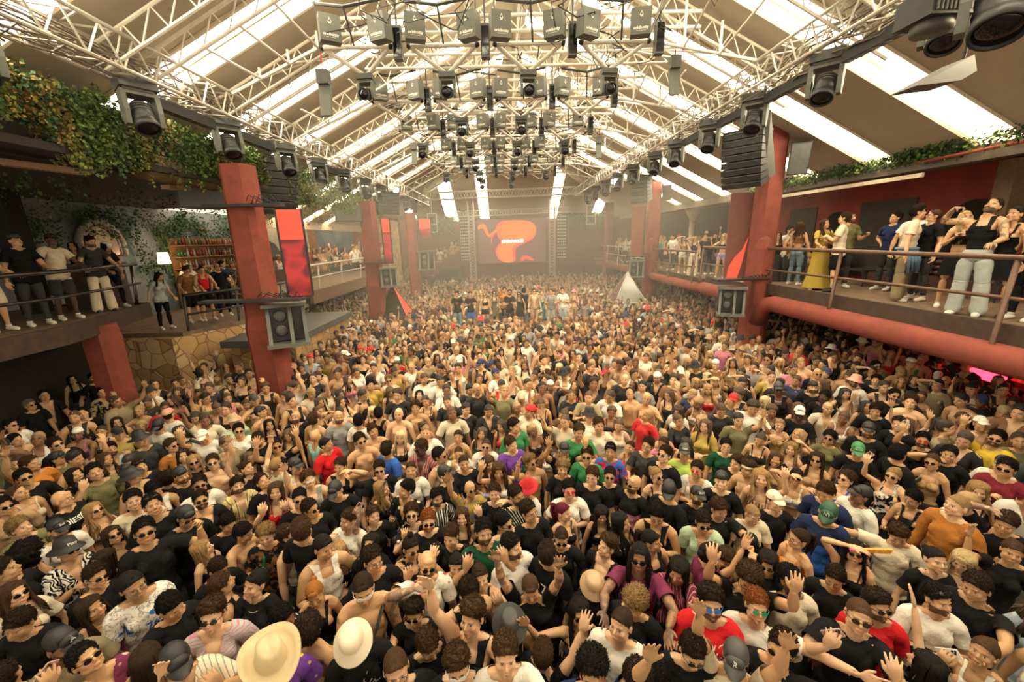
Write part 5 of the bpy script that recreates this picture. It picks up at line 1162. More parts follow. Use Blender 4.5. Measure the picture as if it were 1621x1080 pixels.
def random_desc(r, u=0, v=0):
    sex = 'm' if r.rand() < .62 else 'f'; d = dict(px=u, py=v, sex=sex, skin=int(r.choice([0, 1, 1, 1, 2, 2, 3], p=[.3, .2, .2, .15, .08, .05, .02])), yaw=r.normal(0, 28), pitch=r.normal(-2, 9), arms=POSES[r.randint(len(POSES))], phone=0)
    d['hc'] = str(r.choice(list('kkddddnnnb'))) if sex == 'm' else str(r.choice(list('kddnnnbbbp')))
    d['hair'] = str(r.choice(['short', 'short', 'short', 'quiff', 'buzz', 'buzz', 'curly', 'slick'])) if sex == 'm' else str(r.choice(['long', 'long', 'wavy', 'wavy', 'bun', 'pony', 'curly']))
    if sex == 'm': d['top'] = str(r.choice(['tee', 'tee', 'tee', 'tee', 'tee', 'shirt', 'tank', 'tank', 'bare'])); 
    else: d['top'] = str(r.choice(['strap', 'strap', 'tank', 'bra', 'bandeau', 'tee', 'bra']))
    d['tc'] = TOPC[r.randint(len(TOPC))]
    if d['top'] == 'shirt': d['pat'] = str(r.choice(['print', 'stripe_v', 'camo', 'scribble'])); d['tc2'] = str(r.choice(['cream', 'black', 'olive', 'blue', 'red']))
    if d['top'] in ('bare',): d.pop('tc')
    if r.rand() < .46: d['eye'], d['eyec'] = EYE['g']; d['eyek'] = 'g'
    elif r.rand() < .06: k = 'wr'[r.randint(2)]; d['eye'], d['eyec'] = EYE[k]; d['eyek'] = k
    if sex == 'm' and r.rand() < .4: d['beard'] = 1
    if r.rand() < (.14 if sex == 'm' else .03):
        d['hat'] = str(r.choice(['cap', 'cap', 'backcap', 'bucket'])); d['hatc'] = str(r.choice(['black', 'black', 'black', 'white', 'charcoal', 'tan', 'navy', 'white', 'red'])); d['hair'] = 'buzz'
    if r.rand() < .08 and not d.get('hat') and sex == 'm': d['hair'] = None
    d['h'] = r.normal(1.78, .06) if sex == 'm' else r.normal(1.67, .05)
    if 'face' in d['arms'] or 'high' in d['arms'] or 'low' in d['arms']: d['phone'] = 1
    return d
N_IND = 325
BALC = '''
1575,8.35,7.15,3.27,m1,slick,k,tank:black,flex rail,-25,B T N t-16 leg=jeans:pale h=1.90 sc=white
1430,8.75,8.85,3.27,m0,quiff,d,tee:cream,down down,105,leg=jeans:khaki h=1.88 sc=white lean=8
1334,8.55,10.45,3.27,m0,short,n,tee:cream,down chest,-110,leg=shorts:black h=1.84 sc=black
1311,8.5,10.95,3.27,f1,long,n,tee:mustard,rail chest,40,leg=gown:mustard h=1.72
1268,8.65,12.05,3.27,f1,wavy,n,bandeau:brown,down down,172,leg=slim:jeans h=1.70
1353,9.35,11.2,3.27,m1,buzz,d,tee:olive,down drink,50,B leg=slim:charcoal h=1.86
1234,8.9,13.4,3.08,f1,wavy,n,strap:black,down fist,-10,leg=gown:charcoal h=1.74
1248,9.6,13.9,3.08,m1,short,d,tee:white,down down,60,leg=jeans:charcoal h=1.90
1256,9.1,13.0,3.08,f1,bun,n,strap:brown,clasp down,20,leg=slim:charcoal h=1.66
1291,9.6,13.2,3.08,f1,bun,k,tank:black,down down,10,leg=slim:charcoal h=1.70
1407,9.9,10.5,3.27,m1,short,d,tee:navy,hip down,-60,leg=slim:charcoal h=1.82
1450,9.7,9.7,3.27,m1,short,d,tee:white,down down,-20,leg=jeans:charcoal h=1.88
1476,9.15,8.85,3.27,m0,buzz,n,tee:black,drink down,-75,g leg=slim:charcoal h=1.80
1528,8.85,7.9,3.27,f1,braids,p,bandeau:black,clasp down,10,N leg=skirt:black h=1.73
1598,8.6,6.95,3.27,f1,bun,k,tank:black,chest down,-40,leg=skirt:black h=1.74 sc=black
1640,8.7,6.6,3.27,m1,short,k,tank:black,down chest,-60,B leg=slim:black h=1.84
1180,8.75,14.6,3.08,m0,quiff,d,tee:black,chest clasp,20,leg=slim:charcoal h=1.86
1143,8.5,16.0,3.08,f0,long,p,bra:black,fist fist,-20,g leg=hot:lilac h=1.74
1115,9.3,18.6,3.0,m1,short,d,long:black,down down,170,leg=slim:black h=1.92
1092,8.45,18.3,3.0,f0,wavy,b,tank:black,over down,-10,leg=jeans:cream h=1.74
1100,9.0,18.5,3.0,m1,curly,k,tee:black,down chest,-15,leg=slim:charcoal h=1.80
1068,8.5,19.6,3.0,f0,long,n,bandeau:tan,over rail,20,leg=hot:white h=1.76
1036,8.3,23.6,3.0,m1,short,n,tee:black,rail rail,-10,g lean=16 leg=slim:charcoal h=1.82
1044,8.7,23.0,3.0,m0,short,b,tank:teal,down down,-50,leg=slim:charcoal h=1.80
1052,8.8,21.6,3.0,m0,short,d,tee:white,down down,-60,leg=slim:charcoal h=1.82
1017,8.5,25.2,3.0,f0,long,b,strap:black,down down,-20,leg=slim:charcoal h=1.70
1008,8.8,26.6,3.0,m1,short,d,tee:black,down down,-20,leg=slim:charcoal h=1.80
999,8.6,27.6,3.0,m0,short,n,tee:white,down rail,-20,leg=slim:charcoal h=1.80
988,8.5,28.9,3.0,f0,long,b,tee:white,down down,-20,leg=slim:charcoal h=1.70
975,8.6,30.8,3.0,f0,wavy,p,strap:cream,down rail,-10,leg=slim:charcoal h=1.72
'''.strip().splitlines()
LEFTP = '''
4,-9.9,7.9,3.35,m1,short,d,tee:grey,down rail,60,leg=shorts:cream h=1.80 sc=white
16,-9.75,8.5,3.35,m1,short,k,tee:black,down rail,30,hat=cap:charcoal leg=slim:charcoal h=1.84 sc=white
58,-9.85,9.2,3.35,m3,short,k,tee:cream,rail rail,35,hat=cap:black leg=shorts:charcoal h=1.86 side=4
108,-9.95,10.15,3.35,m1,short,k,tee:charcoal,rail rail,30,B leg=jeans:cream h=1.82 lean=10 sc=charcoal
140,-10.2,10.75,3.35,f1,long,k,tee:black,rail down,50,hat=cap:white leg=slim:black h=1.70 lean=14
181,-10.9,11.15,3.35,m1,short,d,tee:black,down rail,-50,g leg=slim:black h=1.74
208,-11.4,11.2,3.35,f1,long,d,strap:black,down down,-10,leg=slim:black h=1.72
247,-10.3,12.2,2.47,f0,long,d,tee:pale,down rail,40,leg=slim:black h=1.72 lean=20
288,-10.2,13.2,2.47,m1,short,n,tee:brown,rail rail,35,g leg=shorts:black h=1.80 lean=12
304,-9.9,13.5,2.47,m1,buzz,d,tank:red,rail rail,20,leg=shorts:black h=1.80 lean=8
322,-9.9,14.3,2.47,m1,short,n,tee:black,down rail,20,hat=cap:tan leg=slim:black h=1.80
340,-10.8,15.9,2.47,m1,short,k,tee:navy,down down,80,leg=slim:black h=1.84
359,-10.2,16.0,2.47,f1,long,k,bra:tan,down down,-20,leg=skirt:black h=1.74
370,-9.7,15.9,2.47,f1,long,k,tank:black,down rail,10,leg=shorts:khaki h=1.76
376,-11.2,18.6,2.95,m1,short,k,tee:white,down down,170,leg=slim:black h=1.84
465,-8.35,16.2,2.47,m0,short,g,tee:cream,rail rail,30,leg=slim:black h=1.80 lean=22
474,-8.4,17.3,2.95,f0,bun,n,strap:tan,rail down,10,leg=slim:black h=1.66 lean=14
'''.strip().splitlines()
STAGEP = '''
722,-2.21,18.20,.8,m1,short,k,tee:black,down down,0,leg=jeans:jeans h=1.80
741,-1.62,18.30,.8,m1,short,n,tee:black,low low,10,leg=shorts:blue h=1.76
752,-1.30,18.90,.8,f0,long,b,strap:gold,down up,0,leg=skirt:tan h=1.72
765,-0.95,18.20,.8,f0,long,b,bandeau:black,down down,5,g leg=hot:black h=1.72
779,-0.54,18.50,.8,f1,long,d,strap:olive,down down,10,g leg=skirt:olive h=1.74
804,0.16,17.90,.8,m1,short,k,tee:black,low low,0,g B leg=slim:black h=1.84
795,-0.07,18.90,.8,m1,short,d,tee:orange,up down,5,leg=slim:black h=1.84
820,0.61,18.20,.8,f1,long,k,strap:black,down down,-15,g leg=skirt:black h=1.70
830,0.88,18.60,.8,m1,short,k,tee:black,down down,160,leg=jeans:jeans h=1.82
845,1.28,18.20,.8,m0,short,n,open:tan,down down,10,g leg=slim:tan h=1.82
857,1.64,18.50,.8,f0,bun,b,strap:teal,chest down,20,leg=slim:teal h=1.70
873,2.05,18.20,.8,m1,short,n,tee:grey,low low,-10,leg=slim:pale h=1.78
892,2.57,18.20,.8,m0,short,n,tee:white,chest chest,0,c leg=slim:pale h=1.82
916,3.11,18.30,.8,f0,wavy,p,bra:tan,down clasp,20,leg=slim:tan h=1.70 hat=bucket:pink
'''.strip().splitlines()
def put_line(l, group, lms):
    px, x, y, z, ss, hair, hc, top, arms, yaw, ex = l.split(','); ex2 = []; kw = {}
    d = parse(','.join([px, '0', ss, hair, hc, top, arms, yaw, ' '.join(e for e in ex.split() if '=' not in e or e.startswith('hat='))]))
    hh = 1.78
    for e in ex.split():
        if '=' in e and not e.startswith('hat='):
            a, b = e.split('=')
            if a == 'leg': d['leg'], d['lc'] = b.split(':')
            elif a == 'h': hh = float(b)
            elif a == 'sc': d['sc'] = b
            elif a in ('lean', 'side'): d[a] = float(b)
    if group.startswith('people on the right') and float(y) < 13.2: hh *= 1.075
    d['h'] = hh; s = 1 if np.random.RandomState(int(float(px))).rand() < .5 else -1
    d.setdefault('legs', ((.10, -.03, -1), (.06, .05, -1), (.06, .02, -1), (.03, .02, -1)) if s > 0 else ((.05, .02, -1), (.03, .02, -1), (.12, -.05, -1), (.05, .06, -1)))
    if 'lean' in d and 'rail' in d['arms']: d['pitch'] = 12
    return put(d, np.array([float(x), float(y), float(z)]), crowd=False, group=group, lms=lms, height=hh)
LR = [('front red column', (8, 12.75)), ('middle red column', (8, 22.4)), ('red banner screen', (7.8, 14.2)), ('studded sofa', (11.5, 12)), ('dark arch', (12.8, 11.2)), ('pale round pillar', (11.3, 25))]
LL = [('front left column', (-5.92, 9.85)), ('carved arch mirror', (-13, 15)), ('lit bar lamp', (-12.8, 17.5)), ('dark diagonal post', (-11.8, 10.3)), ('red screen strip', (-6.7, 11)), ('stone wall', (-9, 12.5))]
LS = [('left glass pyramid', (-5.3, 19)), ('right glass pyramid', (6.3, 21)), ('stage screen', (.6, 35)), ('stage edge', (.2, 17.4))]
struct('floor_stage', MB().box((-2.7, 17.5, 0), (3.5, 19.4, .8)), M['black'])
for l in BALC: put_line(l, 'people on the right balcony', LR)
for l in LEFTP: put_line(l, 'people on the left balcony', LL)
for l in STAGEP: put_line(l, 'group standing on the low stage', LS)
CROWD_ORDER = sorted(zip(CROWD, pts), key=lambda q: q[1][0] ** 2 + q[1][1] ** 2)
for d, p in CROWD_ORDER: put(d, np.array([p[0], p[1], 0.0]))
n_left = max(0, N_IND - len(PEOPLE)); vis = []
for q in fill:
    u, v, w = project((q[0], q[1], 1.7))
    if -20 < u < 1640 and v < 1085: vis.append(q)
chosen = vis[:n_left]; cs = set(chosen)
for (x, y) in chosen:
    u, v, w = project((x, y, 1.65)); d = random_desc(fr, u, v); put(d, np.array([x, y, 0.0]))
print('individual people', len(PEOPLE), 'fill', len(fill), 'unseen front', 0)
# ---- the far crowd: past three hundred people, one object ----------------
rest = [q for q in fill if q not in cs]
t = NT('crowd_cloth'); a = t.n('ShaderNodeAttribute', attribute_type='GEOMETRY', attribute_name='tint'); t.set(a.outputs['Color'], .8); CR_C = t.m
CR_S = skin_material('crowd_skin', True)
LOD = {}
def lod_part(me, J, faces, zmin=None, rigid=None):
    m = decimate(me, faces); v = mesh_np(m); F = [tuple(p.vertices) for p in m.polygons]
    if zmin is not None:
        keep = v[:, 2] > zmin; F = [f for f in F if all(keep[i] for i in f)]; used = sorted({i for f in F for i in f}); mp = {a: b for b, a in enumerate(used)}; v = v[used]; F = [tuple(mp[i] for i in f) for f in F]
    Fa = np.array([f if len(f) == 3 else f[:3] for f in F]); ex = [(f[0], f[2], f[3]) for f in F if len(f) == 4]
    if ex: Fa = np.vstack([Fa, ex])
    if rigid is not None: W = np.zeros((len(v), 37)); W[:, rigid] = 1
    else: W = weights(v, J)
    return v, Fa, W
def build_lod(level, nb, nt, nh):
    for sex in 'mf':
        B = BODY[sex]; J = B['J']; L = {'body': lod_part(B['body']['me'], J, nb, .75)}
        for k in ('tee', 'tank', 'strap', 'bra', 'bandeau', 'shirt'): L[k] = lod_part(B[k]['me'], J, nt)
        for k in ('short', 'quiff', 'curly', 'buzz', 'slick', 'long', 'wavy', 'bun', 'pony', 'cap', 'backcap', 'bucket', 'glasses'): L[k] = lod_part(HAIR_LOD.get(k, HAIR[k]), J, nh if k not in ('long', 'wavy') else nh * 2, rigid=4)
        LOD[level, sex] = L
build_lod(0, 2200, 420, 380); build_lod(1, 1100, 200, 160); build_lod(2, 620, 130, 90)
VV, FF, RR, TT, MI = [], [], [], [], []; off = 0
def crowd_member(x, y, z, level, d, r):
    global off
    sex = d['sex']; L = LOD[level, sex]; J = BODY[sex]['J']; yaw = math.degrees(math.atan2(-x, y)) + d['yaw'] * .6
    X = fk(J, sex, d['arms'], (d['yaw'] * .4, d['pitch'], r.normal(0, 5)), 0, 0, None, r.normal(0, 3), r); sc = d['h'] / 1.772; rt = np.array(Matrix.Rotation(math.radians(yaw), 3, 'Z')) * sc
    parts = [('body', np.array(SKIN[d['skin']]) * r.uniform(.85, 1.15), 0)]
    if d['top'] != 'bare': parts.append((d['top'], np.array(C[d['tc']]) * r.uniform(.8, 1.1), 1))
    if d.get('hair'): parts.append((d['hair'], np.array(HC[d['hc']]), 1))
    if d.get('hat'): parts.append((d['hat'], np.array(C[d['hatc']]), 1))
    if d.get('eye') == 'glasses' and level < 3: parts.append(('glasses', np.array(d['eyec']), 1))
    for nm, col, mi in parts:
        v, F, W = L[nm]; p = skin_pts(v, W, X) @ rt.T + np.array([x, y, z]); VV.append(p); RR.append(v); FF.append(F + off); TT.append(np.tile(np.append(col, 1.0), (len(v), 1))); MI.append(np.full(len(F), mi)); off += len(v)
for (x, y) in rest:
    dist = math.hypot(x, y); r = np.random.RandomState(int(abs(x * 971 + y * 7919)) % 100000); crowd_member(x, y, 0, 0 if dist < 11 else 1 if dist < 19 else 2, random_desc(r), r)
# people packed on the far left terrace and the far balconies and steps
for k in range(70):
    r = np.random.RandomState(5000 + k)
    if k < 26: x, y, z = r.uniform(-9.2, -8.1), 17.6 + 11 * r.rand(), 2.95
    elif k < 44: x, y, z = r.uniform(9.1, 11), 19.5 + 15 * r.rand(), 3.0
    elif k < 56: x, y, z = r.uniform(-12.6, -10.8), 14 + 9 * r.rand(), 2.47
    else: t_ = r.rand(); x, y, z = -8.0 + 4.2 * t_, 33.5 + r.uniform(0, 2), 1.2 + 2.0 * t_
    dd = random_desc(r); dd['yaw'] = r.normal(0, 30) + (40 if x < 0 else -40); crowd_member(x, y, z, 1 if y < 22 else 2, dd, r)
V = np.vstack(VV); F = np.vstack(FF); me = bpy.data.meshes.new('crowd'); me.vertices.add(len(V)); me.vertices.foreach_set('co', V.astype(np.float32).ravel())
me.loops.add(F.size); me.loops.foreach_set('vertex_index', F.astype(np.int32).ravel()); me.polygons.add(len(F)); me.polygons.foreach_set('loop_start', np.arange(0, F.size, 3, dtype=np.int32)); me.polygons.foreach_set('loop_total', np.full(len(F), 3, np.int32))
me.materials.append(CR_S); me.materials.append(CR_C); me.polygons.foreach_set('material_index', np.concatenate(MI).astype(np.int32)); me.polygons.foreach_set('use_smooth', np.ones(len(F), bool))
a = me.attributes.new('rest', 'FLOAT_VECTOR', 'POINT'); a.data.foreach_set('vector', np.vstack(RR).astype(np.float32).ravel()); a = me.attributes.new('tint', 'FLOAT_COLOR', 'POINT'); a.data.foreach_set('color', np.vstack(TT).astype(np.float32).ravel())
me.update(); me.validate(); o = bpy.data.objects.new('crowd', me); COL.objects.link(o); tag(o, 'dense crowd of dancers filling the far floor, terraces and rear steps', 'crowd', kind='stuff')
print('crowd faces', len(F))
VV = FF = RR = TT = MI = None
struct('floor_rear_steps', MB().box((-8.3, 33.4, 0), (-6.9, YB, 1.2)).box((-6.9, 33.4, 0), (-5.4, YB, 1.9)).box((-5.4, 33.4, 0), (-3.6, YB, 2.7)), M['black'])
# ================================================================ overhead: trusses, pods, moving heads, boxes
ORD = ['first', 'second', 'third', 'fourth', 'fifth', 'sixth', 'seventh', 'eighth', 'ninth', 'tenth', 'eleventh', 'twelfth', 'thirteenth']
def mirror(ring): return ring
def lattice(mb, a0, a1, b0, b1, n, r, straight=False):
    a0, a1, b0, b1 = [np.array(q, float) for q in (a0, a1, b0, b1)]
    for i in range(n):
        t0, t1 = i / n, (i + 1) / n; A = a0 + (a1 - a0) * t0; B = b0 + (b1 - b0) * (t0 + t1) / 2; A2 = a0 + (a1 - a0) * t1
        mb.tube(A, B, r, 5, cap=False); mb.tube(B, A2, r, 5, cap=False)
def box_truss(name, label, p0, p1, w, h, r, n, mat, group=None, lat=None, updir=(0, 0, 1)):
    p0, p1 = np.array(p0, float), np.array(p1, float); d = unit(p1 - p0); up = np.array(updir, float); sd = unit(np.cross(d, up)); up = np.cross(sd, d)
    root = thing(name, label, 'truss', p0, group); c = [(sx * w / 2 * sd + sz * h / 2 * up) for sx, sz in ((-1, -1), (1, -1), (1, 1), (-1, 1))]
    L = p1 - p0
    for q in c: MB().tube(q, q + L, r, 8).build('chord', mat, root)
    mb = MB()
    for i in range(4): a, b = c[i], c[(i + 1) % 4]; lattice(mb, a, a + L, b, b + L, n, r * .5)
    mb.build('lattice', mat, root); return root
box_truss('lighting_truss', 'long aluminium box truss along the right roof slope over the balcony edge', (5.8, 1.0, 8.15), (5.8, 33, 8.15), .55, .5, .032, 58, M['steel'])
box_truss('lighting_truss', 'long aluminium box truss along the left roof slope above the hanging plants', (-5.95, 1.0, 7.75), (-5.95, 33, 7.75), .55, .5, .032, 58, M['steel'])
# cable looms lying in those trusses
def cable_mess(name, label, x, z, y0, y1, n, seed, spread=.22):
    r = np.random.RandomState(seed); mb = MB()
    for i in range(n):
        a = r.uniform(y0, y1 - 3); L = r.uniform(2, 6); k = 9; ox, oz = r.uniform(-spread, spread, 2)
        pts = [(x + ox + .06 * math.sin(j * 2 + i), a + L * j / (k - 1), z + oz + r.normal(0, .05)) for j in range(k)]
        mb.path(pts, r.uniform(.008, .018), 5)
    o = mb.build(name, plain(name + '_rubber', (.16, .13, .10), .6, var=.5)); return tag(o, label, 'cables', kind='stuff')
cable_mess('cables', 'tangled cables lying in the right long truss', 5.8, 8.0, 1, 33, 70, 4); cable_mess('cables', 'tangled cables lying in the left long truss', -5.95, 7.6, 1, 33, 70, 5)
# sloping roof trusses
k = 0
for side, nm in ((-1, 'left'), (1, 'right')):
    for i in range(9):
        for dy in ((-.35, .35) if i < 5 else (0,)):
            y = 7.5 + 2.62 * i + dy
            a, b = XR + side * .5, XR + side * (6.2 if side > 0 else 6.6); zt = lambda x: roof_z(x) - .22; zb = lambda x: roof_z(x) - .62
            lab = '%s white lattice rafter on the %s roof slope%s' % (ORD[i], nm, '' if dy == 0 else ', nearer twin' if dy < 0 else ', farther twin')
            root = thing('roof_truss', lab, 'truss', (a, y, zt(a)), 'sloping lattice rafters under the roof'); o_ = np.array([a, y, zt(a)])
            MB().tube(np.zeros(3), np.array([b, y, zt(b)]) - o_, .030, 7).build('chord', M['white'], root)
            MB().tube(np.array([a, y, zb(a)]) - o_, np.array([b, y, zb(b)]) - o_, .030, 7).build('chord', M['white'], root)
            mb = MB(); lattice(mb, np.zeros(3), np.array([b, y, zt(b)]) - o_, np.array([a, y, zb(a)]) - o_, np.array([b, y, zb(b)]) - o_, 13, .013); mb.build('lattice', M['white'], root)
# tie frames across the hall, one per pod row
ROWS = [5.6, 9.6, 13.0, 16.2, 19.6, 23.0, 26.4]
ZP = 8.75
for i, y in enumerate(ROWS):
    for side, nm in ((-1, 'left'), (1, 'right')):
        x0 = side * 3.4 - .3; x1 = 5.4 if side > 0 else -5.6; root = thing('tie_frame', '%s white tube tie frame between ceiling rig and %s long truss' % (ORD[i], nm), 'frame', (x0, y, ZP), 'white tube tie frames'); o_ = np.array([x0, y, ZP])
        zr = lambda x: roof_z(x) - .25
        xs = np.linspace(x0, x1, 4); ze = 8.35 if side > 0 else 7.95
        lower = [(x, y, ZP + (ze - ZP) * j / 3) for j, x in enumerate(xs)]
        MB().tube(np.array(lower[0]) - o_, np.array(lower[-1]) - o_, .034, 8).build('tie_bar', M['white'], root)
        MB().tube(np.array([x0, y + 1.7, ZP + .5]) - o_, np.array([xs[2], y + 1.7, ZP + .25]) - o_, .03, 8).build('tie_bar', M['white'], root)
        for j in (0, 1, 2): MB().tube(np.array(lower[j]) - o_, np.array([xs[j], y + .0, zr(xs[j])]) - o_, .026, 6).build('upright', M['white'], root)
        for j in (0, 1): MB().tube(np.array(lower[j + 1]) - o_, np.array([xs[j], y + 1.7, ZP + .5]) - o_, .024, 6).build('brace', M['white'], root)
        for j in (0, 1, 2): MB().tube(np.array(lower[j]) - o_, np.array([xs[j], y - 1.7, zr(xs[j]) - .3]) - o_, .024, 6).build('brace', M['white'], root)
# ---- moving head lights -------------------------------------------------
def moving_head(scale=1.0, tape=False, pitch=35, slim=False):
    """hangs from its base; beam forward (-y) and down"""
    root = thing('moving_head_light', '', 'stage light')
    b = MB(); b.box((-.20, -.14, -.13), (.20, .14, 0)); b.box((-.16, -.10, -.16), (.16, .10, -.13)); b.tube((-.12, 0, 0), (-.12, 0, .10), .018, 6); b.tube((.12, 0, 0), (.12, 0, .10), .018, 6); b.build('base', M['grey'], root)
    y = MB()
    for s in (-1, 1):
        y.prism([(s * .20, -.09, -.16), (s * .20, .09, -.16), (s * .20, .10, -.40), (s * .20, .05, -.56), (s * .20, -.05, -.56), (s * .20, -.10, -.40)], (-s * .055, 0, 0))
    y.box((-.20, -.09, -.20), (.20, .09, -.15)); y.build('yoke', M['casing'], root)
    a = math.radians(pitch); ax = np.array([0, -math.cos(a), -math.sin(a)]); c = np.array([0, 0, -.44])
    h = MB(); h.lathe([(.0, -.20), (.085, -.20), (.11, -.16), (.125, -.05), (.135, .05), (.125, .06), (.125, .12), (.138, .13), (.138, .20), (.122, .20), (.118, .18), (.0, .18)], c, ax, 20); hd = h.build('head', M['black'], root, True)
    h = MB()
    for q in (-.14, -.10, -.06): h.lathe([(.128, q), (.134, q + .008), (.128, q + .016)], c, ax, 18)
    h.build('cooling_fin', M['grey'], hd, True)
    MB().lathe([(.112, .183), (.108, .192), (.0, .198)], c, ax, 18).build('lens', M['lens'], root, True)
    if tape: MB().box((.146, -.05, -.50), (.150, .01, -.22)).box((-.03, -.17, -.40), (.03, -.165, -.36)).build('tape_mark', M['yellow'], root)
    root.scale = (scale,) * 3; return root
MH = moving_head(pitch=66); MH2 = moving_head(pitch=28); MHn = [0, 0]
def put_head(loc, label, group, scale=1.0, yaw=0, pitch=None, proto=None):
    q_ = 1 if proto else 0; P0 = (MH, MH2)[q_]; o = P0 if MHn[q_] == 0 else copy_tree(P0); MHn[q_] += 1
    o.location = Vector(loc); o.rotation_euler = (math.radians(pitch or 0), 0, math.radians(yaw)); o.scale = (scale,) * 3; tag(o, label, 'stage light', group); return o
hang_l = [3.1, 5.3, 7.54, 9.71, 12.12, 14.14, 16.24, 18.7, 20.99, 23.55, 26.0, 28.4]
hang_r = [3.9, 6.04, 8.13, 10.26, 12.38, 14.68, 16.66, 19.33, 21.85, 24.4, 27.0, 29.4]
for i, y in enumerate(hang_l):
    if i < 1: continue
    put_head((-5.95, y, 7.50), '%s black moving head hanging under the left long truss' % ORD[i], 'moving heads under the left long truss', 1.25, 60 - i * 3, -8)
for i, y in enumerate(hang_r): put_head((5.9, y, 7.90), '%s black moving head hanging under the right long truss' % ORD[i], 'moving heads under the right long truss', 1.3 if i else 1.15, -50 + i * 3, -8)
put_head((4.35, 4.0, 7.25), 'large black moving head with yellow tape, top right corner of the roof', None, 1.35, -45, -6)
# black led battens hanging from the trusses
def batten(loc, L, rot, label):
    root = thing('light_batten', label, 'stage light', loc, 'black light battens', rot); MB().box((-.08, -L / 2, -.13), (.08, L / 2, .05)).build('housing', M['black'], root)
    for q in np.linspace(-L / 2 + .15, L / 2 - .15, int(L / .22)): MB().tube((0, q, -.135), (0, q, -.128), .05, 10).build('lens', M['casing'], root, True)
    mb = MB()
    for q in np.linspace(-L / 2 + .1, L / 2 - .1, 5): mb.tube((-.09, q, .05), (.02, q, .35), .014, 6)
    mb.build('clamp', M['white'], root); return root
for i, (y, L) in enumerate(((8.65, 1.5), (11.0, 1.3), (15.2, 1.2))): batten((-6.02, y, 7.36), L, 0, '%s black light batten under the left long truss' % ORD[i])
for i, (y, L) in enumerate(((7.1, 1.4), (9.2, 1.5), (11.4, 1.2), (13.6, 1.2))): batten((5.95, y, 7.75), L, 0, '%s black light batten under the right long truss' % ORD[i])
# ---- pods: white hexagon tubes, a head at every tip, dark boxes with lettering above
def text_mesh(s, size, name, mat, parent, loc, rot=(0, 0, 0), ext=.002, shear=0, bold=0.0, align='CENTER'):
    cu = bpy.data.curves.new(name, 'FONT'); cu.body = s; cu.size = size; cu.align_x = align; cu.align_y = 'CENTER'; cu.extrude = ext; cu.shear = shear; cu.offset = bold; cu.resolution_u = 2
    o = bpy.data.objects.new(name, cu); COL.objects.link(o); dg = bpy.context.evaluated_depsgraph_get(); me = bpy.data.meshes.new_from_object(o.evaluated_get(dg)); bpy.data.objects.remove(o)
    me.materials.clear(); me.materials.append(mat); o = bpy.data.objects.new(name, me); COL.objects.link(o); o.location = loc; o.rotation_euler = rot
    if parent: o.parent = parent
    return o
def make_box():
    root = thing('ceiling_box', '', 'box'); w, d, h = .27, .20, .33; mb = MB(); mb.prism([(-w, -d, -h), (w, -d, -h), (w, d * .8, -h), (-w, d * .8, -h)], (0, 0, 2 * h)); c = mb.build('casing', M['casing'], root)
    text_mesh('orkibotty', .105, 'lettering', M['cloth_w'], root, (0, -d - .004, -.17), (math.pi / 2, 0, 0), bold=.003)
    MB().box((-.13, -d - .006, -.245), (.13, -d - .001, -.238)).build('rule', M['cloth_w'], root)
    mb = MB(); a, b, cc = (-.045, -d - .004, .13), (.045, -d - .004, .13), (0, -d - .004, .23); mb.tube(a, b, .006, 5); mb.tube(b, cc, .006, 5); mb.tube(a, cc, .006, 5); mb.box((-.03, -d - .006, .09), (.03, -d - .001, .115)); mb.build('triangle_mark', M['cloth_w'], root)
    return root
BX = make_box(); first = True
ROWN = ['overhead', 'front', 'second', 'third', 'fourth', 'fifth', 'sixth']
ACR = ['outermost left', 'second from left', 'third from left', 'fourth from left', 'fifth from left', 'third from right', 'second from right', 'outermost right']
POD = None
def make_pod():
    root = thing('ceiling_pod', '', 'frame'); 
    ends = [(-.70, 0, 0), (.70, 0, 0)]; tip = (.0, .50, -.36)
    MB().tube(ends[0], ends[1], .048, 8).build('tube', M['white'], root); 
    for e in ends: MB().tube(e, tip, .044, 8).build('tube', M['white'], root)
    for q_ in (-.70, .70): MB().tube((q_, 0, 0), (q_, .0, .8), .012, 5).build('hanger', M['wire'], root)
    for e in ends + [tip]: MB().ball(e, .06, 8, 6).build('joint', M['black'], root, True)
    b = MB(); b.path([(-.66, -.35, .62), (0, -.55, .45), (.66, -.35, .66)], .032, 7); b.tube((0, -.55, .45), (.05, -.3, -.1), .02, 6); b.build('bent_pipe', M['black'], root)
    return root
POD = make_pod(); firstp = True
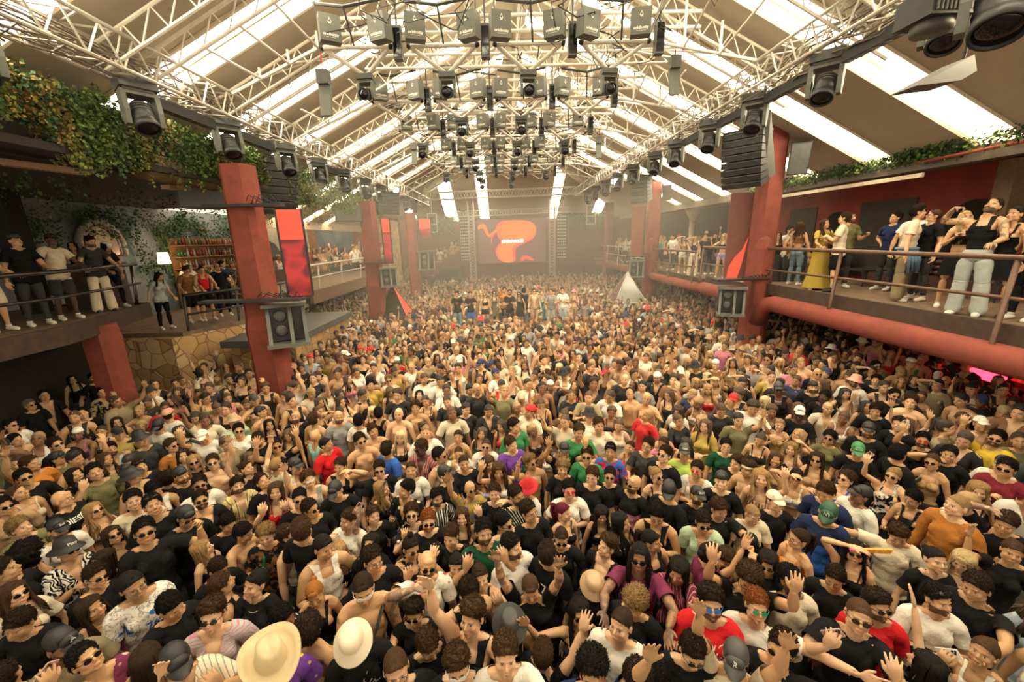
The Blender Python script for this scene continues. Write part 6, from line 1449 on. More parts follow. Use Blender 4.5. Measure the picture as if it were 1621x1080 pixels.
for ri, y in enumerate(ROWS):
    for c in range(4):
        x = -2.90 + c * 1.78 - .02 * ri
        o = POD if firstp else copy_tree(POD); firstp = False; o.location = (x, y, ZP); tag(o, 'white triangular tube pod, %s across in the %s row of the ceiling rig' % (ORD[c], ROWN[ri]), 'frame', 'white tube pods of the ceiling rig')
        if ri == 0: continue
        if ri in (1, 3, 5) or c in (1, 2): put_head((x, y + .50, ZP - .36), 'moving head at tube pod tip, %s across in the %s row' % (ORD[c], ROWN[ri]), 'moving heads on the ceiling pods', .88, 4 * (c - 1.5), -12, proto=1)
        # slim strobe standing on the dark centre pipe
        root = thing('strobe_light', 'slim dark strobe on bent pipe, %s across in the %s row' % (ORD[c], ROWN[ri]), 'stage light', (x + .88, y - .1, ZP + .2), 'slim strobes of the ceiling rig')
        MB().box((-.09, -.08, -.5), (.09, .08, .1)).build('housing', M['grey'], root); MB().tube((0, 0, .1), (0, 0, .9), .02, 6).build('stem', M['black'], root); MB().box((-.07, -.09, -.46), (.07, -.08, .05)).build('lens', M['lens'], root)
    for c in range(8):
        x = (-3.27, -2.27, -1.6, -.53, .07, 1.16, 1.81, 2.86)[c] - .03 * ri
        o = BX if first else copy_tree(BX); first = False; o.location = (x, y - .35, ZP + .16); o.scale = (.72, .72, .68); o.rotation_euler = (math.radians(4), 0, math.radians((28 if c % 2 == 0 else -24) * (.5 if c in (2, 4, 7) else 1))); tag(o, 'dark grey lettered ceiling box, %s in the %s row' % (ACR[c], ROWN[ri]), 'box', 'dark lettered boxes of the ceiling rig')
# longitudinal beige tubes and the mother grid above the pods
mb = MB()
for x in (-1.8, -.65, .5, 1.65, 2.8):
    for dz in (0, .35): mb.tube((x, 2, 9.55 + dz), (x, 31, 9.55 + dz), .035, 7)
    lattice(mb, (x, 2, 9.55), (x, 31, 9.55), (x, 2, 9.9), (x, 31, 9.9), 44, .014)
g = thing('mother_grid', 'beige lattice mother grid of crossing trusses under the ridge', 'truss', (0, 2, 9.55)); mb.v = [v - np.array([0, 2, 9.55]) for v in mb.v]; mb.build('long_truss', M['white'], g)
for y in np.arange(4.4, 30, 1.75):
    mb = MB(); mb.tube((-3.3, y - 2, -.55), (4.2, y - 2, -.55), .035, 7); mb.tube((-3.3, y - 2, -.27), (4.2, y - 2, -.27), .035, 7); lattice(mb, (-3.3, y - 2, -.55), (4.2, y - 2, -.55), (-3.3, y - 2, -.27), (4.2, y - 2, -.27), 14, .014); mb.build('cross_truss', M['white'], g)
r = np.random.RandomState(9); mb = MB()
for i in range(170):
    x, y = r.uniform(-3.2, 3.9), r.uniform(4.5, 24); z = 9.05; p = [np.array([x, y, z])]
    for j in range(6): p.append(p[-1] + np.array([r.normal(0, .22), r.normal(0, .2), -abs(r.normal(0, .12)) if j < 3 else r.normal(.05, .12)]))
    mb.path(p, r.uniform(.007, .014), 4)
tag(mb.build('cables', M['wire']), 'black cables drooping between the ceiling pods', 'cables', kind='stuff')
# hanging single lights with red straps
for i, (px, py, y) in enumerate(((513, 130, 9.0), (1068, 105, 10.5), (655, 235, 17.5), (948, 225, 18))):
    q = at_y(px, py, y); root = thing('hanging_floodlight', ('slim dark floodlight on a red strap, ' + ['beside the left end of the front pod row', 'beside the right end of the front pod row', 'hanging low in the left far roof', 'hanging low in the right far roof'][i]), 'stage light', q, 'single hanging floodlights')
    MB().box((-.11, -.1, -.05), (.11, .1, .20)).build('yoke', M['grey'], root); MB().prism([(-.10, -.12, -.62), (.10, -.12, -.62), (.12, -.02, -.05), (-.12, -.02, -.05)], (0, .1, 0)).build('housing', M['casing'], root); MB().tube((0, 0, .2), (0, 0, .5), .012, 5).build('red_strap', M['rchain'], root); MB().tube((0, 0, .5), (0, 0, 1.6), .008, 5).build('hook_clamp', M['wire'], root)
# grey wash light and wedge panel, upper right
root = thing('wash_light', 'grey finned wash light in the upper right corner of the roof', 'stage light', at_y(1478, 28, 4.6)); MB().box((-.22, -.2, -.05), (.22, .2, .2)).build('yoke', M['black'], root); MB().lathe([(.17, .05), (.17, -.10), (.16, -.14), (.0, -.14)], (0, 0, 0), (0, 0, 1), 18).build('head', M['grey'], root, True)
mb = MB()
for k in range(9): mb.box((-.18 + .04 * k, -.215, -.02), (-.165 + .04 * k, -.20, .16))
mb.build('cooling_fin', M['casing'], root)
q = at_y(1490, 112, 4.5); root = thing('deflector_panel', 'grey wedge panel hanging below the upper right moving head', 'panel', q); MB().prism([(-.32, -.1, -.16), (.20, -.1, .10), (.26, -.1, -.04), (.12, -.1, -.12)], (0, .3, 0)).build('panel', M['grey'], root); MB().tube((.2, 0, .08), (.24, 0, .6), .012, 6).build('hanger', M['wire'], root)
# ---- loudspeakers -------------------------------------------------------
def line_array(loc, n, yaw, w, h, d, label, curve=7):
    root = thing('line_array', label, 'loudspeaker', loc, None, math.radians(yaw)); p = np.array([0, 0, 0.]); a = math.radians(-6)
    for i in range(n):
        a += math.radians(curve * .5); R_ = np.array(Matrix.Rotation(a, 3, 'X')); mb = MB(); f = [(-w / 2, -d / 2, -h), (w / 2, -d / 2, -h), (w / 2, -d / 2, 0), (-w / 2, -d / 2, 0)]; mb.prism(f, (0, d, 0)); mb.v = [v @ R_.T + p for v in mb.v]; cab = mb.build('cabinet', M['black'], root)
        mb = MB(); mb.box((-w / 2 - .01, -d / 2 - .012, -.018), (w / 2 + .01, -d / 2 + .03, .0)); mb.v = [v @ R_.T + p for v in mb.v]; mb.build('edge_strip', M['casing'], cab); p = p + R_ @ np.array([0, 0, -h - .012])
    MB().box((-w / 2, -.3, .02), (w / 2, .3, .08)).tube((0, 0, .08), (0, 0, .9), .02, 6).build('bumper', M['black'], root); return root
line_array((6.75, 12.0, 7.45), 8, -52, 1.05, .155, .62, 'curved black line array hanging beside the front right column')
line_array((6.9, 21.3, 7.6), 7, -45, .9, .15, .55, 'curved black line array beside the middle right column')
line_array((-6.9, 12.9, 7.3), 8, 55, 1.3, .17, .8, 'large black line array behind the front left column')
line_array((-5.6, 21.0, 7.1), 6, 40, .85, .14, .5, 'small black line array beside the middle left column')
q = np.array([6.75, 11.6, 7.55]); root = thing('sail_panel', 'tall grey triangular panel with white play mark beside the line array', 'panel', q); mb = MB(); P_ = [(-.35, -.25, .35), (.15, -.30, .30), (.85, .3, -1.15), (.50, .2, -1.35)]; mb.prism(P_, (.06, .12, 0)); mb.build('panel', M['casing'], root); MB().prism([(-.06, -.318, .02), (-.06, -.318, .20), (.09, -.305, .10)], (0, .02, 0)).build('play_mark', M['cloth_w'], root)
def monitor(loc, w, h, d, yaw, label, tilt=12, bracket=True):
    root = thing('loudspeaker', label, 'loudspeaker', loc, 'single loudspeakers', math.radians(yaw)); T_ = np.array(Matrix.Rotation(math.radians(tilt), 3, 'X'))
    mb = MB(); mb.prism([(-w / 2, -d / 2, -h / 2), (w / 2, -d / 2, -h / 2), (w / 2 * .8, d / 2, -h / 2), (-w / 2 * .8, d / 2, -h / 2)], (0, 0, h)); mb.v = [v @ T_.T for v in mb.v]; mb.build('cabinet', M['black'], root)
    mb = MB(); mb.box((-w / 2 * .9, -d / 2 - .015, -h / 2 * .92), (w / 2 * .9, -d / 2 - .002, h / 2 * .92)); mb.v = [v @ T_.T for v in mb.v]; mb.build('grille', M['grey'], root); 
    if bracket: MB().tube((0, d / 2, 0), (0, d / 2 + .4, .05), .03, 6).build('bracket', M['black'], root)
    return root
monitor((8.45, 12.3, 6.85), .5, .85, .4, -25, 'black loudspeaker bracketed high on the front right column'); monitor((8.5, 22.0, 6.95), .45, .75, .35, -25, 'black loudspeaker bracketed high on the middle right column')
monitor((-7.3, 10.8, 6.15), 1.3, .75, .6, 30, 'large dark loudspeaker under the duct beside the front left column', 0); monitor((-6.7, 18.3, 6.1), 1.1, .7, .6, 30, 'dark loudspeaker hanging beside the middle left column', 0)
def big_monitor(loc, yaw, label, s=1.0):
    root = thing('stage_monitor', label, 'loudspeaker', loc, 'open fronted stage monitors', math.radians(yaw)); root.scale = (s,) * 3
    MB().box((-.42, -.1, -.45), (.42, .5, .38), ).build('cabinet', M['black'], root); fr = MB()
    for x in (-.40, .06, .36): fr.prism([(x, -.42, -.50), (x + .08, -.42, -.50), (x + .08, -.10, .40), (x, -.10, .40)], (0, .12, 0))
    fr.box((-.44, -.46, -.56), (.46, .1, -.48)); fr.box((-.46, -.30, .38), (.48, .5, .46)); fr.build('frame', M['casing'], root)
    mb = MB()
    for z in (-.2, .15): mb.lathe([(.15, 0), (.13, .03), (.05, .05), (0, .04)], (-.12, -.105, z), (0, -1, 0), 16)
    mb.build('driver', M['grey'], root, True); return root
big_monitor((-5.35, 9.75, 3.05), 25, 'big black stage monitor with grey frame beside the front left column'); big_monitor((6.95, 12.3, 2.85), -25, 'black stage monitor hung off the front right column', .85)
big_monitor((-5.3, 18.6, 3.35), 20, 'black stage monitor beside the middle left column', .85); big_monitor((7.05, 21.9, 3.15), -20, 'black stage monitor beside the middle right column', .9); big_monitor((-5.0, 26.6, 3.7), 5, 'dark stage monitor beside the rear left column', 1.2)
# horizontal black brackets at the columns
for i, (p0, p1, lb) in enumerate((((-7.0, 9.5, 3.62), (-4.7, 9.3, 3.62), 'front left'), ((6.4, 12.2, 3.45), (8.0, 12.5, 3.45), 'front right'), ((-6.6, 18.4, 3.95), (-5.0, 18.3, 3.95), 'middle left'), ((6.6, 21.9, 3.75), (8, 22.2, 3.75), 'middle right'), ((-6.6, 9.6, 5.72), (-4.9, 9.5, 5.72), 'upper front left'))):
    root = thing('column_bracket', 'black bracket shelf clamped round the %s column' % lb, 'bracket', p0, 'black column brackets'); d_ = np.array(p1) - np.array(p0); MB().box(np.minimum(0, d_) - [0, .06, .03], np.maximum(0, d_) + [0, .06, .03]).build('arm', M['black'], root)
    mb = MB(); rr = np.random.RandomState(i)
    for k in range(6): mb.path([(d_[0] * (.5 + .08 * k), .0 + rr.normal(0, .05), .05), (d_[0] * (.6 + .07 * k), -.1, .12 + rr.rand() * .1), (d_[0] * (.72 + .05 * k), 0, .05)], .012, 5)
    mb.build('coiled_cable', M['wire'], root)
# ---- red LED banner columns ------------------------------------------------
def led_mat(name, kind, s=2.4):
    t = NT(name); co = t.coord('Object'); n = t.noise(1.1 if kind == 'main' else .9, co, 1.5, .5); 
    if kind == 'main': c = t.ramp(n, [(.0, (.05, .02, .018)), (.44, (.06, .022, .02)), (.455, (1., .20, .03)), (.47, (.06, .022, .02)), (.49, (.8, .03, .01)), (.51, (1., .10, .02)), (.6, (1., .16, .02))])
    else: c = t.ramp(n, [(.0, (.10, .004, .008)), (.42, (.16, .006, .01)), (.5, (.75, .02, .02)), (.53, (.16, .006, .01)), (.7, (.45, .01, .015))])
    t.set((.01, .01, .01), .3); t.l(c, t.b.inputs['Emission Color']); t.b.inputs['Emission Strength'].default_value = s; return t.m
LED_B = led_mat('led_banner', 'b', .5); LED_SOLID = emis('led_orange_red', (1.0, .05, .02), 1.1)
def banner(loc, w, h, yaw, label, top=.3):
    root = thing('led_banner', label, 'screen', loc, 'tall red LED banner screens', math.radians(yaw)); MB().box((-w / 2 - .05, .0, 0), (w / 2 + .05, .1, h)).build('frame', M['black'], root)
    MB().box((-w / 2, -.012, .02), (w / 2, .0, h * (1 - top))).build('screen', LED_B, root); MB().box((-w / 2, -.012, h * (1 - top)), (w / 2, .0, h - .02)).build('lit_panel', LED_SOLID, root); return root
banner((-5.28, 10.5, 3.55), .52, 2.15, 22, 'tall red LED banner beside the front left column', .34); banner((-5.2, 18.6, 3.9), .3, 1.95, 15, 'narrow red LED banner beside the middle left column', .3); banner((-5.0, 26.7, 5.0), .7, 1.2, 5, 'small red LED banner high beside the rear left column', .5)
root = thing('led_banner', 'brown banner post with bright red curved flame by the front right column', 'screen', (7.55, 13.3, 3.35), 'tall red LED banner screens', math.radians(-22)); MB().box((-.33, 0, 0), (.33, .12, 2.7)).build('frame', plain('brown_panel', (.16, .05, .035), .6), root)
MB().prism([(-.24, -.014, .02), (.06, -.014, .02), (.16, -.014, .5), (.28, -.014, 1.35), (.14, -.014, .95), (-.06, -.014, .70), (-.20, -.014, .4)], (0, .01, 0)).build('lit_panel', LED_SOLID, root); MB().box((.33, .0, 0), (.40, .1, 2.7)).build('edge', M['black'], root)
root = thing('banner_post', 'slim dark red banner post beside the middle right column', 'screen', (7.0, 21.8, 3.8), None); MB().box((-.3, 0, 0), (.3, .12, 2.5)).build('frame', plain('brown_panel_b', (.2, .05, .035), .6), root); MB().box((.3, 0, 0), (.40, .1, 2.5)).build('edge', M['black'], root)
# ---- rear: goal truss, screen, led towers -----------------------------------
YS = 34.4
root = thing('stage_screen', 'big LED screen with glowing orange blob and white lettering', 'screen', (.66, YS + .9, 2.8)); MB().box((-2.9, 0, 0), (2.9, .15, 3.7)).build('frame', M['black'], root)
base_m = led_mat('screen_base', 'x', 0); t = NT('screen_dark'); t.set((.03, .02, .02), .4); t.b.inputs['Emission Color'].default_value = (.10, .035, .03, 1); t.b.inputs['Emission Strength'].default_value = 1.0
MB().box((-2.85, -.02, .05), (2.85, 0, 3.65)).build('screen', t.m, root)
def sp(pts): return [((x - 757) / 106 * 5.7 - 2.85, (418 - y) / 70 * 3.62) for x, y in pts]
def blob(pts, y, m, nm='glowing_shape'):
    P2 = sp(pts); 
    for _ in range(2):
        Q = []
        for i in range(len(P2)): a, b = np.array(P2[i]), np.array(P2[(i + 1) % len(P2)]); Q += [a * .75 + b * .25, a * .25 + b * .75]
        P2 = Q
    return MB().prism([(q[0], y, min(3.62, max(.06, q[1]))) for q in P2], (0, .008, 0)).build(nm, m, root)
OR1 = emis('screen_orange', (1.0, .13, .01), 1.15); OR2 = emis('screen_red', (.85, .035, .02), 1.0)
blob([(786, 352), (810, 349), (840, 351), (850, 362), (846, 378), (832, 386), (816, 392), (814, 402), (816, 417), (792, 417), (783, 402), (786, 390), (794, 384), (786, 372)], -.032, OR2)
blob([(800, 351), (826, 350), (843, 354), (848, 366), (842, 378), (828, 384), (812, 389), (810, 402), (812, 417), (796, 417), (786, 402), (788, 392), (798, 384), (792, 372), (794, 360)], -.042, OR1)
blob([(757, 357), (768, 353), (772, 362), (774, 372), (784, 364), (800, 351), (804, 351), (790, 364), (776, 377), (770, 372), (766, 360), (757, 364)], -.036, OR1)
blob([(785, 366), (778, 380), (780, 392), (776, 380), (780, 370)], -.036, OR2); blob([(822, 410), (830, 405), (840, 409), (846, 415), (838, 414), (830, 411), (824, 417)], -.036, OR2)
text_mesh('CHINNAKZ!', .34, 'lettering', emis('screen_white', (1, .98, .95), 2.2), root, (.02, -.06, 1.82), (math.pi / 2, 0, 0), shear=.25, bold=.012)
for i, x in enumerate((-2.65, 3.95)): box_truss('truss_tower', 'upright truss tower %s of the stage screen' % ('left', 'right')[i], (x, YS, 0), (x, YS, 8.4), .45, .45, .04, 18, M['steel'], 'stage goal truss', updir=(0, 1, 0))
box_truss('goal_truss', 'horizontal truss crossing above the stage screen', (-4.0, YS, 6.85), (5.4, YS, 7.0), .4, .4, .035, 22, M['steel']); box_truss('rear_truss', 'upper rear truss under the hipped roof', (-6, 31.5, 8.0), (6.2, 31.5, 8.15), .45, .5, .035, 26, M['white'])
for i, x in enumerate((-3.25, 4.75)):
    root = thing('led_tower', 'tall %s light tower of round white lamps beside the screen' % ('left', 'right')[i], 'stage light', (x, YS - .1, 3.1), 'lamp towers beside the screen'); MB().box((-.36, 0, 0), (.36, .12, 3.5)).build('panel', M['grey'], root)
    cell_m = plain('lamp_cell', (.75, .7, .6), .4); 
    for a in range(14):
        mb = MB()
        for b in range(5): mb.tube((-.28 + .14 * b, -.02, .13 + .25 * a), (-.28 + .14 * b, 0.0, .13 + .25 * a), .052, 8)
        mb.build('lamp_row', cell_m, root)
for i, (x, z) in enumerate(((-5.6, 6.0), (6.9, 6.3))):
    root = thing('cage_light', 'square cage light hanging %s of the stage screen' % ('left', 'right')[i], 'stage light', (x, 33.2, z)); mb = MB()
    for s in (-.35, .35): mb.tube((s, 0, -.5), (s, 0, .9), .03, 6)
    for z_ in (-.5, .1, .9): mb.tube((-.35, 0, z_), (.35, 0, z_), .03, 6)
    mb.tube((0, 0, .9), (0, 0, 2.6), .015, 5)
    mb.build('frame', M['white'], root); MB().box((-.15, -.1, -.35), (.15, .1, -.05)).build('lamp', M['grey'], root)
# lit follow spots: two glowing lamps in the haze
for i, (px, py, y) in enumerate(((627, 301, 22.9), (972, 288, 22.0), (708, 325, 33.0))):
    q = at_y(px, py, y); root = thing('lit_spotlight', 'lit spotlight glowing %s' % ('green-white under the left truss', 'white under the right truss', 'white near the rear left gable')[i], 'stage light', q, None); c_ = ((.72, 1, .72), (.9, 1, .85), (1, .95, .8))[i]
    MB().lathe([(.16, .25), (.17, 0), (.15, -.02)], (0, 0, 0), (0, 1, 0), 16).build('housing', M['black'], root, True); MB().lathe([(.145, -.02), (.1, -.05), (0, -.06)], (0, 0, 0), (0, 1, 0), 16).build('lens', emis('lit_lens_%d' % i, c_, 60), root, True)
    ld = bpy.data.lights.new('spot_beam', 'SPOT'); ld.energy = 350; ld.color = c_; ld.spot_size = math.radians(50); ld.spot_blend = .8; lo = bpy.data.objects.new('lamp_beam', ld); COL.objects.link(lo); lo.parent = root; lo.location = (0, -.15, 0); lo.rotation_euler = (math.radians(60), 0, 0)
# ---- glass pyramids -----------------------------------------------------------
def pyramid(c, w, h, label, m, red):
    root = thing('glass_pyramid', label, 'pyramid', c); a = [(-w, -w, 0), (w, -w, 0), (w, w, 0), (-w, w, 0)]; ap = (0, 0, h)
    for i in range(4): MB().prism([a[i], a[(i + 1) % 4], ap], (0, .0, .012)).build('glass_face', m if not (red and i == 1) else LED_SOLID, root)
    mb = MB()
    for q in a: mb.tube(q, ap, .03, 6)
    for i in range(4): mb.tube(a[i], a[(i + 1) % 4], .035, 6)
    mb.build('edge_frame', M['steel'] if not red else M['black'], root); MB().box((-w - .08, -w - .08, -.18), (w + .08, w + .08, -.02)).build('tray', M['brown'], root); MB().box((-.35, -.35, -1.45), (.35, .35, -.18)).build('plinth', M['black'], root)
t = NT('pyramid_mirror'); t.set((.20, .19, .17), .22, .7); PYM = t.m; t = NT('pyramid_dark'); t.set((.03, .028, .02), .15, .0); PYD = t.m
pyramid((-5.3, 19.1, 1.5), .68, 1.4, 'dark glass pyramid with one red glowing side on the left', PYD, True); pyramid((6.35, 21.1, 1.5), .80, 1.5, 'mirrored silver pyramid on the right of the dance floor', PYM, False)
# ================================================================ railings, sofa, bar, greenery, haze
def railing(label, pts, ztop, zmid, posts, mat, zb, r=.045, group='balcony railings'):
    o_ = np.array([pts[0][0], pts[0][1], zb]); root = thing('railing', label, 'railing', o_, group); n = len(pts)
    for z, nm, rr in ((ztop, 'top_rail', r), (zmid, 'mid_rail', r * .7)):
        MB().path([np.array([x, y, z]) - o_ for x, y in pts], rr, 10).build(nm, mat, root, True)
    for (x, y, z0) in posts: MB().path([np.array([x - .10, y, z0]) - o_, np.array([x - .06, y, z0 + .25]) - o_, np.array([x, y, ztop - .03]) - o_], .045, 8, .7).build('post', mat, root, True)
    return root
railing('brown tube railing of the near right balcony', [(7.85, y) for y in np.linspace(-1, 12.3, 12)], 4.36, 3.74, [(7.85, 9.5, 2.85), (7.85, 6.15, 2.72), (7.85, 2.6, 2.7)], M['brown'], 3.2)
railing('raised brown railing by the red banner on the right balcony', [(7.9, 13.3), (7.88, 14.6), (7.85, 16.2)], 4.32, 3.68, [(7.85, 16.2, 2.65)], M['brown'], 3.0)
railing('brown railing between the front and middle right columns', [(7.85, y) for y in np.linspace(16.8, 22.0, 5)], 4.12, 3.50, [(7.85, 19.4, 2.6), (7.85, 16.85, 2.7)], M['brown'], 3.0)
railing('far grey railing beyond the middle right column', [(7.9, y) for y in np.linspace(22.9, 34, 6)], 4.1, 3.55, [(7.9, 25.5, 2.7), (7.9, 28.5, 2.7), (7.9, 31.5, 2.7)], M['steel'], 3.0)
edge = lambda t: (LP[1][0] + (LP[2][0] - LP[1][0]) * t, LP[1][1] + (LP[2][1] - LP[1][1]) * t)
railing('silver tube railing of the near left platform', [edge(t_) for t_ in (0, .33, .66, 1)] + [(-9.4, 9.7), (-9.9, 11.2)], 4.45, 3.95, [(-8.8, 6.2, 3.4), (-9.85, 11.0, 3.4)], M['darksteel'], 3.35)
railing('dark railing of the lower left terrace', [(-9.3, 11.8), (-8.7, 13.2), (-8.15, 14.6), (-8.1, 16.4)], 3.50, 2.95, [(-9.3, 11.8, 2.3), (-8.7, 13.2, 2.3), (-8.12, 14.8, 2.3), (-8.1, 16.4, 2.3)], M['black'], 2.47)
railing('grey railing of the far left terrace', [(-7.9, y) for y in np.linspace(16.8, 28.5, 6)], 4.0, 3.5, [(-7.9, y, 2.75) for y in (17.5, 20, 22.7, 25.6, 28.4)], M['steel'], 2.95)
# studded sofa on the right balcony
t = NT('brown_leather'); t.set((.075, .035, .03), .35); LEA = t.m
for nm, (y0, y1) in (('long', (7.6, 12.4)), ('short', (14.4, 16.0)), ('far', (17.5, 20.5))):
    root = thing('sofa', '%s brown leather sofa with rolled buttoned back against the right wall' % nm, 'sofa', (11.2, y0, 3.1), 'brown rolled sofas on the right balcony'); L_ = y1 - y0
    MB().box((0, 0, 0), (.75, L_, .45)).build('seat', LEA, root); MB().box((.75, 0, 0), (.95, L_, 1.05)).build('backrest', LEA, root); mb = MB()
    for r_ in range(4):
        for q in np.arange(.12, L_, .22): mb.ball((.70, q, .52 + r_ * .15), (.09, .11, .075), 8, 6)
    mb.build('roll_cushion', LEA, root, True)
for i, (x, y) in enumerate(((10.6, 8.6), (10.4, 11.6))):
    root = thing('low_table', 'low dark table %s on the right balcony' % ('near the tank top man', 'near the studded sofa')[i], 'table', (x, y, 3.27), None); MB().box((-.4, -.4, .42), (.4, .4, .46)).build('tabletop', M['black'], root)
    for a in (-.35, .35):
        for b in (-.35, .35): MB().tube((a, b, 0), (a, b, .42), .02, 6).build('leg', M['black'], root)
tag(MB().box((7.95, 3.5, 3.27), (8.02, 12.2, 3.30)).build('deck_edge', M['deck']), kind='structure')
# plastic cup with yellow drink, denim shirt round the waist
for i, (nm, inf_) in enumerate([(p, q) for p, q in (('cup', PEOPLE[1]),)]):
    p_, hd_, th_, pn_ = hand_point(inf_, 1); c_ = inf_['wp'](p_) + inf_['rt'] @ pn_ * .03; root = thing('plastic_cup', 'plastic cup of yellow drink held by the cream T-shirt man on the right balcony', 'cup', c_); MB().lathe([(.03, -.06), (.042, .06), (.040, .06), (.029, -.055)], (0, 0, 0), (0, 0, 1), 14).build('cup', M['white'], root, True); MB().lathe([(.029, -.05), (.036, .02), (0, .02)], (0, 0, 0), (0, 0, 1), 14).build('drink', M['yellow'], root, True)
    # denim shirt tied on: worn clothing, a part
    m_ = MB()
    for k in range(7): a = math.radians(200 + 16 * k); m_.path([(.18 * math.cos(a), .14 * math.sin(a), .98), (.22 * math.cos(a), .19 * math.sin(a), .80), (.22 * math.cos(a) + .03, .20 * math.sin(a), .55 + .03 * (k % 3))], [.045, .06, .035], 7, .6)
    m_.path([(.20 * math.cos(a), .15 * math.sin(a), 1.0) for a in np.linspace(0, 2 * math.pi, 16)], .028, 7); o = m_.build('tied_shirt', MS['denim'], inf_['root'], True); o.color = (.16, .25, .36, 1)
# ---- writing on clothes ---------------------------------------------------------
def find_person(px, py):
    b = min((p for p in PEOPLE if 'd' in p), key=lambda p: (p['d']['px'] - px) ** 2 + (p['d']['py'] - py) ** 2); return b
def clothes_print(inf, txt, size, z, x=0, back=False, col=(.8, .78, .72), shear=0, extra=None, bold=.002):
    B = BODY[inf['d']['sex']]; part = inf['d']['top']; G = B[part]; bv = BVHTree.FromPolygons(G['v'].tolist(), [tuple(p.vertices) for p in G['me'].polygons])
    if txt:
        cu = bpy.data.curves.new('print', 'FONT'); cu.body = txt; cu.size = size; cu.align_x = 'CENTER'; cu.align_y = 'CENTER'; cu.shear = shear; cu.offset = bold; cu.resolution_u = 2
        o = bpy.data.objects.new('print', cu); COL.objects.link(o); me = bpy.data.meshes.new_from_object(o.evaluated_get(bpy.context.evaluated_depsgraph_get())); bpy.data.objects.remove(o)
        v = mesh_np(me)
    else: me = extra(); v = mesh_np(me)
    s = 1 if back else -1; R_ = np.stack([(-1 if back else 1) * v[:, 0] + x, np.full(len(v), .3 * s), v[:, 1] + z], 1)
    for i, p in enumerate(R_):
        h = bv.ray_cast(Vector(p), Vector((0, -s, 0))); R_[i, 1] = (h[0][1] if h[0] is not None else s * .12) + s * .004
    # smooth depth so letters stay readable
    me2 = me; me2.vertices.foreach_set('co', R_.astype(np.float32).ravel()); W_ = weights(R_, B['J']); me2.vertices.foreach_set('co', skin_pts(R_, W_, inf['X']).astype(np.float32).ravel()); me2.update()
    me2.materials.clear(); me2.materials.append(MS['tint']); o = bpy.data.objects.new('print', me2); COL.objects.link(o); o.parent = inf['root']; o.color = (*col, 1); return o
def scrawl(seed, w, h, n=16, r=.004):
    def f():
        rr = np.random.RandomState(seed); mb = MB()
        for i in range(n):
            p = np.array([rr.uniform(-w, w), rr.uniform(-h, h), 0]); q = [p]
            for k in range(4): q.append(q[-1] + np.array([rr.normal(0, .022), rr.normal(0, .028), 0]))
            for a, b in zip(q[:-1], q[1:]):
                d = unit(b - a + 1e-6); nn_ = np.array([-d[1], d[0], 0]) * r; mb.add([a - nn_, a + nn_, b + nn_ * .5, b - nn_ * .5], [(0, 1, 2, 3)])
        return mb.mesh('print')
    return f
def square(w, h): return lambda: MB().add([(-w, -h, 0), (w, -h, 0), (w, h, 0), (-w, h, 0)], [(0, 1, 2, 3)]).mesh('print')
PR = [((100, 791), dict(txt='DIESEL', size=.10, z=1.365)), ((213, 925), dict(txt='76', size=.09, z=1.27, x=.02, col=(.03, .06, .35))), ((871, 874), dict(txt='7', size=.17, z=1.28, back=True)), ((871, 874), dict(txt='LUCKY', size=.06, z=1.18, back=True)),
      ((1484, 950), dict(txt='ITRI', size=.12, z=1.16, col=(.05, .05, .04))), ((1102, 785), dict(txt='Volte', size=.07, z=1.24, x=-.03)), ((1197, 962), dict(txt='SHOT', size=.06, z=1.12, col=(.05, .3, .15))), ((1390, 960), dict(txt='LUPO', size=.06, z=1.20, col=(.2, .01, .02))),
      ((1001, 767), dict(txt='ENNESS', size=.055, z=1.19)), ((1593, 742), dict(txt='', size=0, z=1.3, x=.08, extra=square(.018, .018), col=(.1, .05, .03))), ((1127, 957), dict(txt='', size=0, z=1.18, extra=scrawl(3, .10, .14, 34, .005))), ((982, 991), dict(txt='', size=0, z=1.25, x=.08, extra=square(.035, .042), col=(.02, .06, .12))),
      ((1358, 976), dict(txt='Spalto', size=.06, z=1.24, x=.05, shear=.2)), ((564, 1010), dict(txt='', size=0, z=1.27, x=.09, extra=scrawl(8, .008, .008, 5, .003))), ((677, 826), dict(txt='', size=0, z=1.28, x=.07, extra=scrawl(9, .012, .01, 5, .003))), ((1266, 655), dict(txt='', size=0, z=1.2, extra=scrawl(12, .03, .01, 8, .004))),
      ((722, 0), dict(txt='', size=0, z=1.25, extra=square(.06, .05), col=(.6, .05, .03))), ((1574, 694), dict(txt='1TK', size=.10, z=1.18, col=(.03, .03, .02))), ((1308, 810), dict(txt='Y', size=.05, z=1.28, x=-.08)), ((810, 703), dict(txt='', size=0, z=1.25, extra=scrawl(15, .06, .06, 14, .006), col=(.7, .5, .05))), ((614, 710), dict(txt='', size=0, z=1.3, extra=scrawl(17, .03, .03, 8, .004)))]
for (px, py), kw in PR:
    inf = find_person(px, py)
    if inf['d']['top'] in BODY['m'] and inf['d']['top'] not in ('bare',): clothes_print(inf, **kw)
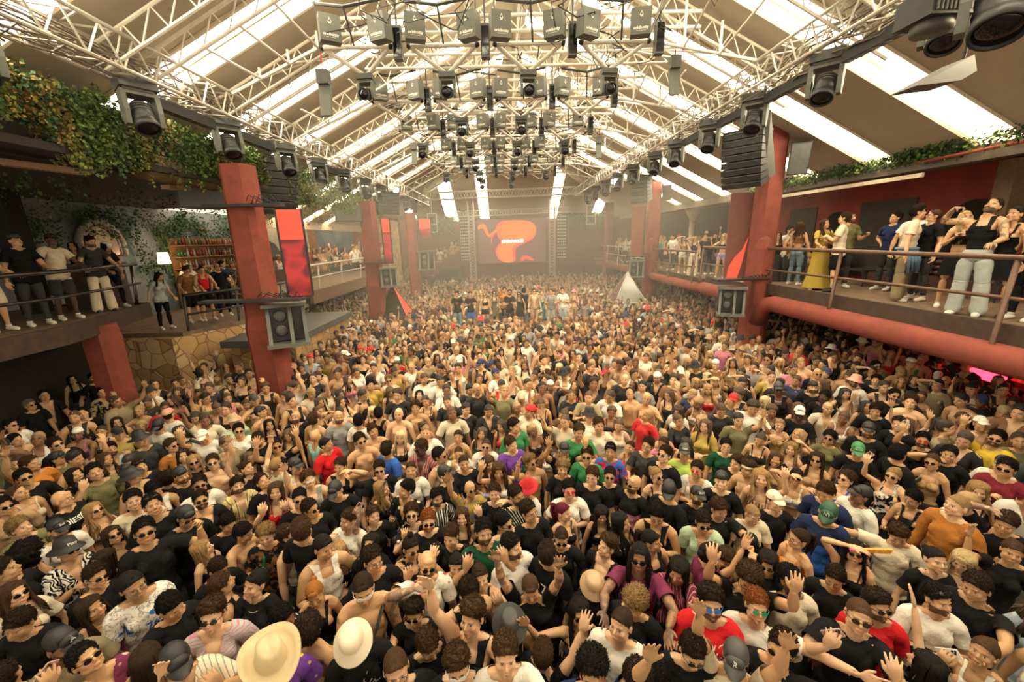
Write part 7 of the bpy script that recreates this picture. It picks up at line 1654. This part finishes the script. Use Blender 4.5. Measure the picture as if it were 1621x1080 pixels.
def cap_mark(px, py, txt, col=(.8, .78, .72), size=.045, dz=0):
    inf = find_person(px, py); cu = bpy.data.curves.new('logo', 'FONT'); cu.body = txt; cu.size = size; cu.align_x = 'CENTER'; cu.align_y = 'CENTER'; cu.offset = .0012; cu.extrude = .001; cu.resolution_u = 2; o = bpy.data.objects.new('logo', cu); COL.objects.link(o); me = bpy.data.meshes.new_from_object(o.evaluated_get(bpy.context.evaluated_depsgraph_get())); bpy.data.objects.remove(o)
    v = mesh_np(me); hat = inf['d']['hat']; hv = mesh_np(HAIR[hat]); bv = BVHTree.FromPolygons(hv.tolist(), [tuple(p.vertices) for p in HAIR[hat].polygons]); R_ = np.stack([v[:, 0], np.full(len(v), -.3), v[:, 1] + 1.742 + dz], 1)
    for i, p in enumerate(R_):
        h = bv.ray_cast(Vector(p), Vector((0, 1, 0))); R_[i, 1] = (h[0][1] if h[0] is not None else -.1) - .003
    Rm, a, b = inf['X'][4]; R_ = (R_ - a) @ np.array(Rm).T + b; me.vertices.foreach_set('co', R_.astype(np.float32).ravel()); me.update(); me.materials.clear(); me.materials.append(MS['tint']); o = bpy.data.objects.new('logo', me); COL.objects.link(o); o.parent = inf['root']; o.color = (*col, 1)
for a_ in ((1165, 1040, 'R', (.85, .83, .78), .05), (1308, 810, 'NY', (.85, .83, .78), .05), (1102, 785, 'BULLS', (.85, .83, .78), .032), (104, 874, 'Pimp', (.85, .83, .78), .045), (94, 1020, 'A', (.85, .83, .78), .06), (1084, 717, 'OAK', (.8, .78, .7), .035), (535, 774, 'J', (.6, .03, .03), .05), (1374, 682, 'b', (.5, .03, .06), .05), (1266, 655, 'BURN', (.03, .03, .03), .03), (1358, 713, 'BLOCK', (.8, .78, .7), .028), (89, 839, 'Surf', (.8, .8, .75), .03)): cap_mark(*a_)
# orange fan held up, cigarettes, bottle, fans
inf = find_person(1354, 874); p_, hd_, th_, pn_ = hand_point(inf, -1); c_ = inf['wp'](p_); root = thing('orange_scarf', 'orange printed folding fan held overhead by the lattice-top woman', 'fan', c_); mb = MB(); mb.prism([(0, 0, -.015), (.34, .02, -.07), (.36, .02, -.02), (.02, 0, .02)], (0, .02, .005)); mb.build('fan_blade', plain('orange_print', (.7, .28, .04), .6, var=.5, scale=30), root); MB().tube((-.12, 0, .03), (0, 0, 0), .012, 6).build('grip', plain('pink_grip', (.6, .1, .25), .5), root)
inf = find_person(381, 844); p_, *_r = hand_point(inf, -1); c_ = inf['wp'](p_); root = thing('beer_bottle', 'green glass beer bottle held by the bare-backed man looking down', 'bottle', c_); MB().lathe([(0, -.1), (.03, -.1), (.031, .04), (.013, .09), (.012, .14), (0, .14)], (0, 0, 0), (.2, 0, 1), 14).build('bottle', plain('green_glass', (.02, .14, .04), .1), root, True); MB().lathe([(.0315, -.05), (.0318, .01), (.0315, .01)], (0, 0, 0), (.2, 0, 1), 14).build('label', M['white'], root, True)
inf = find_person(1478, 732); p_, *_r = hand_point(inf, -1); c_ = inf['wp'](p_); root = thing('hand_fan', 'black folded hand fan held by the gold-strapped woman in sunglasses', 'fan', c_); MB().prism([(-.02, 0, -.02), (.26, .02, .10), (.24, .02, .16), (0, 0, .03)], (0, .02, 0)).build('fan_blade', M['black'], root); MB().tube((-.08, 0, -.04), (0, 0, 0), .01, 6).build('grip', M['black'], root)
for px, py in ((576, 930), (1186, 744), (435, 778), (468, 739)):
    inf = find_person(px, py); B = BODY[inf['d']['sex']]; pts = [(.15, .05, 1.44), (.11, -.095, 1.40), (.03, -.15, 1.29), (-.06, -.145, 1.18), (-.13, -.08, 1.08)]; P_ = np.array(pts); q = skin_pts(P_, weights(P_, B['J']), inf['X']); MB().path(list(q), .016, 6, .5).build('bag_strap', M['black'], inf['root'], True)
# ---- left wall: arch mirror, lamp, bar shelves, poster -----------------------------
AX, AY, AZ = -13.05, 13.75, 4.55
root = thing('arch_mirror', 'carved pale stone horseshoe arch mirror on the left wall', 'mirror', (AX, AY, 3.4)); n_ = 26
def arch(r, zc, ext): return [(0, r * math.cos(a), zc + r * 1.12 * math.sin(a)) for a in np.linspace(-.35, math.pi + .35, n_)]
for k, (r, rr) in enumerate(((.74, .10), (.60, .05))): MB().path(arch(r, 1.5, 0), rr, 8).build('arch_ring', plain('carved_stone_%d' % k, (.42, .38, .34), .8, var=.35, scale=14, bump=.6), root, True)
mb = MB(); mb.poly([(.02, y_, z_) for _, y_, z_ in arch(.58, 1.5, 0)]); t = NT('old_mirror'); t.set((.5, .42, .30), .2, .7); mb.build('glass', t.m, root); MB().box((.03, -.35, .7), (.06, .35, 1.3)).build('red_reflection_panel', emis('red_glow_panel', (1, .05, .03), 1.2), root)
mb = MB(); mb.ball((0, 0, 2.42), (.07, .10, .12), 8, 6); mb.build('finial', plain('carved_finial', (.42, .38, .34), .8), root, True)
root = thing('bar_lamp', 'glowing cream lampshade standing on the left bar', 'lamp', (-12.7, 15.6, 3.9)); MB().lathe([(.20, 0), (.16, .42), (.155, .42), (.19, 0)], (0, 0, .38), (0, 0, 1), 20).build('lamp_shade', emis('warm_shade', (1, .78, .45), 1.6), root, True); MB().tube((0, 0, 0), (0, 0, .4), .04, 8).build('base', M['black'], root)
ld = bpy.data.lights.new('bar_bulb', 'POINT'); ld.energy = 30; ld.color = (1, .7, .4); ld.shadow_soft_size = .3; lo = bpy.data.objects.new('bar_bulb', ld); COL.objects.link(lo); lo.parent = root; lo.location = (.5, 0, .6)
root = thing('back_bar', 'wooden back bar shelving full of bottles on the left wall', 'bar', (-12.75, 16.3, 2.5)); wood = plain('orange_wood', (.26, .13, .05), .6, var=.2); MB().box((-.25, 0, 0), (-.2, 5.6, 2.7)).build('back_panel', wood, root)
for z in (1.5, 1.95, 2.4): MB().box((-.2, 0, z), (.15, 5.6, z + .04)).build('shelf', wood, root)
MB().box((.9, -.2, 0), (1.5, 5.8, 1.15)).build('counter', M['kick'], root)
bcol = [('amber', (.22, .08, .02)), ('green', (.03, .10, .04)), ('clear', (.35, .33, .28)), ('red', (.18, .02, .02)), ('dark', (.04, .03, .03)), ('pink', (.32, .12, .14))]; bm = [plain('bottle_%s' % n, c, .12) for n, c in bcol]
protoB = []
for j, m_ in enumerate(bm): protoB.append(MB().lathe([(0, 0), (.04, 0), (.042, .17), (.016, .24), (.015, .31), (0, .31)], (0, 0, 0), (0, 0, 1), 10).mesh('bottle', True)); protoB[-1].materials.append(m_)
r = np.random.RandomState(2); cnt = 0
for zi, z in enumerate((1.54, 1.99, 2.44)):
    for q in np.arange(.1, 5.5, .17):
        j = r.randint(6); o = bpy.data.objects.new('bottle', protoB[j]); COL.objects.link(o); o.location = (-12.75, 16.3 + q, 2.5 + z); o.scale = (1, 1, r.uniform(.85, 1.15)); tag(o, '%s bottle on the %s shelf of the left back bar' % (bcol[j][0], ('lower', 'middle', 'upper')[zi]), 'bottle', 'bottles on the left back bar')
root = thing('wall_poster', 'cream printed poster with a red heading on the far left wall', 'poster', (-12.0, 23.0, 4.2), None, math.radians(50)); MB().box((-1.3, 0, 0), (1.3, .04, 1.9)).build('sheet', plain('poster_cream', (.55, .50, .36), .8), root); MB().box((-1.3, -.01, 1.65), (1.3, 0, 1.9)).build('heading_band', M['red'], root); text_mesh('IS LIVE', .35, 'lettering', M['black'], root, (.2, -.02, 1.05), (math.pi / 2, 0, 0)); MB().prism([(-1.2, -.012, 0), (-.2, -.012, 0), (-.5, -.012, .7), (-.9, -.012, .95), (-1.2, -.012, .6)], (0, .01, 0)).build('dark_figure', M['grey'], root)
root = thing('dj_box', 'near left platform dark wooden cabinet behind the railing', 'cabinet', (-10.9, 11.0, 3.35)); MB().box((-.6, -.3, 0), (.6, .3, 1.1)).build('body', M['kick'], root); MB().box((-.65, -.35, 1.1), (.65, .35, 1.16)).build('top', M['deck'], root)
q = at_z(648 / 1276 * 260 + 220 - 0, 380 + 800 / 1080 * 220, 2.0); root = thing('wall_sign', 'small black and white lit sign on the yellow stone wall', 'sign', (-8.62, 13.3, 1.95), None, math.radians(68)); MB().box((-.32, -.04, -.11), (.32, .03, .11)).build('frame', M['black'], root); MB().box((-.10, -.05, -.08), (.16, -.04, .08)).build('lit_panel', emis('sign_white', (.9, .95, 1), 2.5), root)
# ceiling battens left
for i, (p0, p1) in enumerate((((-7.9, 6.3, 6.24), (-7.55, 7.85, 6.24)), ((-7.75, 9.9, 6.24), (-7.45, 10.95, 6.24)))):
    root = thing('ceiling_batten', 'perforated tan light batten %s' % ('at the far left edge under the plants', 'below the brown duct')[i], 'light', p0, 'tan ceiling battens'); d_ = np.array(p1) - np.array(p0); tm = plain('tan_perforated_%d' % i, (.42, .27, .16), .6)
    MB().prism([(0, 0, 0), (.2, 0, 0), (.2 + d_[0], d_[1], 0), (d_[0], d_[1], 0)], (0, 0, -.09)).build('housing', tm, root); mb = MB()
    for k in range(1, 22):
        for s in (.05, .12): c_ = d_ * k / 22 + np.array([s, 0, -.092]); mb.box(c_ - [.014, .012, .001], c_ + [.014, .012, .001])
    mb.build('perforation', M['kick'], root)
tag(MB().tube((-7.0, 8.6, 6.42), (-7.0, 14.5, 6.42), .26, 18).build('duct', M['duct'], None, True), 'brown round duct running under the hanging plants', 'duct')
struct('beam_left_fascia', MB().box((-7.3, -3, 6.25), (-7.2, 16.5, 7.4)), M['dark'])
# ---- red lit bar under the right balcony ----------------------------------------------
root = thing('under_balcony_bar', 'bar glowing red under the near right balcony', 'bar', (10.8, 5.6, .35)); MB().box((0, 0, 0), (.5, 6, 1.1)).build('counter', M['black'], root); MB().box((-.02, .3, 1.15), (.02, 2.0, 1.35)).build('red_light_strip', emis('red_bar_light', (1, .02, .04), 6), root); MB().box((-.02, 2.5, 1.1), (.02, 3.3, 1.3)).build('red_light_strip', bpy.data.materials['red_bar_light'], root); MB().box((.4, .2, 1.9), (.46, 2.2, 1.98)).build('orange_light_strip', emis('orange_bar_light', (1, .15, .02), 5), root); MB().box((.4, 3.0, 1.85), (.46, 4.0, 1.92)).build('orange_light_strip', bpy.data.materials['orange_bar_light'], root)
# ---- greenery -----------------------------------------------------------------------------
t = NT('leaf'); a = t.n('ShaderNodeAttribute', attribute_type='GEOMETRY', attribute_name='tint'); t.set(a.outputs['Color'], .55); t.b.inputs['Specular IOR Level'].default_value = .3; LEAF = t.m
LC = [(.07, .13, .025), (.11, .16, .035), (.05, .10, .03), (.16, .17, .04), (.19, .13, .035), (.035, .09, .03)]
def foliage(name, label, strands, leaf=.045, seed=0, cols=LC, per=26, dark=1.0):
    """strands: list of (start, end, spread, colour index or None)"""
    r = np.random.RandomState(seed); V = []; F = []; T = []; n = 0
    for (a, b, sp_, ci) in strands:
        a, b = np.array(a, float), np.array(b, float); m = max(3, int(per * np.linalg.norm(b - a))); tt = np.sort(r.rand(m)); P_ = a + (b - a) * tt[:, None] + r.normal(0, sp_, (m, 3)) * (1 - .5 * tt[:, None]); base = np.array(cols[ci if ci is not None else r.randint(len(cols))])
        for p in P_:
            d = unit(r.normal(0, 1, 3) + [0, 0, -.8]); s = unit(np.cross(d, r.normal(0, 1, 3))); L = leaf * r.uniform(.7, 1.4); w = L * .42; V += [p, p + d * L * .5 + s * w, p + d * L, p + d * L * .5 - s * w]; F.append((n, n + 1, n + 2, n + 3)); c = base * r.uniform(.6, 1.4) * dark; T += [[*c, 1]] * 4; n += 4
    me = bpy.data.meshes.new(name); me.from_pydata([tuple(v) for v in V], [], F); a_ = me.attributes.new('tint', 'FLOAT_COLOR', 'POINT'); a_.data.foreach_set('color', np.array(T, np.float32).ravel()); me.materials.append(LEAF); o = bpy.data.objects.new(name, me); COL.objects.link(o); return tag(o, label, 'plants', kind='stuff')
r = np.random.RandomState(31); st = []
for i in range(1500):
    y = r.uniform(2.0, 12.3); x = -6.75 + r.normal(0, .10); top = 7.45; env = 6.45 + .25 * math.sin(y * 2.3) + .15 * math.sin(y * 5.1) + (.15 if y > 9 else 0); zt_ = r.uniform(env + .1, top); ci = int((math.sin(y * 3.1) + 1) * 2.2 + r.rand() * 1.6) % 6
    st.append(((x, y, zt_), (x + r.normal(0, .03), y + r.normal(0, .05), max(zt_ - r.uniform(.3, .7), env - .05)), .05, ci))
for i in range(26):
    y = r.uniform(3, 12.2); st.append(((-6.72, y, 6.7), (-6.7, y + r.normal(0, .05), r.uniform(5.95, 6.3)), .035, int(r.choice([0, 3, 4, 2]))))
foliage('hanging_foliage', 'thick green and yellow plants cascading over the front left beam', st, .058, 1, per=55)
st = []
for i in range(500):
    y = r.uniform(13.0, 22); st.append(((-6.35 + r.normal(0, .12), y, r.uniform(6.6, 7.3)), (-6.35 + r.normal(0, .1), y + r.normal(0, .08), r.uniform(5.9, 6.6)), .06, int(r.choice([0, 1, 3, 2]))))
foliage('hanging_foliage', 'hanging green plants over the left beam farther along', st, .07, 2, per=22)
st = []
for i in range(330):
    y = r.uniform(6, 22); x = -8.2 - r.rand() * 3.5; st.append(((x, y, 6.25), (x + r.normal(0, .05), y, 6.25 - abs(r.normal(.25, .22))), .05, int(r.choice([2, 5, 0]))))
foliage('hanging_foliage', 'dark trailing plants under the left side ceiling', st, .06, 3, per=26, dark=.7)
st = []
for i in range(520):
    y = 9.5 + 15 * r.rand(); z0 = 6.2 - r.rand() * 1.0 * (1 + math.sin(y * 1.7)) ; 
    if 12.6 < y < 14.8 and z0 < 5.9: continue
    st.append(((-13.05, y, z0), (-13.0, y + r.normal(0, .2), max(3.9, z0 - r.uniform(.3, 1.0))), .09, int(r.choice([0, 2, 5, 5]))))
for yy in (11.2, 15.1, 16.1, 16.3, 19.5): 
    for k in range(12): st.append(((-13.0, yy + r.normal(0, .06), 5.9 - k * .2), (-13, yy + r.normal(0, .08), 5.6 - k * .2), .06, 0))
foliage('climbing_ivy', 'green ivy climbing over the left mural wall', st, .075, 4, per=24)
st = []
for i in range(900):
    y = r.uniform(4.5, 17); x = 9.95 + abs(r.normal(0, .2)); h = .5 * (1.1 - min(1, abs(y - 8.6) / 9)); st.append(((x, y, 6.48 + r.rand() * h * .6), (x - .1 + r.normal(0, .08), y + r.normal(0, .25), 6.40 + r.rand() * h * .6), .10, int(r.choice([0, 2, 5]))))
foliage('roof_ivy', 'ragged ivy along the right roof gutter', st, .07, 5, per=30)
for i, (xa, xb, lb) in enumerate(((-8.2, -4.2, 'left of'), (4.6, 8.5, 'right of'))):
    st = []
    for k in range(240): x = r.uniform(xa, xb); st.append(((x, 36.2 + r.normal(0, .1), 6.9), (x + r.normal(0, .25), 36.0, 6.9 - r.uniform(.4, 1.5)), .06, int(r.choice([0, 5, 2]))))
    foliage('rear_palms', 'drooping green palms along the back wall %s the screen' % lb, st, .14, 6 + i, per=14)
# ---- haze ------------------------------------------------------------------------------------
if HAZE > 0:
    mb = MB().box((-8.0, 11.5, .3), (9.5, 36.7, 6.6)); 
    t = NT('haze'); t.t.nodes.remove(t.b); vs = t.n('ShaderNodeVolumeScatter'); vs.inputs['Density'].default_value = HAZE; vs.inputs['Color'].default_value = (1, .93, .80, 1); vs.inputs['Anisotropy'].default_value = .2; t.l(vs.outputs[0], t.out.inputs['Volume'])
    o = mb.build('haze', t.m); tag(o, 'thin warm haze filling the hall', 'haze', kind='stuff')

# added warm spots by the unlit truss moving heads, put in to brighten the crowd
for i, (x, y, z, tx, ty, e) in enumerate(((-5.9, 7.5, 7.0, 1, 11, 550), (5.9, 6.0, 7.4, 0, 11, 550), (-5.9, 12.1, 7.0, 0, 19, 800), (5.9, 12.4, 7.4, 0, 20, 800), (5.9, 3.9, 7.4, 0, 6, 300), (-5.9, 5.3, 7.1, 0, 6, 300))):
    wash('added_crowd_wash', (x * .95, y + .1, z - .25), (tx, ty, 1.2), e, (1, .80, .50), .12, 1.0, 75)
